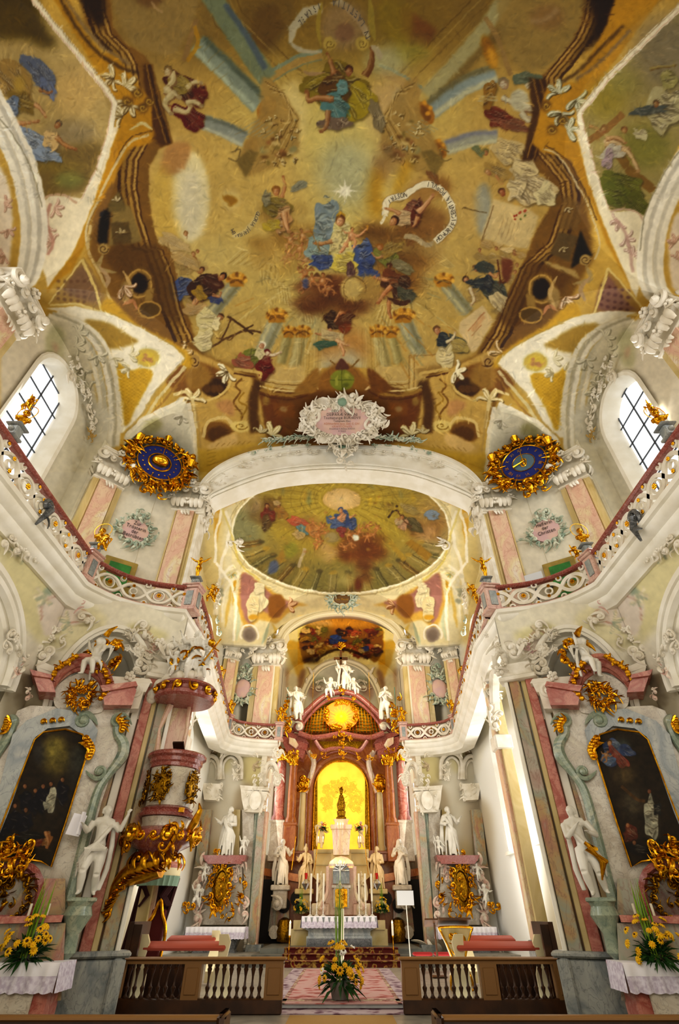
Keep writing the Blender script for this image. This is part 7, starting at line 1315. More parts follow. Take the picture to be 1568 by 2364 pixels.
        for yn in (15.2,): cy_ = (py+yn)/2; rr = abs(py-yn)/2-.2; m.loft([[Vector((-px+.12+dx, cy_-rr*math.cos(t)*q, 6.7+min(rr*1.25, 2.5)*math.sin(t)*q)) for dx, q in ((.05, 1.0), (.12, 1.03), (.12, 1.12), (.05, 1.16), (-.2, 1.2), (-.2, 1.0), (.05, 1.0))] for t in np.linspace(0, PI, 18)], closed=False, cap=False)
        m.build('trim_15', 'stucco', kind='structure', mirror=mi)
# ---- pulpit
c = Vector((-4.5, 14.5, 0)); pu = thing('pulpit', 'round red and white marble pulpit with gilt reliefs on the left pier', 'pulpit', (c.x, c.y, 2.5))
def ring(nm, prof, mt, par=pu, **k): m = MB(); m.lathe(prof, c, 40); return m.build(nm, mt, par, **k)
ring('rim', [(.62, 4.72), (.66, 4.74), (.66, 4.82), (.7, 4.86), (.7, 4.95), (.78, 5.0), (.78, 5.06), (.74, 5.1), (.6, 5.12), (.6, 4.9)], 'm_red'); ring('drum', [(.5, 3.8), (.56, 3.86), (.58, 4.2), (.62, 4.72)], 'm_offwhite')
ring('lower_moulding', [(.5, 3.62), (.66, 3.64), (.68, 3.7), (.62, 3.76), (.66, 3.8), (.55, 3.86)], 'm_red'); ring('neck', [(.56, 3.4), (.54, 3.5), (.58, 3.62)], 'm_offwhite'); ring('bowl', [(.02, 2.62), (.2, 2.68), (.42, 2.82), (.5, 2.95), (.66, 3.02), (.86, 3.14), (.9, 3.22), (.88, 3.3), (.7, 3.38), (.56, 3.42)], 'm_red')
for th, w, hh in ((-PI/2-.15, .42, .62), (-.35, .4, .6), (-PI+.35, .4, .6)):
    n_ = Vector((math.cos(th), math.sin(th), 0)); Mq = Mat(c+n_*.62+Vector((0, 0, 4.3)), (-n_.y, n_.x, 0)); m = MB(); m.ball(Mq @ Vector((0, .02, 0)), .21, 16, 10, (1, .3, 1.35), R=Mq.to_3x3()); rocaille(m, Mq, w*.95, hh*.95, 5, 14, .12); cluster(m, Mq, .25, .4, 6, 12, .1); m.build('gilt_medallion', 'gold_dark', pu)
m = MB()
for k in range(10):
    th = -PI+k*PI/9-.1; n_ = Vector((math.cos(th), math.sin(th), 0)); Mq = Mat(c+n_*.86+Vector((0, 0, 3.2)), (-n_.y, n_.x, 0)); scroll(m, Mq, (0, 0), .16 if k % 3 else .3, k, (-1)**k, .2); leaf(m, Mq, (0, .05), .25, k*2, .3)
    if k % 3 == 0: cluster(m, Mq, .35, .45, k, 7, .2)
for k in range(8): th = -PI+k*PI/7; n_ = Vector((math.cos(th), math.sin(th), 0)); Mq = Mat(c+n_*.5+Vector((0, 0, 2.8)), (-n_.y, n_.x, 0)); leaf(m, Mq, (0, .1), .35, -PI/2, .4, .3); scroll(m, Mq, (0, 0), .15, 1, 1, .2)
m.build('gilt_foliage', 'gold', pu)
m = MB(); P_ = [c+Vector((.1, 0, 2.7)), c+Vector((-.3, .05, 2.6)), c+Vector((-.75, .1, 2.4)), c+Vector((-.95, .1, 2.0)), c+Vector((-1.0, .1, 1.75))]; m.tube(smooth_pts(P_, 4), [.3, .3, .22, .12, .03], 10)
for k, p in enumerate(smooth_pts(P_, 3)): leaf(m, Mat(p+Vector((0, -.15, 0)), (1, 0, 0)), (0, 0), .3, -1+k*.1, .35); scroll(m, Mat(p+Vector((.1, -.15, 0)), (1, 0, 0)), (0, 0), .13, k, 1, .25)
m.build('pendant_bracket', 'gold', pu)
m = MB(); m.box(c+Vector((-.35, .45, 5.85)), (.7, .1, 1.5), rz=.3); m.tube([c+Vector((-.62, .1, 5.1)), c+Vector((-.72, .1, 5.8)), c+Vector((-.55, .1, 6.5))], [.1, .07, .1], 8); m.tube([c+Vector((-.05, .3, 5.1)), c+Vector((.0, .3, 5.8)), c+Vector((-.05, .3, 6.5))], [.06, .04, .06], 8); m.build('back_board', 'm_pink', pu)
m = MB(); m.box(c+Vector((.05, -.25, 5.27)), (.3, .3, .05), R=Matrix.Rotation(-.6, 3, 'X')); m.box(c+Vector((.05, -.2, 5.17)), (.04, .04, .2)); m.build('book_rest', 'wood_dark', pu)
m = MB(); m.box(c+Vector((.5, -.45, 3.75)), (.12, .12, .1)); m.tube([c+Vector((.75, -.4, 3.3)), c+Vector((.9, -.5, 3.5)), c+Vector((.98, -.5, 3.75)), c+Vector((.9, -.4, 3.9))], [.08, .1, .06, .02], 8); m.build('carved_handle', 'gold', pu)
q = Vector((-4.62, 14.45, 0)); cn = thing('sounding_board', 'oval red marble sounding board hanging above the pulpit', 'canopy', (q.x, q.y, 6.5)); c0 = c; c = q
ring('rim', [(.68, 6.5), (.8, 6.5), (.86, 6.56), (.86, 6.66), (.8, 6.7), (.8, 6.8), (.9, 6.86), (.84, 6.94), (.6, 6.98), (.2, 7.0), (.01, 7.02)], 'm_red', cn); ring('ceiling_disc', [(.0, 6.62), (.45, 6.6), (.5, 6.55), (.68, 6.52)], 'gold_dark', cn)
m = MB()
for k in range(12): th = k*PI/6; n_ = Vector((math.cos(th), math.sin(th), 0)); scroll(m, Mat(q+n_*.85+Vector((0, 0, 6.75)), (-n_.y, n_.x, 0)), (0, 0), .17, k, (-1)**k, .25)
m.build('gilt_foliage', 'gold', cn); m = MB(); P_ = [q+Vector((-.95, -.1, 6.6)), q+Vector((-.75, -.2, 6.95)), q+Vector((-.4, -.35, 7.1)), q+Vector((.05, -.4, 7.15)), q+Vector((.4, -.3, 7.2))]
for k, p in enumerate(smooth_pts(P_, 4)): m.ball(p, .15+.05*math.sin(k*2.1), 8, 6)
m.build('cloud_roll', 'stucco', cn)
for k, (dx, dy, z, hh, kk, fc) in enumerate(((.15, -.4, 6.98, 1.65, 'angel_stand', .2), (.55, -.3, 7.0, 1.0, 'putto_sit', -.5), (-.35, -.45, 7.0, .95, 'putto_fly', .6), (.0, .15, 7.3, .8, 'putto', .1), (-.45, .1, 7.3, 1.3, 'angel_stand', .7))):
    p = q+Vector((dx, dy, z)); lb = ('white angel with gilt drapery standing on the pulpit sounding board', 'small putto sitting at the right edge of the pulpit sounding board', 'small putto leaning at the left front of the pulpit sounding board', 'small putto behind the angel on the pulpit sounding board', 'pale winged figure highest on the left of the pulpit sounding board')[k]
    st = thing('statue' if hh > 1 else 'putto', lb, 'statue' if hh > 1 else 'putto', p); fobj('body', B(kk), 'statue', p, hh, face=fc, parent=st); m = MB(); Mq = Mat(p+Vector((.05, -.05, hh*.45)), (1, 0, 0)); R = random.Random(k)
    for j in range(5): leaf(m, Mq, (R.uniform(-.2, .2)*hh, R.uniform(-.1, .2)*hh), .17*hh, R.uniform(0, 6), .5, 1)
    if k == 0: m.tube([p+Vector((.35, -.1, .6)), p+Vector((.75, -.1, 1.3))], .025, 6); m.tube([p+Vector((.5, -.1, 1.05)), p+Vector((.75, -.1, .9))], .025, 6); m.ball(p+Vector((.5, -.15, 1.15)), .12, 8, 6)
    m.build('gilt_drapery', 'gold', st)
# ---- high altar (drawn on planes across the apse) and the two chancel altars
def HP(Y): return lambda s, k=4: [(q.x, q.z) for q in smooth_pts([(lambda a: (a.x, 0, a.z))(atY(u, v, Y)) for u, v in PT(s)], k or 1, True)] if k else [(atY(u, v, Y).x, atY(u, v, Y).z) for u, v in PT(s)]
def sym(s): p = PT(s); return p+[(1576-u, v) for u, v in p[::-1]]
def hpr(m, s, Y, d, k=0): m.prism(HP(Y)(s, k), Matrix.Translation((0, Y, 0)), d)
def htube(m, s, Y, r, n=8, k=5, **q): m.tube([atY(u, v, Y) for u, v in crv(PT(s), k, False)], r, n, **q)
def both(f):
    for sg in (-1, 1): f(sg, (lambda s: PT(s) if sg < 0 else [(1576-u, v) for u, v in PT(s)]))
ha = thing('high_altar', 'towering marble high altar with glowing golden niche and orange sunburst canopy', 'altar', (0, 34, .6)); _m = [MB()]
def D(nm, mt, par=ha, **k):
    b = _m[0]; _m[0] = MB()
    if b.v and not any(abs(p[0]) < .12 for p in b.v):
        for sg in (-1, 1):
            c = MB(); mp = {}
            for f in b.f:
                if b.v[f[0]][0]*sg > 0:
                    for i in f:
                        if i not in mp: mp[i] = len(c.v); c.v.append(b.v[i])
                    c.f.append(tuple(mp[i] for i in f))
            if c.v: o = c.build(nm, mt, par, **k)
        return o
    return b.build(nm, mt, par, **k)
hpr(_m[0], sym('600,2195 600,2025 640,2000 680,1960 680,1700 720,1690'), 35.2, .3); D('back_wall', 'm_orange')
hpr(_m[0], sym('727,1980 727,1800 733,1790 740,1770 757,1760'), 34.95, .1); gd = D('golden_niche', 'niche_lit_gold')
R = random.Random(5)
for k in range(170):
    t = R.uniform(-.5, PI+.5); r_ = R.uniform(.55, 1.3); p = atY(788, 1850, 34.85); scroll(_m[0], I4 @ Matrix.Translation((0, 34.87, 0)), (p.x+1.0*r_*math.cos(t), p.z+1.0*r_*math.sin(t)), R.uniform(.1, .24), R.uniform(0, 6), R.choice((-1, 1)), .13, depth=.15)
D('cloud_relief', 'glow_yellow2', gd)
def _arch(sg, T): pass
for nm, mt, off, rr, Y in (('arch', 'm_orange', 0, .24, 34.6), ('arch_bead', 'gold', -.28, .05, 34.5), ('arch_edge', 'm_red', .27, .08, 34.6)):
    c_ = atY(788, 1822, Y); r0 = abs(atY(716, 1822, Y).x)+off; z0 = atY(788, 1970, Y).z; top = atY(788, 1745, Y).z-c_.z+off; _m[0].tube([Vector((-r0, Y, z0))]+[Vector((-r0*math.cos(t), Y, c_.z+top*math.sin(t))) for t in np.linspace(0, PI, 24)]+[Vector((r0, Y, z0))], rr, 10); D(nm, mt)
both(lambda sg, T: (hpr(_m[0], T('723,1985 733,1985 733,1800 740,1775 720,1800'), 34.7, .3)) ); D('dark_reveal', 'gold_dark')
def col(sg, u, v0, v1, Y, r, mt, fl=0):
    x = abs(atY(u, 1850, Y).x)*sg; z0, z1 = atY(788, v0, Y).z, atY(788, v1, Y).z; m = MB(); m.lathe([(r*1.3, z0), (r*1.3, z0+.15), (r, z0+.3), (r*1.02, (z0+z1)/2), (r*.9, z1)], (x, Y, 0), 20, lobes=fl, lobe=.05); o = m.build('column', mt, ha); zb = atY(788, 1990, Y).z; m = MB(); m.box((x, Y, (zb+z0)/2), (r*2.7, r*2.7, z0-zb), bev=.03); m.box((x, Y, z0-.08), (r*3.1, r*3.1, .16), bev=.03); m.build('column_pedestal', 'm_offwhite' if fl else 'm_orange', ha)
    m = MB(); Mq = Mat((x, Y-r, 0), (1, 0, 0)); m.lathe([(r*1.1, z1), (r*1.2, z1+.1), (r*1.1, z1+.15)], (x, Y, 0), 16)
    for k in range(9): leaf(m, Mq, (R.uniform(-r, r), z1+.1), .5, PI/2+R.uniform(-.6, .6), .35, .5); scroll(m, Mq, (R.uniform(-r, r), z1+R.uniform(.2, .8)), .3, k, (-1)**k, .22)
    m.build('gilt_capital', 'gold', o)
for sg in (-1, 1):
    col(sg, 674, 1900, 1768, 33.6, .26, 'm_orange'); col(sg, 645, 1895, 1758, 34.0, .3, 'm_rose', 9); col(sg, 699, 1965, 1830, 34.2, .2, 'm_yellow')
both(lambda sg, T: [hpr(_m[0], T(s), 33.7, 1.0) for s in ('652,1700 712,1722 708,1738 654,1718', '655,1718 706,1738 700,1756 662,1738', '640,1692 700,1700 715,1722 650,1702')]); D('entablature', 'm_red')
both(lambda sg, T: hpr(_m[0], T('668,1704 682,1708 690,1722 684,1730 668,1718'), 33.3, .5)); D('entablature_block', 'm_pink')
# canopy: curved red cornice, curtain of gilt trellis, sunburst
htube(_m[0], sym('662,1700 690,1672 700,1652 712,1640 735,1618 760,1602 788,1597'), 33.6, [.12, .2, .26, .22, .2, .2, .22, .2, .2, .22, .26, .2, .12], 10); htube(_m[0], sym('670,1692 696,1676 712,1656 735,1632 760,1616 788,1611'), 33.35, .09); htube(_m[0], sym('690,1692 720,1702 750,1700 788,1692'), 33.0, .16); htube(_m[0], sym('728,1710 745,1732 768,1728'), 33.0, .12); both(lambda sg, T: scroll(_m[0], I4 @ Matrix.Translation((0, 33.3, 0)), (lambda q: (q.x, q.z))(atY(T('688,1678')[0][0], 1678, 33.3)), .55, 1, sg, .25)); D('canopy_cornice', 'm_red')
both(lambda sg, T: scroll(_m[0], I4 @ Matrix.Translation((0, 33.0, 0)), (lambda q: (q.x, q.z))(atY(T('690,1678')[0][0], 1678, 33.0)), .35, 1, sg, .3)); D('canopy_volute', 'm_offwhite')
hpr(_m[0], sym('700,1690 705,1665 735,1635 760,1618 788,1612'), 33.9, .08); D('trellis_ground', 'bronze_dark')
for k in range(24):
    x = -2.6+5.2*k/23; z0, z1 = atY(788, 1692, 33.8).z, atY(788, 1692, 33.8).z+2.2*math.sqrt(max(.02, 1-(x/2.75)**2))*.86; _m[0].tube([(x, 33.8, z0), (x*.93, 33.78, z1)], .02, 4)
for k in range(9): z = atY(788, 1690, 33.8).z+.1+k*.2; w = 2.6*math.sqrt(max(.02, 1-((z-atY(788, 1692, 33.8).z)/2.0)**2)) if z-atY(788, 1692, 33.8).z < 1.98 else .3; _m[0].tube([(-w, 33.8, z), (w, 33.8, z)], .02, 4)
D('trellis', 'gold_bright')
hpr(_m[0], sym('735,1712 750,1728 770,1726 788,1722')+[], 33.4, .1); D('lower_trellis', 'gold_dark')
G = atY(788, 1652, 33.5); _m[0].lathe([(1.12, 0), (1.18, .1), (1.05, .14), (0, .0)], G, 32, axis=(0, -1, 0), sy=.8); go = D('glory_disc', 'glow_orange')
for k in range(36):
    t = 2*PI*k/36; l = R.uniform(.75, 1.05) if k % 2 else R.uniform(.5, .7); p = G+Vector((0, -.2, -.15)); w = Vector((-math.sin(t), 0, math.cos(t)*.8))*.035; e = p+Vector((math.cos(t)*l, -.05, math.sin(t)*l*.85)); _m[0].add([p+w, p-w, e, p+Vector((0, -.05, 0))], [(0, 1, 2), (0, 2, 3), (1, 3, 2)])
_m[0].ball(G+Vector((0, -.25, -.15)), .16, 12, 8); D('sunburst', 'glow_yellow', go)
for k in range(30): t = R.uniform(0, 6.3); scroll(_m[0], Matrix.Translation((0, 33.3, 0)), (G.x+1.0*math.cos(t), G.z+.85*math.sin(t)), .22, R.uniform(0, 6), 1, .25); _m[0].ball((G.x+R.uniform(.85, 1.1)*math.cos(t), 33.25, G.z+.85*math.sin(t)), .1, 7, 5)
D('gilt_cherubs', 'gold', go)
for u, v, s in ((788, 1700, .34), (770, 1700, .25), (806, 1700, .25), (788, 1720, .28), (748, 1745, .25), (828, 1745, .25), (722, 1748, .25), (854, 1748, .25), (788, 1742, .3), (788, 1596, .3), (760, 1612, .2), (816, 1612, .2), (672, 1735, .3), (904, 1735, .3), (680, 1650, .3), (896, 1650, .3)):
    q = atY(u, v, 32.9); Mq = Matrix.Translation((q.x, 32.9, q.z)); cluster(_m[0], Mq, s*1.2, s*1.2, u, 7, s*.65); D('gilt_ornament', 'gold')
htube(_m[0], '712,1735 725,1760 715,1800 705,1830', 34.2, .16); htube(_m[0], '864,1735 851,1760 861,1800 871,1830', 34.2, .16); D('scroll_buttress', 'm_pink')
both(lambda sg, T: [hpr(_m[0], T(s), Y, d) for s, Y, d in (('700,1965 727,1965 727,1990 700,1990', 34.0, .8), ('612,2005 705,2022 705,2040 612,2022', 33.4, .8), ('616,2022 700,2040 700,2190 605,2195', 33.6, .5))]); D('base_wall', 'm_orange')
both(lambda sg, T: [hpr(_m[0], T(s), Y, d) for s, Y, d in (('628,2080 668,2080 668,2150 620,2150', 33.1, .4), ('610,2130 630,2130 630,2195 600,2195', 33.2, .3))]); D('base_panel', 'm_pinkgrey')
both(lambda sg, T: [_m[0].lathe([(.01, 0), (.3, .02), (.33, .1)], atY(T('%d,%d' % q)[0][0], q[1], 32.9), 12, axis=(0, -1, 0)) for q in ((685, 2075), (656, 2090))]); D('base_opening', 'dark')
hpr(_m[0], sym('725,1962 725,2000 720,2022 745,2045'), 33.6, .7); hpr(_m[0], sym('728,1970 765,1970 765,1998 728,1998'), 33.1, .2); D('upper_predella', 'm_yellow')
# throne with the small Madonna
for s, Y, d in ((sym('770,1975 768,1935 766,1915 762,1908'), 33.0, .7), (sym('773,1908 773,1898 770,1892'), 33.0, .5), (sym('764,1915 764,1905 772,1905'), 32.8, .6)): hpr(_m[0], s, Y, d)
D('throne', 'm_pink')
q = atY(788, 1892, 33.0); _m[0].lathe([(.28, 0), (.3, .1), (.22, .16), (.26, .4), (.2, .45)], q, 12); _m[0].lathe([(.2, .45), (.26, .7), (.12, 1.2), (.1, 1.25), (.0, 1.3)], q, 12); _m[0].ball(q+Vector((0, -.05, 1.36)), .1, 8, 6); _m[0].ball(q+Vector((.12, -.12, 1.05)), .07, 8, 6); _m[0].lathe([(.09, 1.42), (.13, 1.55), (.02, 1.68)], q, 8)
for k in range(10): t = k*.63; leaf(_m[0], Matrix.Translation((q.x, q.y-.1, q.z+1.1)), (.2*math.cos(t), .4*math.sin(t)), .2, t, .2)
D('madonna_figure', 'gold_dark')
# tabernacle
for s, Y, d in ((sym('752,2112 752,2050 760,2000 765,1992 788,1984'), 31.6, .8), (sym('758,2000 762,1990 775,1980 788,1977'), 31.3, .5)): hpr(_m[0], s, Y, d)
both(lambda sg, T: htube(_m[0], T('757,2000 756,2050 752,2070 738,2092 742,2100'), 31.0, [.1, .08, .09, .12, .1])); tb = D('tabernacle', 'm_pink')
hpr(_m[0], sym('770,2096 770,2053 772,2050'), 31.0, .1); hpr(_m[0], sym('766,2050 766,2044 788,2044'), 31.0, .2); D('door_frame', 'm_offwhite', tb)
hpr(_m[0], sym('774,2094 774,2055 776,2052'), 30.92, .06); cluster(_m[0], Matrix.Translation((0, 30.88, atY(788, 2073, 30.9).z)), .3, .8, 3, 12, .14); D('gilt_door', 'gold', tb)
hpr(_m[0], sym('769,2040 769,2008 776,1996 788,1992'), 31.15, .1, 0); D('shell_niche', 'm_grey', tb)
for k in range(9): t = PI*k/8; q = atY(788, 2010, 31.05); _m[0].tube([q, q+Vector((.42*math.cos(t), 0, .42*math.sin(t)))], .025, 5)
D('rays', 'silver', tb)
q = atY(785, 2044, 30.7); cx_ = thing('crucifix', 'small silver crucifix standing on the tabernacle', 'crucifix', q); m = MB(); m.box(q+Vector((0, 0, .55)), (.05, .04, 1.0)); m.box(q+Vector((0, 0, .82)), (.42, .04, .05)); m.lathe([(.16, 0), (.12, .05), (.06, .1), (.03, .2)], q, 10); m.build('cross', 'silver', cx_); fobj('corpus', B('crucified'), 'statue', q+Vector((0, -.05, .4)), .5, parent=cx_)
for sg in (-1, 1):
    sd = 'left' if sg < 0 else 'right'; U = lambda u: u if sg < 0 else 1576-u
    for (u, v, Y, hpx, kk, mt, lb) in ((648, 2043, 32.6, 108, 'saint_pray' if sg > 0 else 'saint_book', 'statue', 'white marble statue of a robed saint on the outer %s pedestal of the high altar'), (703, 2052, 33.0, 100, 'bishop' if sg < 0 else 'saint_point', 'statue_warm', 'warm-lit statue of a robed figure beside the %s of the tabernacle')):
        p = atY(U(u), v, Y); hh = abs(atY(U(u), v-hpx, Y).z-p.z); st = thing('statue', lb % sd, 'statue', p, None); fobj('body', B(kk), mt, p, hh, face=-.25*sg, parent=st)
        if kk != 'saint_pray': m = MB(); m.tube([p+Vector((sg*-.3*hh*.9, -.3, .3*hh)), p+Vector((sg*-.34*hh, -.3, 1.02*hh))], .02, 6); m.build('staff', 'gold', st)
        m = MB(); m.box(p+Vector((0, .1, -.12)), (1.0, .8, .24), bev=.04); m.box(p+Vector((0, .15, -.6)), (.75, .6, .8), bev=.05); scroll(m, Mat(p+Vector((0, -.2, -.8)), (1, 0, 0)), (sg*.1, 0), .4, 1, sg, .25); m.build('pedestal', 'm_offwhite' if hpx > 100 else 'm_yellow', ha)
    p = atY(U(741), 2062, 31.3); st = thing('statue', 'small kneeling bishop figure with crook on the %s side of the tabernacle' % sd, 'statue', p); fobj('body', B('bishop'), 'statue_warm', p+Vector((0, 0, -.4)), 1.25, face=sg*-.5, parent=st); m = MB(); m.box(p+Vector((0, .1, -.65)), (.9, .6, .5), bev=.05); m.lathe([(.22, 0), (.26, .06), (.18, .1)], p+Vector((0, -.2, -.6)), 14, axis=(0, -1, 0)); m.build('console', 'm_pink', ha)
    p = atY(U(742), 1950, 33.0); st = thing('statue', 'kneeling winged angel adoring at the %s of the golden throne' % sd, 'statue', p); fobj('body', B('angel_stand'), 'statue_warm', p+Vector((0, 0, -.2)), 1.35, face=sg*-.9, parent=st)
    p = atY(U(688), 1665, 32.6); st = thing('statue', 'white angel with raised arm standing on the %s volute of the high altar canopy' % sd, 'statue', p); fobj('body', B('angel_stand' if sg < 0 else 'youth'), 'statue', p, 2.3, face=sg*-.3, parent=st, tilt=(0, .12*sg)); m = MB(); cluster(m, Mat(p+Vector((sg*.6, -.1, .6)), (1, 0, 0)), .9, 1.8, 9+sg, 16, .3); cluster(m, Mat(p+Vector((sg*.75, -.2, -.4)), (1, 0, 0)), .6, .8, 19+sg, 12, .3); m.build('gilt_foliage', 'gold', st); m = MB(); m.tube([p+Vector((sg*.75, 0, 0)), p+Vector((sg*.8, 0, 2.2))], .03, 6); m.build('green_staff', 'bronze_green', st)
    for k in range(3):
        u = (716, 731, 746)[k]; p = atY(U(u), 2116, 30.1); candle((p.x, p.y, p.z), 1.05, 'tall cream candle on the high altar, %s from the tabernacle, %s side' % (('third', 'second', 'first')[k], sd), 'high altar candles', stick=.6, sm='statue', r=.05, foot=.14)
    p = atY(U(665), 2236, 27.2); candle((p.x, p.y, .1), .38, 'lit candle on a slender floor stand at the %s of the carpeted altar steps' % sd, 'floor candles', lit=True, stick=.95, r=.045, foot=.14)
    p = atY(U(694), 2100, 30.9); bouquet((p.x, p.y, p.z), .62, 'yellow bouquet with green spikes to the %s of the high altar table' % sd, 30+sg, 1.3, n=16)
    p = atY(U(747), 1915, 32.7); bouquet((p.x, p.y, p.z), .42, 'red flower bouquet on the %s of the golden niche throne' % sd, 40+sg, 0, n=16, colors=('petal_red',))
    p = atY(U(706), 2040, 29.6); lp = thing('sanctuary_lamp', 'hanging silver lamp with red glass in front of the high altar, %s one' % sd, 'lamp', p); m = MB(); m.lathe([(.02, -.25), (.12, -.12), (.2, 0), (.12, .1), (.06, .18)], p, 14); m.build('lamp_bowl', 'silver', lp); m = MB(); m.lathe([(.06, .12), (.08, .4), (.05, .42)], p, 12); m.build('red_glass', 'red_glass', lp); m = MB(); [m.tube([p+Vector((.12*math.cos(t), .12*math.sin(t), .08)), p+Vector((0, 0, .8)), p+Vector((0, 0, 10.5))], .012, 4) for t in (0, 2.1, 4.2)]; m.build('chain', 'gold_dark', lp)
    # dark doorways with a white octagon under the outer statues
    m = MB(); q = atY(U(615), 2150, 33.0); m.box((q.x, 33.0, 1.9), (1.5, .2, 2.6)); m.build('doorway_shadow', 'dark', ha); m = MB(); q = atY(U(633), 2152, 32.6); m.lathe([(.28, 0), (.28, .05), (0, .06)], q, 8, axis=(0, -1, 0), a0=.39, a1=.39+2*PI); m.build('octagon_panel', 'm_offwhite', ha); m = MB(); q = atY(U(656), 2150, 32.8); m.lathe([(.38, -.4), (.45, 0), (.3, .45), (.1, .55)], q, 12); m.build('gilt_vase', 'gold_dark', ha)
for k, u in enumerate((780, 786, 792)): p = atY(u, 1912, 32.5); candle(tuple(p), .16, 'tiny lit candle in the row of three on the golden throne', 'throne candles', lit=True, r=.03)
for k, u in enumerate((735, 746, 828, 833)): p = atY(u, 1944, 32.4); candle(tuple(p), .16, 'tiny lit candle on a side bracket of the golden niche', 'bracket candles', lit=True, r=.03)
p = atY(797, 1600, 33.6); st = thing('statue_group', 'white figure leaning on a tall cross on top of the high altar canopy', 'statue', p); fobj('body', B('angel_stand'), 'statue', p+Vector((0, 0, .1)), 2.3, face=.3, parent=st); m = MB(); m.box(p+Vector((-.3, .3, 1.6)), (.16, .14, 3.6)); m.box(p+Vector((-.3, .3, 2.6)), (1.0, .14, .16)); m.build('cross', 'wood_mid', st); m = MB(); cluster(m, Mat(p+Vector((-.25, .2, 3.6)), (1, 0, 0)), .4, .4, 3, 10, .25); m.build('gilt_tip', 'gold', st)
p = atY(762, 1618, 33.4); st = thing('putto', 'white winged putto sitting on the left slope of the high altar canopy', 'putto', p); fobj('body', B('putto_sit'), 'statue', p, 1.7, face=-.4, parent=st); p = atY(818, 1612, 33.6); st = thing('putto', 'white reclining figure on the right slope of the high altar canopy', 'putto', p); fobj('body', B('putto_sit'), 'statue', p, 1.5, face=.6, parent=st)
# table of the high altar with its cloth
m = MB(); A0, A1 = Vector((atY(697, 2115, 29.4).x, 29.4, 0)), Vector((atY(870, 2115, 29.4).x, 29.4, 0)); zt = atY(788, 2115, 29.4).z; xc = (A0.x+A1.x)/2; wv = A1.x-A0.x
m.loft([[Vector((xc+sx_*w/2, 29.85+sy_*d/2, z)) for sx_, sy_ in ((-1, -1), (1, -1), (1, 1), (-1, 1))] for w, d, z in ((wv*.86, .8, .6), (wv*.86, .8, .95), (wv*.82, .75, 1.0), (wv*.82, .75, 1.15), (wv*.95, .9, 1.25), (wv, 1.0, zt-.04))]); t_ = m.build('high_altar_table', 'm_grey', label='grey marble altar table with tapered base in front of the high altar', cat='altar table'); m = MB(); m.box((xc, 29.42, .75), (wv*.84, .06, .28)); m.build('dark_base', 'm_darkgrey', t_)
m = MB(); m.box((xc, 30.9, .9), (4.6, .9, .6)); m.box((xc, 30.6, 1.35), (4.4, .5, .35)); m.build('gradine', 'm_yellow', ha)
cloth('', (A0, A1), 0, .9, zt, .42, 'white lace cloth over the high altar table behind the central flowers', seed=9)
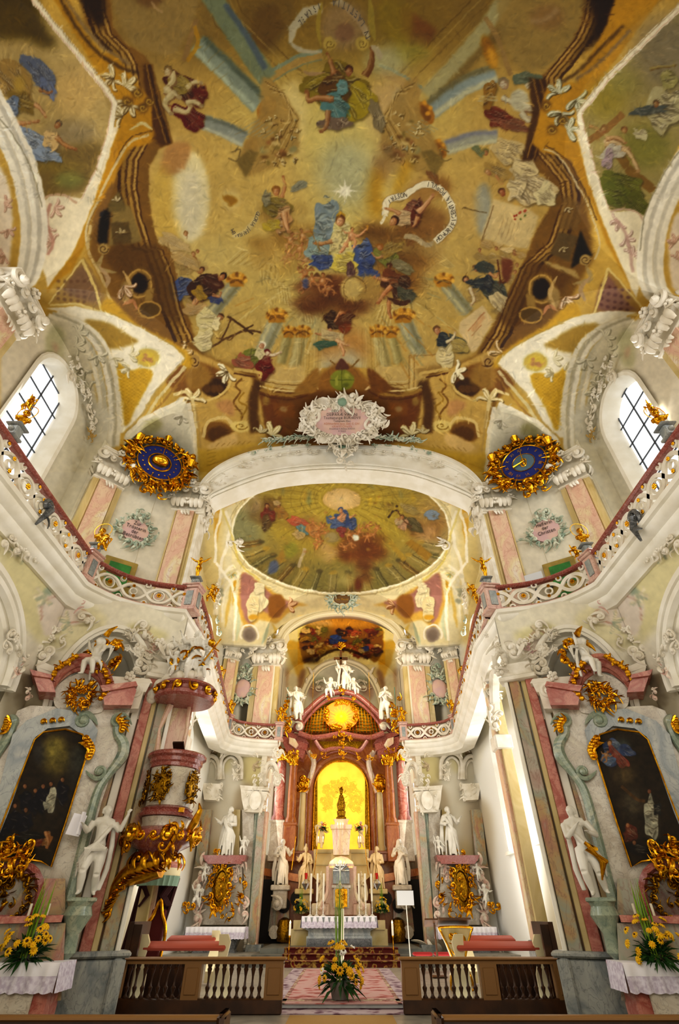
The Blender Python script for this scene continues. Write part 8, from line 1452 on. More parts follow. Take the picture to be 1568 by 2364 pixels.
# ---- chancel altars on the walls beside the apse
for sx, sd in ((-1, 'left'), (1, 'right')):
    mi = sx > 0; ca = thing('chancel_altar', 'white stucco chancel altar with oval gilt relief on the %s of the apse' % sd, 'altar', (sx*6.0, 30.6, .1)); par = ca
    def done2(nm, mt, p=ca, **k): o = _m[0].build(nm, mt, p, mirror=mi, **k); _m[0] = MB(); return o
    hpr(_m[0], '448,2135 452,2040 470,2000 480,1990 560,1990 560,2040 572,2135', 30.9, .4); done2('retable', 'm_offwhite')
    for s in ('472,1976 572,1976 568,1990 478,1990', '480,1990 562,1990 560,1996 484,1996'): hpr(_m[0], s, 30.6, .9)
    done2('shelf', 'm_red'); q = atY(510, 2046, 30.5); _m[0].lathe([(.42, 0), (.46, .1), (.34, .14), (.3, .04), (0, .06)], q, 24, axis=(0, -1, 0), sx=.9, sy=2.4 if 0 else 1.9); done2('gilt_relief', 'gold_dark')
    rocaille(_m[0], Mat(q+Vector((0, -.15, 0)), (1, 0, 0)), .95, 1.75, 5, 16, .26); cluster(_m[0], Mat(q+Vector((0, -.2, 0)), (1, 0, 0)), .3, .8, 6, 8, .16)
    for u, v in ((556, 2060), (545, 2095), (520, 2115), (560, 2030)): cluster(_m[0], Mat(atY(u, v, 30.5), (1, 0, 0)), .4, .4, u, 5, .22)
    done2('gilt_frame', 'gold')
    for u, v, s in ((455, 2070, .5), (475, 2010, .5), (548, 2010, .45), (560, 2090, .4), (460, 2105, .5)): cluster(_m[0], Mat(atY(u, v, 30.6), (1, 0, 0)), .5, .8, u, 9, s*.7); done2('stucco_scroll', 'stucco_pink')
    for u, v, Y, hpx, kk, lb, cat in ((520 if sx < 0 else 530, 1976, 30.4, 116, 'saint_point' if sx < 0 else 'saint_book', 'white standing saint on the red shelf of the %s chancel altar', 'statue'), (560, 1978, 30.3, 50, 'putto_sit', 'small white putto sitting on the shelf end beside the saint of the %s chancel altar', 'putto'), (450, 2100, 30.2, 62, 'putto_fly', 'white putto climbing the outer edge of the %s chancel altar', 'putto'), (470, 2035, 30.3, 45, 'putto', 'small putto leaning over the gilt oval of the %s chancel altar', 'putto')):
        p = atY(u, v, Y); hh = atY(u, v-hpx, Y).z-p.z; p.x *= -sx; st = thing(cat, lb % sd, cat, p); fobj('body', B(kk), 'statue', p, hh, face=.2*sx, parent=st)
        if hpx > 60: m = MB(); cluster(m, Mat(p+Vector((.3*sx, -.1, .1)), (1, 0, 0)), .5, .3, 3, 6, .2); m.build('gilt_attribute', 'gold', st)
    A0, A1 = Vector((atY(430, 2140, 29.3).x*-sx, 29.3, 0)), Vector((atY(567, 2140, 29.3).x*-sx, 29.3, 0)); A0, A1 = (A0, A1) if sx < 0 else (A1, A0); zt = atY(500, 2140, 29.3).z; xc = (A0.x+A1.x)/2; wv = A1.x-A0.x; m = MB()
    m.loft([[Vector((xc+a_*w/2, 29.8+b_*d/2, z)) for a_, b_ in ((-1, -1), (1, -1), (1, 1), (-1, 1))] for w, d, z in ((wv*.72, .8, .1), (wv*.75, .8, .35), (wv*.66, .7, .5), (wv*.78, .75, .85), (wv*.98, 1.0, zt-.05))]); m.build('chancel_altar_table', 'm_darkgrey', label='dark grey marble altar table below the %s chancel altar' % sd, cat='altar table')
    cloth('', (A0, A1), 0, .9, zt, .42, 'white lace cloth on the %s chancel altar table' % sd, seed=5+sx)
    # pilaster strips, medallion capitals and blind arches either side of it
    for s, mt, Y, d in (('586,2190 610,1875 620,1875 594,2190', 'm_pink', 31, .5), ('572,2190 598,1875 612,1875 590,2190', 'm_pinkgrey', 30.9, .6), ('570,2190 590,1875 608,1875 585,2190', 'm_green', 31.05, .4), ('538,1980 540,1870 556,1870 552,1980', 'm_yellow', 31.05, .3), ('452,2000 466,1870 490,1870 478,2000', 'm_pinkgrey', 31, .4), ('562,1990 560,1870 588,1872 580,2140 568,2140', 'm_offwhite', 31.1, .3), ('572,2180 606,2180 596,2235 560,2235', 'm_grey', 30.8, .9)):
        hpr(_m[0], s, Y, d); _m[0].build('trim_16', mt, kind='structure', mirror=mi); _m[0] = MB()
    for s in ('556,1815 624,1820 622,1828 558,1826', '558,1826 620,1830 614,1850 560,1848', '560,1848 612,1850 606,1878 566,1876', '466,1810 512,1812 512,1824 466,1822', '470,1822 508,1824 504,1850 474,1848'): hpr(_m[0], s, 30.7, .6)
    for u, v, w, z_ in ((592, 1850, 1.4, 1.0), (595, 1812, 1.2, .5), (490, 1830, .9, .8), (600, 1765, .7, 1.2), (640, 1800, .4, 1.2), (545, 1780, .3, .9), (510, 1740, .5, .7), (640, 1740, .5, .8)): cluster(_m[0], Mat(atY(u, v, 30.45), (1, 0, 0)), w, z_, u, 13, .22)
    q = atY(590, 1848, 30.3); _m[0].lathe([(.3, 0), (.32, .08), (.24, .1)], q, 16, axis=(0, -1, 0), sy=1.4)
    for cu, wu, v0, v1 in ((533, 24, 1800, 1738), (488, 18, 1800, 1745), (626, 14, 1815, 1760)): htube(_m[0], '%d,%d %d,%d %d,%d %d,%d %d,%d %d,%d %d,%d' % (cu-wu, v0, cu-wu, v1+24, cu-wu*.7, v1+7, cu, v1, cu+wu*.7, v1+7, cu+wu, v1+24, cu+wu, v0), 30.9, .12); htube(_m[0], '%d,%d %d,%d %d,%d %d,%d %d,%d' % (cu-wu*.7, v0, cu-wu*.7, v1+26, cu, v1+10, cu+wu*.7, v1+26, cu+wu*.7, v0), 31.05, .08)
    _m[0].build('trim_17', 'stucco', kind='structure', mirror=mi); _m[0] = MB()
# ---------------------------------------------------------------- things on the gallery, clocks, inscriptions
def hit(u, v, fn=None):
    r = ray(u, v); t = 5.0
    while t < 60:
        p = EY+r*t
        if p.z > float((fn or Znave)(np.array(p.x), np.array(p.y))) or p.y > 15.5: break
        t += .02
    return EY+r*t, r.normalized()
def facing(P, d, up=(0, 0, 1), tilt=1.0):
    # frame at P looking back along d
    y = Vector(d).normalized(); x = y.cross(Vector(up)).normalized(); z = x.cross(y); return Matrix(((x.x, y.x, z.x, P[0]), (x.y, y.y, z.y, P[1]), (x.z, y.z, z.z, P[2]), (0, 0, 0, 1)))
for sx, sd in ((-1, 'left'), (1, 'right')):
    n_ = Vector((-sx*.55, -.835, 0)); P = atP(369 if sx < 0 else 1209, 1068, Vector((sx*7.95, 14.85, 0))+n_*.38, n_); M = Mat(P, (n_.y*-1, n_.x, 0)) if 1 else I4
    ck = thing('clock', 'round blue starry clock with a golden globe at its centre, left corner wall' if sx < 0 else 'round blue clock with gold roman numerals and hands, right corner wall', 'clock', P)
    Ry = M.to_3x3(); ax_ = Ry @ Vector((0, -1, 0)); m = MB(); m.lathe([(.95, -.1), (.95, .0), (0, .0)], P, 40, axis=ax_); m.build('dial', 'blue', ck); m = MB(); m.tube([M @ Vector((.93*math.cos(t), -.02, .93*math.sin(t))) for t in np.linspace(0, 2*PI, 40)[:-1]], .035, 6, closed=True); m.tube([M @ Vector((.47*math.cos(t), -.02, .47*math.sin(t))) for t in np.linspace(0, 2*PI, 30)[:-1]], .035 if sx < 0 else .015, 6, closed=True); m.build('dial_rings', 'gold', ck)
    m = MB(); rocaille(m, M, 2.35, 2.35, 31+sx, 26, .36); rocaille(m, M, 2.6, 2.6, 33+sx, 16, .3); 
    for x, z in ((-1.15, .85), (1.2, .55), (0, 1.45)): m.ball(M @ Vector((x, -.3, z+.25)), .14, 8, 6); m.tube([M @ Vector((x, -.25, z-.35)), M @ Vector((x, -.32, z-.1)), M @ Vector((x, -.28, z+.18))], [.1, .2, .08], 8); leaf(m, M, (x, z), .5, 1, .35); leaf(m, M, (x, z), .5, 2.2, .35)
    cluster(m, M @ Matrix.Translation((.1, 0, -1.5)), .7, .5, 4, 12, .25); cluster(m, M @ Matrix.Translation((0, 0, 1.5)), .6, .5, 5, 10, .25); m.build('gilt_frame', 'gold', ck)
    m = MB(); m.tube([M @ Vector((.15, .0, 1.6)), M @ Vector((.2, .0, 2.6))], .05, 6); cluster(m, M @ Matrix.Translation((.2, 0, 2.1)), .2, .9, 6, 7, .18); m.build('hanger', 'gold_dark', ck)
    if sx < 0:
        m = MB(); m.ball(P+ax_*.05, .36, 20, 12, (1, 1, .7)); m.build('globe', 'gold_bright', ck); m = MB()
        for k in range(18): t = k*2*PI/18; rosette(m, M @ Matrix.Translation((0, -.01, 0)), (.7*math.cos(t), .7*math.sin(t)), .035, 5)
        m.build('stars', 'gold', ck); m = MB(); m.tube([M @ Vector((0, -.15, .3)), M @ Vector((0, -.5, 1.3))], .018, 6); m.build('pointer', 'gold_bright', ck)
    else:
        m = MB(); m.lathe([(.44, 0), (.44, .02), (0, .02)], P, 30, axis=ax_); m.build('inner_disc', 'blue_grey', ck)
        m = MB()
        for k, s in enumerate(('XII', 'XI', 'X', 'IX', 'VIII', 'VII', 'VI', 'V', 'IIII', 'III', 'II', 'I')): t = PI/2+k*PI/6; text(m, M @ Matrix.Translation((.72*math.cos(t), -.03, .72*math.sin(t))) @ Matrix.Rotation(-(t-PI/2), 4, 'Y'), s, .2, (0, -.07), xs=.8)
        m.build('numerals', 'gold_bright', ck); m = MB(); m.tube([M @ Vector((0, -.1, 0)), M @ Vector((-.45, -.1, -.12))], [.02, .05], 6); m.tube([M @ Vector((0, -.1, -.1)), M @ Vector((.02, -.1, .62))], [.03, .015], 6); scroll(m, M, (0, .08), .2, 0, 1, .16); scroll(m, M, (0, -.12), .2, PI, 1, .16); m.build('hands', 'gold_bright', ck)
    # inscription plaque on the wall behind the gallery
    n2 = n_; P = atP(312 if sx < 0 else 1262, 1226, Vector((sx*7.95, 14.85, 0))+n2*.04, n2); M = Mat(P, (-n2.y, n2.x, 0)); pq = thing('plaque', 'stucco cartouche lettered Zur Trösterin der Betrübten left of the chancel arch' if sx < 0 else 'stucco cartouche lettered Helferin der Christen right of the chancel arch', 'plaque', P)
    m = MB(); m.lathe([(.5, 0), (.5, .05), (0, .06)], P, 24, axis=M.to_3x3() @ Vector((0, -1, 0)), sy=1); m.build('panel', 'stucco_pink2', pq); m = MB(); rocaille(m, M, 1.15, 1.15, 7, 14, .22); cluster(m, M @ Matrix.Translation((0, 0, .8)), .5, .4, 8, 7, .25); leaf(m, M, (sx*-.6, -.4), .6, PI/2-sx*-.8, .25); m.build('scroll_frame', 'stucco_green', pq)
    m = MB(); 
    for k, s in enumerate(('Zur', 'Trösterin', 'der', 'Betrübten') if sx < 0 else ('Helferin', 'der', 'Christen')): text(m, M @ Matrix.Translation((0, -.08, 0)), s, .24, (0, .24-.2*k), xs=.72)
    m.build('lettering', 'text_dark', pq)
    q = Vector((sx*7.75, 15.0, DZ)); Rz = math.atan2(n2.x, -n2.y); m = MB(); D0 = atP(280 if sx < 0 else 1290, 1300, Vector((sx*7.95, 14.85, 0))+n2*.1, n2); dr = thing('gallery_door', 'olive gallery door with a green panel behind the %s balustrade' % sd, 'door', (D0.x, D0.y, DZ)); m.box((D0.x, D0.y, DZ+1.05), (1.15, .1, 2.1), rz=Rz, bev=.02); m.build('door_leaf', 'ochre_door', dr)
    for zz, hh in ((1.5, .8), (.5, .65)): m = MB(); m.box(Vector((D0.x, D0.y, DZ+zz))+n2*.06, (.75, .03, hh), rz=Rz, bev=.01); m.build('green_panel', 'green_door', dr)
    m = MB(); m.box(Vector((D0.x, D0.y, DZ+1.15))+n2*.09+Vector((n2.y*-.47*-sx, n2.x*.47*-sx, 0)), (.1, .06, .16), rz=Rz); m.build('lock', 'iron', dr)
q = atP(1234, 1338, Vector((7.95, 14.85, 0))+Vector((-.55, -.835, 0))*.6, Vector((-.55, -.835, 0))); m = MB(); m.box(q, (.62, .04, .5), rz=-.58); bo = m.build('notice_board', 'board', label='blank pale board leaning behind the right gallery balustrade', cat='board'); m = MB(); m.box(q+Vector((0, .1, -.7)), (.06, .04, 1.0), rz=-.58); m.build('post', 'iron', bo)
# gilt busts, putti and crosses on the handrails
bm = MB(); bust(bm, 1); bme = remesh(bm, .014, 'bust_mesh', 1)
def railthing(nm, lb, cat, u, v, Z, hh, kk, face=0, gr=None, ped=.0):
    p = Vector((u, v, Z)) if abs(u) < 12 else (atX(u, v, math.copysign(8, u-788)) if min(u, 1576-u) < 60 else atZ(u, v, Z)); st = thing(nm, lb, cat, p, gr); 
    if ped: m = MB(); m.box(p+Vector((0, 0, ped*.1)), (.36, .36, ped*.2), bev=.03); m.box(p+Vector((0, 0, ped*.5)), (.26, .26, ped*.7), bev=.03); m.box(p+Vector((0, 0, ped*.93)), (.4, .4, ped*.14), bev=.03); m.ball(p+Vector((0, -.15, ped*.5)), .07, 8, 5); m.build('pedestal', 'm_grey', st)
    fobj('body', bme if kk == 'bust' else B(kk), 'gold', p+Vector((0, 0, ped-.02)), hh, face=face, parent=st)
    if kk == 'bust': m = MB(); m.tube([p+Vector((.3*math.cos(t)*hh, .02, ped+hh*(.64+.3*math.sin(t)))) for t in np.linspace(0, 2*PI, 20)[:-1]], .012, 5, closed=True); m.build('halo', 'gold_bright', st)
    return st, p
for sx, sd, L_ in ((-1, 'left', ((32, 985), (56, 948), (246, 1268), (232, 1272), (452, 1322), (484, 1392), (505, 1575), (98, 1185), (545, 1672), (640, 1650))), (1, 'right', ((1546, 990), (1518, 965), (1322, 1282), (1340, 1300), (1128, 1322), (1100, 1392), (1074, 1575), (1474, 1212), (1038, 1672), (934, 1650)))):
    z = RZ+.07
    railthing('gilt_bust', 'haloed gilt saint bust on a pedestal at the upper %s edge of the gallery rail' % sd, 'bust', sx*8, 7.8, z, .85, 'bust', sx*-.5, ped=.45); railthing('gilt_putto', 'gilt putto below the haloed bust at the upper %s edge' % sd, 'putto', *L_[1], z-.1, .62, 'putto_fly', sx*.6)
    railthing('gilt_bust', 'gilt saint bust with halo above the %s gallery corner beside the green door' % sd, 'bust', sx*8.02, 12.85, z, .95, 'bust', sx*-.3, ped=.5); railthing('gilt_putto', 'gilt putto on the %s gallery corner below the haloed bust' % sd, 'putto', *L_[3], z, .72, 'putto_fly', sx*.3)
    st, p = railthing('gilt_crucifix', 'gilt figure with raised arms on a pedestal where the %s gallery meets the chancel' % sd, 'statue', sx*5.2, 14.82, z, .95, 'crucified', 0, ped=.45); railthing('gilt_putto', 'gilt putto on the first stretch of the %s chancel gallery rail' % sd, 'putto', *L_[5], z, .85, 'putto_fly', sx*.4)
    railthing('gilt_putto', 'gilt putto halfway along the %s chancel gallery rail' % sd, 'putto', *L_[6], z, .9, 'putto', sx*.3); railthing('gilt_putto', 'gilt putto at the far bend of the %s apse gallery rail' % sd, 'putto', sx*6.52, 29.05, z, 1.0, 'putto_fly', sx*.3); railthing('gilt_putto', 'gilt putto on the gallery post next to the %s of the high altar canopy' % sd, 'putto', sx*3.72, 30.62, z, 1.1, 'putto', 0)
    p = atX(L_[7][0], L_[7][1], sx*7.85); m = MB(); Mq = Mat(p, (0, -sx, 0)); scroll(m, Mq, (0, .25), .3, 0, 1, .22); m.tube([Mq @ Vector((.1, -.1, .2)), Mq @ Vector((-.05, -.15, -.1)), Mq @ Vector((-.1, -.05, -.45))], [.1, .08, .03], 8); leaf(m, Mq, (0, 0), .4, -1.3, .35); m.build('scroll_bracket', 'm_darkgrey', label='dark scrolled bracket clasping the %s nave balustrade' % sd, cat='bracket')
# the great cartouche over the chancel arch
P, d = hit(790, 968); d = Vector((0, .5, .87)); M = facing(P-d*.45, d); ct = thing('cartouche', 'large white stucco cartouche with latin inscription above the chancel arch', 'cartouche', P)
sc_ = (P-EY).dot(Vector((0, CT, ST)))/F; W_, H_ = 128*sc_, 66*sc_
m = MB(); m.lathe([(1, -.05), (1, .02), (.6, .06), (0, .08)], (0, 0, 0), 40, axis=(0, -1, 0), sx=W_/2, sy=H_/2); m2 = MB(); m2.add([M @ Vector(q) for q in m.v], m.f); m2.build('inscription_panel', 'stucco_pink2', ct); m = MB(); m.lathe([(1, -.02), (1.02, .03), (.7, .06), (0, .07)], (0, 0, 0), 60, axis=(0, -1, 0), sx=W_*.73, sy=H_*.82, lobes=9, lobe=.07); m2 = MB(); m2.add([M @ Vector((q[0], q[1]+.08, q[2])) for q in m.v], m.f); m2.build('backing', 'stucco', ct)
m = MB(); rocaille(m, M, W_*1.22, H_*1.36, 21, 22, .3); rocaille(m, M, W_*1.06, H_*1.08, 22, 26, .22, leaves=False); cluster(m, M @ Matrix.Translation((0, 0, H_*.66)), 1.0, .6, 23, 18, .34)
for sg in (-1, 1): cluster(m, M @ Matrix.Translation((sg*W_*.62, 0, .1)), .7, .9, 24+sg, 18, .34); 
m.build('rocaille_frame', 'stucco', ct)
for sg in (-1, 1):
    m = MB()
    for k in range(16): t = k/15; u, v = 790+sg*(45+t*130), 1003+t*12; p, _ = hit(u, v); Mq = facing(p-d*.15, d); leaf(m, Mq, (0, 0), .4, (PI if sg < 0 else 0)+R.uniform(-.7, .7), .22); scroll(m, Mq, (0, 0), .18, k, (-1)**k, .2)
    m.build('laurel_branch', 'stucco_green', ct)
m = MB(); m.ball(M @ Vector((0, -.15, H_*.66)), .2, 12, 8); p = atY(793, 1030, 15.2); m.ball(p, .32, 14, 10, (1, .5, 1.3)); m.build('green_shells', 'stucco_green2', ct); m = MB(); Mq = Mat(p+Vector((0, -.1, 0)), (1, 0, 0)); rocaille(m, Mq, .9, 1.1, 25, 14, .3); p = atY(795, 1066, 15.1); cluster(m, Mat(p, (1, 0, 0)), .4, .8, 26, 10, .25); m.build('keystone_cartouche', 'stucco', ct)
T8 = ('DEO T. O. M.', 'DEIPARÆ VIRGINI', 'Taumaturgæ BURNOVII', 'Templum Hoc', 'ADIVtorIbVs Ipso, DeI, C. DIV.', 'eXstrVI CVraVIt', 'Anselmus II Abbas XXXVI', 'in Salem')
for nm, mt, ii_ in (('lettering', 'text_dark', (0, 1, 2, 3, 6, 7)), ('red_lettering', 'text_orange', (4, 5))):
    m = MB()
    for k in ii_: text(m, M @ Matrix.Translation((0, -.14, 0)), T8[k], (.17, .18, .17, .14, .13, .13, .11, .11)[k], (0, (.4, .25, .11, -.02, -.14, -.26, -.36, -.46)[k]), xs=.9)
    m.build(nm, mt, ct)
# small cartouche between the dome and the apse arch
p = atY(790, 1383, 27.4); M = facing(p, (0, .8, .6)); ct = thing('cartouche', 'small stucco cartouche with gold script under the oval dome painting', 'cartouche', p); m = MB(); m.ball(M @ Vector((0, 0, 0)), .55, 16, 8, (1, .25, .6), R=M.to_3x3()); m.build('brown_panel', 'ochre_dark', ct); m = MB(); rocaille(m, M, 1.5, 1.0, 41, 16, .36); cluster(m, M @ Matrix.Translation((0, 0, .7)), 1.0, .8, 42, 12, .36); m.build('rocaille_frame', 'stucco_green', ct); m = MB(); text(m, M @ Matrix.Translation((0, -.2, 0)), 'Sine Macula', .2, (0, -.05), xs=.8); m.build('lettering', 'text_gold', ct)
for u, v in ((540, 1240), (1038, 1240)): p = atY(u, v, 20.6); m = MB(); cluster(m, facing(p, ray(u, v)), .9, .9, u, 12, .34); m.build('stucco_bouquet', 'stucco', label='stucco shell bouquet on the %s rim of the oval dome painting' % ('left' if u < 788 else 'right'), cat='ornament')
for u, v, sx in ((560, 1590, 'left'), (1014, 1590, 'right')):
    p = atY(u, v, 31.0); M = Mat(p, (1, 0, 0)); pq = thing('plaque', 'pinkish stucco cartouche on the upper wall %s of the apse arch' % sx, 'plaque', p); m = MB(); m.ball(p, .55, 14, 8, (1, .2, 1.1)); m.build('panel', 'stucco_pink2', pq); m = MB(); rocaille(m, M, 1.3, 1.6, 51, 12, .34); cluster(m, M @ Matrix.Translation((0, 0, 1.2)), .6, .8, 52, 9, .34); m.build('scroll_frame', 'stucco_green', pq)
# lettering painted on the vault: follows the banderoles
def bandtext(s, path, size, flip=0, off=.03):
    P_ = crv(PT(path), 10, False); dd = [0]
    for i in range(1, len(P_)): dd.append(dd[-1]+math.dist(P_[i], P_[i-1]))
    m = MB(); n = len(s)
    for i, ch in enumerate(s):
        if ch == ' ': continue
        q = dd[-1]*(i+.5)/n; j = max(k for k in range(len(dd)) if dd[k] <= q); j = min(j, len(P_)-2); f = (q-dd[j])/(dd[j+1]-dd[j]); u = P_[j][0]+(P_[j+1][0]-P_[j][0])*f; v = P_[j][1]+(P_[j+1][1]-P_[j][1])*f
        p, dr = hit(u, v); p2, _ = hit(u+(P_[j+1][0]-P_[j][0]), v+(P_[j+1][1]-P_[j][1])); x = (p2-p).normalized(); y = dr-x*dr.dot(x); y.normalize(); z = x.cross(y); M = Matrix(((x.x, y.x, z.x, p.x-dr.x*off), (x.y, y.y, z.y, p.y-dr.y*off), (x.z, y.z, z.z, p.z-dr.z*off), (0, 0, 0, 1)))
        sz = size*(p-EY).dot(Vector((0, CT, ST)))/F; text(m, M, ch, sz, (0, -sz*.36), xs=.85)
    m.build('trim_18', 'text_band', kind='structure')
bandtext('HONORIFICENTIA POPVLI', '1007,555 1022,543 1045,520 1046,490 1032,455 1010,432 985,425', 15); bandtext('NOSTRI', '940,449 915,455 896,467', 14); bandtext('GLORIA JERUSALEM', '597,490 588,512 570,535 545,543 536,530', 12); bandtext('TV LAETITIA', '852,92 845,72 828,40 800,16 765,4', 17); bandtext('ISRAEL', '742,12 715,30 690,58', 16)
# ---------------------------------------------------------------- chancel floor, rail, furniture
m = MB(); m.box((0, 21.1, .108), (2.9, 9.6, .016)); rg = m.build('carpet', 'rug_pink', label='long faded pink patterned carpet leading to the altar steps', cat='carpet'); m = MB(); [m.box((sg*1.62, 21.1, .108), (.5, 9.6, .014)) for sg in (-1, 1)]; m.build('border', 'rug_violet', rg); m = MB(); [m.box((sg*1.4, 21.1, .112), (.1, 9.6, .016)) for sg in (-1, 1)]; m.box((0, 16.9, .112), (3.0, .4, .016)); m.build('inner_border', 'rug_cream', rg)
m = MB(); m.box((0, 16.1, .008), (3.4, .9, .016)); m.build('runner', 'rug_violet', label='violet fringed rug crossing the opening of the rail', cat='carpet'); m = MB(); m.box((0, 14.2, .006), (2.3, 2.6, .012)); m.build('mat', 'mat_tan', label='plain tan mat at the bottom centre before the rail opening', cat='mat')
m = MB()
for i in range(3): m.box((0, 26.5+.75*i+.33, .1+.17*(i+1)+.012), (4.9, .8, .024)); m.box((0, 26.5+.75*i-.01, .1+.17*(i+.5)), (4.9, .03, .18))
m.build('stair_carpet', 'rug_steps', label='red and gold floral carpet over the three altar steps', cat='carpet')
bl = MB(); bl.lathe([(.06, 0), (.06, .03), (.035, .06), (.028, .1), (.05, .16), (.055, .19), (.03, .22), (.022, .3), (.026, .38), (.045, .46), (.058, .5), (.04, .53), (.055, .56), (.06, .6)], (0, 0, 0), 12); _b = bl.build('baluster', 'pew', loc=(0, 0, 0)); BAL = _b.data; bpy.data.objects.remove(_b)
for sx, sd in ((-1, 'left'), (1, 'right')):
    xo = -5.52 if sx < 0 else 5.4; xi = -1.36 if sx < 0 else 1.42; YR = 15.7; rl = thing('communion_rail', 'brown oak communion rail with turned balusters on the %s of the opening' % sd, 'rail', ((xo+xi)/2, YR, 0)); xa, xb = min(xo, xi), max(xo, xi); L_ = xb-xa
    m = MB(); m.box(((xa+xb)/2, YR, .93), (L_+.1, .3, .06), bev=.02); m.box(((xa+xb)/2, YR, .87), (L_, .22, .06)); m.build('top_rail', 'oak', rl); m = MB(); m.box(((xa+xb)/2, YR, .13), (L_, .24, .26), bev=.02); m.build('bottom_rail', 'pew', rl)
    for x, w in ((xi, .42), ((xa+xb)/2+.05*sx, .4), (xo, .4)): m = MB(); xx = x+(-.2 if x > 0 and x == xi*0 else 0)+((-w/2 if sx < 0 else w/2) if x == xi else 0)+((w/2 if sx < 0 else -w/2) if x == xo else 0); m.box((xx, YR, .55), (w, .24, .62)); m.box((xx, YR-.125, .55), (w*.7, .03, .46), bev=.01); m.build('post', 'oak', rl)
    for k in range(2):
        a0 = (xa+.44, (xa+xb)/2-.2) if k == 0 else ((xa+xb)/2+.24, xb-.46)
        for j in range(8): o = bpy.data.objects.new('baluster', BAL); COL.objects.link(o); o.parent = rl; o.location = Vector((a0[0]+(a0[1]-a0[0])*(j+.5)/8, YR, .25))-Vector(rl['_o'])
    # pews cut by the lower edge
    m = MB(); px = -4.6 if sx < 0 else 4.3; m.box((px, 9.6, .31), (5.9, .07, .62)); pe = m.build('pew', 'pew', label='dark wooden pew back cut off by the bottom edge on the %s' % sd, cat='pew'); m = MB(); m.box((px, 9.6, .645), (6.0, .16, .06), bev=.02); m.build('top_moulding', 'oak', pe); m = MB(); m.box((-sx*2.95+px, 9.75, .35), (.1, .6, .7), bev=.04); m.build('bench_end', 'pew', pe); m = MB(); m.box((px, 9.35, .44), (5.8, .4, .05)); m.build('seat', 'pew', pe)
    # choir stall: end walls, red cushioned desk
    X0 = sx*4.6; cs = thing('choir_stall', 'cream and brown choir stall with red padded desk behind the %s rail' % sd, 'stall', (sx*4.4, 17.4, .1)); m = MB(); m.box((sx*5.25, 16.6, .85), (.12, 1.4, 1.5)); m.box((sx*4.7, 17.0, .5), (1.9, .1, .8)); m.box((sx*5.15, 15.98, .8), (.32, .1, 1.5)); m.build('panels', 'pew', cs)
    m = MB(); E_ = [(0, 0), (.42, 0), (.42, .45), (.3, .75), (.36, 1.05), (.28, 1.2), (.05, 1.2), (.08, .8), (0, .5)]
    for x, y in ((5.05, 16.5), (3.0, 16.6), (3.95, 20.3)): m = MB(); m.prism([((p[0]-.2)*-sx, p[1]+.15) for p in E_], Matrix.Translation((sx*x, y, 0)), .08); m.build('shaped_end', 'wood_cream', cs)
    m = MB(); m.box((sx*4.0, 16.7, 1.12), (2.1, .5, .09), R=Matrix.Rotation(.2, 3, 'X'), bev=.03); m.build('red_padding', 'red_leather', cs); m = MB(); m.box((sx*4.7, 20.3, 1.15), (1.5, .4, .09), R=Matrix.Rotation(.2, 3, 'X'), bev=.03); m.build('red_padding', 'red_leather', cs)
# central flowers and the tall white candle
bouquet((-.03, 16.9, .13), 1.0, 'big central arrangement of sunflowers, white blooms and green blades in a grey pot', 77, 1.6, white=5, pot=True, n=34)
p = atY(791, 2190, 19.0); pc = thing('paschal_candle', 'tall white candle rising behind the central flower arrangement', 'candle', (p.x, p.y, .1)); z1 = atY(791, 2098, 19.0).z; m = MB(); m.lathe([(.045, .55), (.045, z1), (0, z1+.01)], (p.x, p.y, 0), 14); m.build('wax_stick', 'wax', pc); m = MB(); m.lathe([(.18, .1), (.14, .14), (.03, .18), (.03, .5), (.08, .54), (.08, .58)], (p.x, p.y, 0), 14); m.build('stand', 'gold_dark', pc)
def onfloor(u, v, z=.1): return atZ(u, v, z)
# white notice board on a thin stand
p = atY(947, 2195, 25.0); st = thing('music_stand', 'blank white board on a thin white stand right of the altar steps', 'sign', (p.x, p.y, .1)); zb, zt = atY(943, 2090, 25).z, atY(943, 2056, 25).z; m = MB(); m.box((p.x-.05, p.y, (zb+zt)/2), (.68, .03, zt-zb), bev=.005); m.build('board', 'board', st); m = MB(); m.tube([(p.x, p.y+.03, .12), (p.x-.03, p.y+.03, zb+.1)], .02, 6); m.lathe([(.3, .1), (.3, .13), (.03, .16)], (p.x, p.y, 0), 16); m.build('stand', 'white', st)
# stools with red cushions
for k, u in enumerate((975, 1024)):
    p = atY(u, 2194, 24.5); st = thing('stool', ('red cushioned stool nearer the carpet on the right of the chancel', 'red cushioned stool beside the wooden lectern')[k], 'stool', (p.x, p.y, .1)); z = .55; m = MB(); m.box((p.x, p.y, z+.05), (.72, .5, .1), bev=.04); m.build('cushion', 'red_cloth', st)
    for a_ in (-1, 1):
        for b_ in (-1, 1): m = MB(); m.tube([(p.x+a_*.32, p.y+b_*.2, z), (p.x+a_*.3, p.y+b_*.2, .3), (p.x+a_*.33, p.y+b_*.2, .1)], [.03, .022, .025], 6); m.build('leg', 'wood_dark', st)
p = atY(1012, 2230, 22.5); st = thing('lectern', 'dark wooden reading stand with slanted top beside the red stools', 'lectern', (p.x, p.y, .1)); zt = atY(1012, 2130, 22.5).z; m = MB(); m.box((p.x-.05, p.y, zt), (.6, .4, .05), R=Matrix.Rotation(-.5, 3, 'X')); m.build('desk', 'wood_mid', st); m = MB(); m.tube([(p.x, p.y, .12), (p.x, p.y, zt-.05)], .035, 8); m.box((p.x, p.y, .13), (.5, .4, .06), bev=.02); m.build('post', 'wood_mid', st)
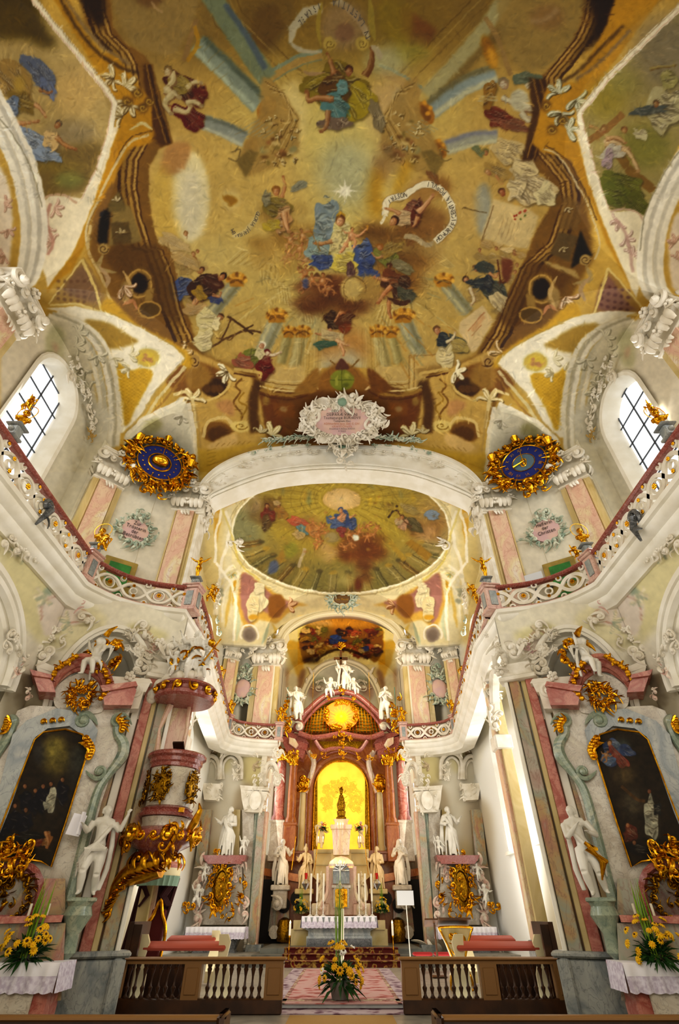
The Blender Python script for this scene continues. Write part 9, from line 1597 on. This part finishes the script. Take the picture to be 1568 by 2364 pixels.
p = atY(1060, 2235, 19.0); st = thing('ambo', 'ornate gilt waisted ambo in front of the right chancel altar', 'lectern', (p.x, p.y, .1)); zt = atY(1060, 2140, 19.0).z; h_ = zt-.1; out = [(-.26, 0), (-.3, .15), (-.2, .35), (-.16, .45), (-.3, .72), (-.44, .92), (-.44, 1), (.44, 1), (.44, .92), (.3, .72), (.16, .45), (.2, .35), (.3, .15), (.26, 0)]; pts = [(x, z*h_) for x, z in out]
m = MB(); m.prism(pts, Matrix.Translation((p.x, p.y, .1)), .34); m.build('body', 'm_yellow', st); m = MB(); m.tube([(p.x+x, p.y-.18, .1+z) for x, z in crv([q for q in pts], 3)], .03, 6, closed=True); Mq = Mat((p.x, p.y-.18, .1+h_*.75), (1, 0, 0)); cluster(m, Mq, .35, .4, 3, 9, .16); cluster(m, Mat((p.x, p.y-.18, .1+h_*.2), (1, 0, 0)), .25, .3, 4, 8, .14); m.build('gilt_ornament', 'gold', st); m = MB(); m.box((p.x, p.y, zt+.12), (.95, .5, .05), R=Matrix.Rotation(-.3, 3, 'X')); m.build('desk', 'wood_mid', st)
# canopied throne on the left
p = atY(356, 2170, 18.4); th_ = thing('throne', 'red and gilt high-backed throne under a dark draped canopy on the left', 'throne', (p.x, p.y, .1)); zt = atY(356, 2098, 18.4).z; m = MB(); m.box((p.x, p.y, (zt+.7)/2), (.42, .12, zt-.7), bev=.04); m.box((p.x+.1, p.y-.3, .6), (.55, .6, .14), bev=.03); m.build('upholstery', 'velvet_dark2', th_); m = MB(); m.tube(smooth_pts([(p.x-.27, p.y-.08, .6), (p.x-.3, p.y-.08, zt-.5), (p.x-.12, p.y-.08, zt-.12), (p.x, p.y-.08, zt+.2), (p.x+.12, p.y-.08, zt-.12), (p.x+.3, p.y-.08, zt-.5), (p.x+.27, p.y-.08, .6)], 4), .05, 7); [m.box((p.x+.1+a_*.24, p.y-.3+b_*.26, .33), (.07, .07, .46)) for a_ in (-1, 1) for b_ in (-1, 1)]; m.build('gilt_frame', 'gold', th_)
cn = thing('throne_canopy', 'half-round canopy with cream and gold valance and dark curtains on the left', 'canopy', (p.x, 18.9, .1)); zt = atY(375, 2005, 18.9).z; zl = atY(375, 2035, 18.9).z; cx0 = atY(372, 2000, 18.9).x; m = MB()
m.lathe([(.62, zt), (.66, zt+.1), (.6, zt+.16), (.1, zt+.2)], (cx0, 18.9, 0), 24, a0=-PI-.2, a1=.2); m.build('canopy_top', 'm_rose', cn); m = MB(); m.lathe([(.62, zl+.12), (.63, zt)], (cx0, 18.9, 0), 24, a0=-PI-.2, a1=.2); m.build('valance', 'wood_cream', cn); m = MB(); m.lathe([(.6, zl-.12), (.64, zl+.13)], (cx0, 18.9, 0), 40, a0=-PI-.2, a1=.2, lobes=24, lobe=.03); m.build('fringe', 'stucco_green2', cn)
m = MB()
for k in range(11): x = cx0-.55+.11*k; m.tube([(x, 19.1, zl+.1), (x*.92+cx0*.08-.15, 19.15, 1.6), (x*.9+cx0*.1-.3, 19.15, .15)], [.07, .06, .08], 6)
for sg in (-1, 1):
    for k in range(4): m.tube([(cx0+sg*(.5+.03*k), 18.75+.05*k, zl+.1), (cx0+sg*(.2+.03*k), 18.8+.05*k, zl-.35), (cx0+sg*(.42+.03*k), 18.85+.05*k, zl-.6)], [.06, .06, .03], 6)
m.build('curtain', 'velvet_dark', cn)
SC.render.use_persistent_data = False
# ---- stucco reliefs on walls and arches
def relief(pts, Pl, n, s, cnt, mt='stucco', wh=(1, 1)):
    for sx in (-1, 1):
        m = MB()
        for i, (u, v) in enumerate(pts):
            p = atP(u, v, Pl, n); M = Mat(p, Vector((-n.y, n.x, 0)).normalized()) if abs(n.z) < .5 else facing(p, -n); cluster(m, M, wh[0]*s, wh[1]*s, int(u+v), cnt, s*.45)
        m.build('trim_19', mt, kind='structure', mirror=sx > 0)
WP = Vector((-8.95, 12.75, 0))+Vector((.48, -.87, 0))*.12; WN = Vector((.48, -.87, 0))
relief([(150, 1372), (105, 1370), (130, 1465), (205, 1432), (320, 1452), (345, 1480), (312, 1490), (330, 1515), (330, 1545), (300, 1470)], WP, WN, .45, 6)
relief([(92, 1420), (175, 1395), (350, 1500)], WP, WN, .4, 4, 'stucco_pink2')
relief([(20, 1255), (60, 1262), (88, 1282), (45, 1275)], Vector((-8.2, 0, 0)), Vector((1, 0, 0)), .4, 5)
relief([(30, 1500), (50, 1520), (20, 1480)], Vector((-8.1, 0, 0)), Vector((1, 0, 0)), .4, 5)
relief([(40, 1545), (60, 1600)], Vector((-8.1, 0, 0)), Vector((1, 0, 0)), .3, 5, 'stucco_pink')
WX1 = Vector((-10.3, 0, 0)); X1 = Vector((1, 0, 0))
relief([(165, 862), (185, 885), (200, 915), (205, 950), (160, 840), (178, 812), (190, 800), (205, 838), (215, 870), (222, 910), (228, 835), (210, 980), (185, 850)], WX1, X1, .5, 6)
relief([(215, 1010), (222, 1045), (205, 1000)], WX1, X1, .35, 4, 'ochre_stucco')
relief([(600, 1062), (650, 1050), (700, 1045), (745, 1042), (560, 1078), (525, 1098), (505, 1115), (575, 1070), (625, 1056), (675, 1048), (722, 1044)], Vector((0, AY-.12, 0)), Vector((0, -1, 0)), .32, 4, wh=(2.2, .5))
relief([(620, 1037), (655, 1030), (585, 1045), (680, 1028), (710, 1026)], Vector((0, AY-.2, 0)), Vector((0, -1, 0)), .3, 5, 'stucco_green', wh=(1.6, .5))
relief([(690, 1412), (650, 1440), (735, 1400), (770, 1398), (637, 1465)], Vector((0, PY-.1, 0)), Vector((0, -1, 0)), .5, 4, wh=(1.4, .5))
relief([(505, 1365), (500, 1335), (512, 1320), (515, 1350), (498, 1385)], Vector((-7.2, 24, 0)), Vector((1, 0, 0)), .7, 6)
relief([(1090-0, 0)] if 0 else [(500, 1440), (505, 1460)], Vector((-7.2, 24, 0)), Vector((1, 0, 0)), .5, 4, 'stucco_green')
relief([(575, 1390), (590, 1372), (600, 1410), (585, 1430), (560, 1345), (630, 1400), (555, 1420)], Vector((0, 28.6, 0)), Vector((0, -1, 0)), .7, 6)
relief([(715, 1560), (735, 1585), (695, 1600), (745, 1570)], Vector((0, 36.8, 0)), Vector((0, -1, 0)), .7, 5)
# ---------------------------------------------------------------- light
w = bpy.data.worlds.new('world'); SC.world = w; w.use_nodes = True; bg = w.node_tree.nodes['Background']
bg.inputs[0].default_value = (.95, .98, 1, 1); bg.inputs[1].default_value = 1.6
def area(name, loc, target, size, power, col=(1, 1, 1)):
    l = bpy.data.lights.new(name, 'AREA'); l.shape = 'RECTANGLE'; l.size, l.size_y = size; l.energy = power; l.color = col
    o = bpy.data.objects.new(name, l); COL.objects.link(o); o.location = loc; o.rotation_euler = (Vector(target)-Vector(loc)).to_track_quat('-Z', 'Y').to_euler(); return o
WARM = (1, .95, .86)
area('fill_nave', (0, -6.5, 4.5), (0, 9, 12), (16, 8), 200, WARM)  # added fill behind the camera, standing in for the rear nave windows
area('fill_floor', (0, 5, .25), (0, 5.01, 20), (12, 11), 260, WARM)  # added fill just above the floor, aimed up at the vault
for sx in (-1, 1):
    area('window_light', (sx*10.2, 10.8, 14.5), (sx*2, 9, 12.5), (2.4, 4.5), 230, (.95, .98, 1))
    area('window_light', (sx*9.8, 3.3, 14.2), (0, 6, 10), (2.4, 4.5), 230, (.95, .98, 1))
    for y in (17.6, 21.5, 25.8): area('window_light', (sx*7.55, y, 6.2), (0, y, 5.5), (1.8, 5), 110, (1, .99, .96))
    for y in (20.6, 25.6): area('window_light', (sx*7.5, y, 12.5), (0, y+.5, 13), (2.4, 4), 150, (1, .98, .93))
    area('window_light', (sx*4.1, 33.8, 7.2), (0, 33.8, 8), (2.4, 5), 60, (1, .95, .85))
area('fill_rear', (0, -6, 10), (0, 16, 2), (14, 6), 750, WARM)  # added fill behind the camera, brightens the furniture and altar fronts
for sx in (-1, 1): area('fill_aisle', (sx*6.7, 23, 3.6), (sx*8, 23, 3.4), (7, 4.5), 80, (1, .99, .95))  # added fill facing outward, only to whiten the aisle walls
area('fill_chancel', (0, 22, .4), (0, 22.01, 20), (9, 8), 330, WARM)  # added fill near the chancel floor, brightens the vault above
area('altar_glow', (0, 31.2, 3.6), (0, 35, 7), (6, 1), 38, (1, .62, .25))
area('altar_light', (0, 29.2, 13.5), (0, 36, 13), (3, 1.5), 200, (1, .85, .6))
SC.view_settings.view_transform = 'Standard'; SC.view_settings.look = 'Medium High Contrast'; SC.view_settings.exposure = .12
SC.cycles.max_bounces = 4; SC.cycles.diffuse_bounces = 3; SC.cycles.glossy_bounces = 2; SC.cycles.transparent_max_bounces = 6; SC.cycles.use_denoising = True
SC.cycles.sample_clamp_indirect = 4; SC.cycles.caustics_reflective = False; SC.cycles.caustics_refractive = False
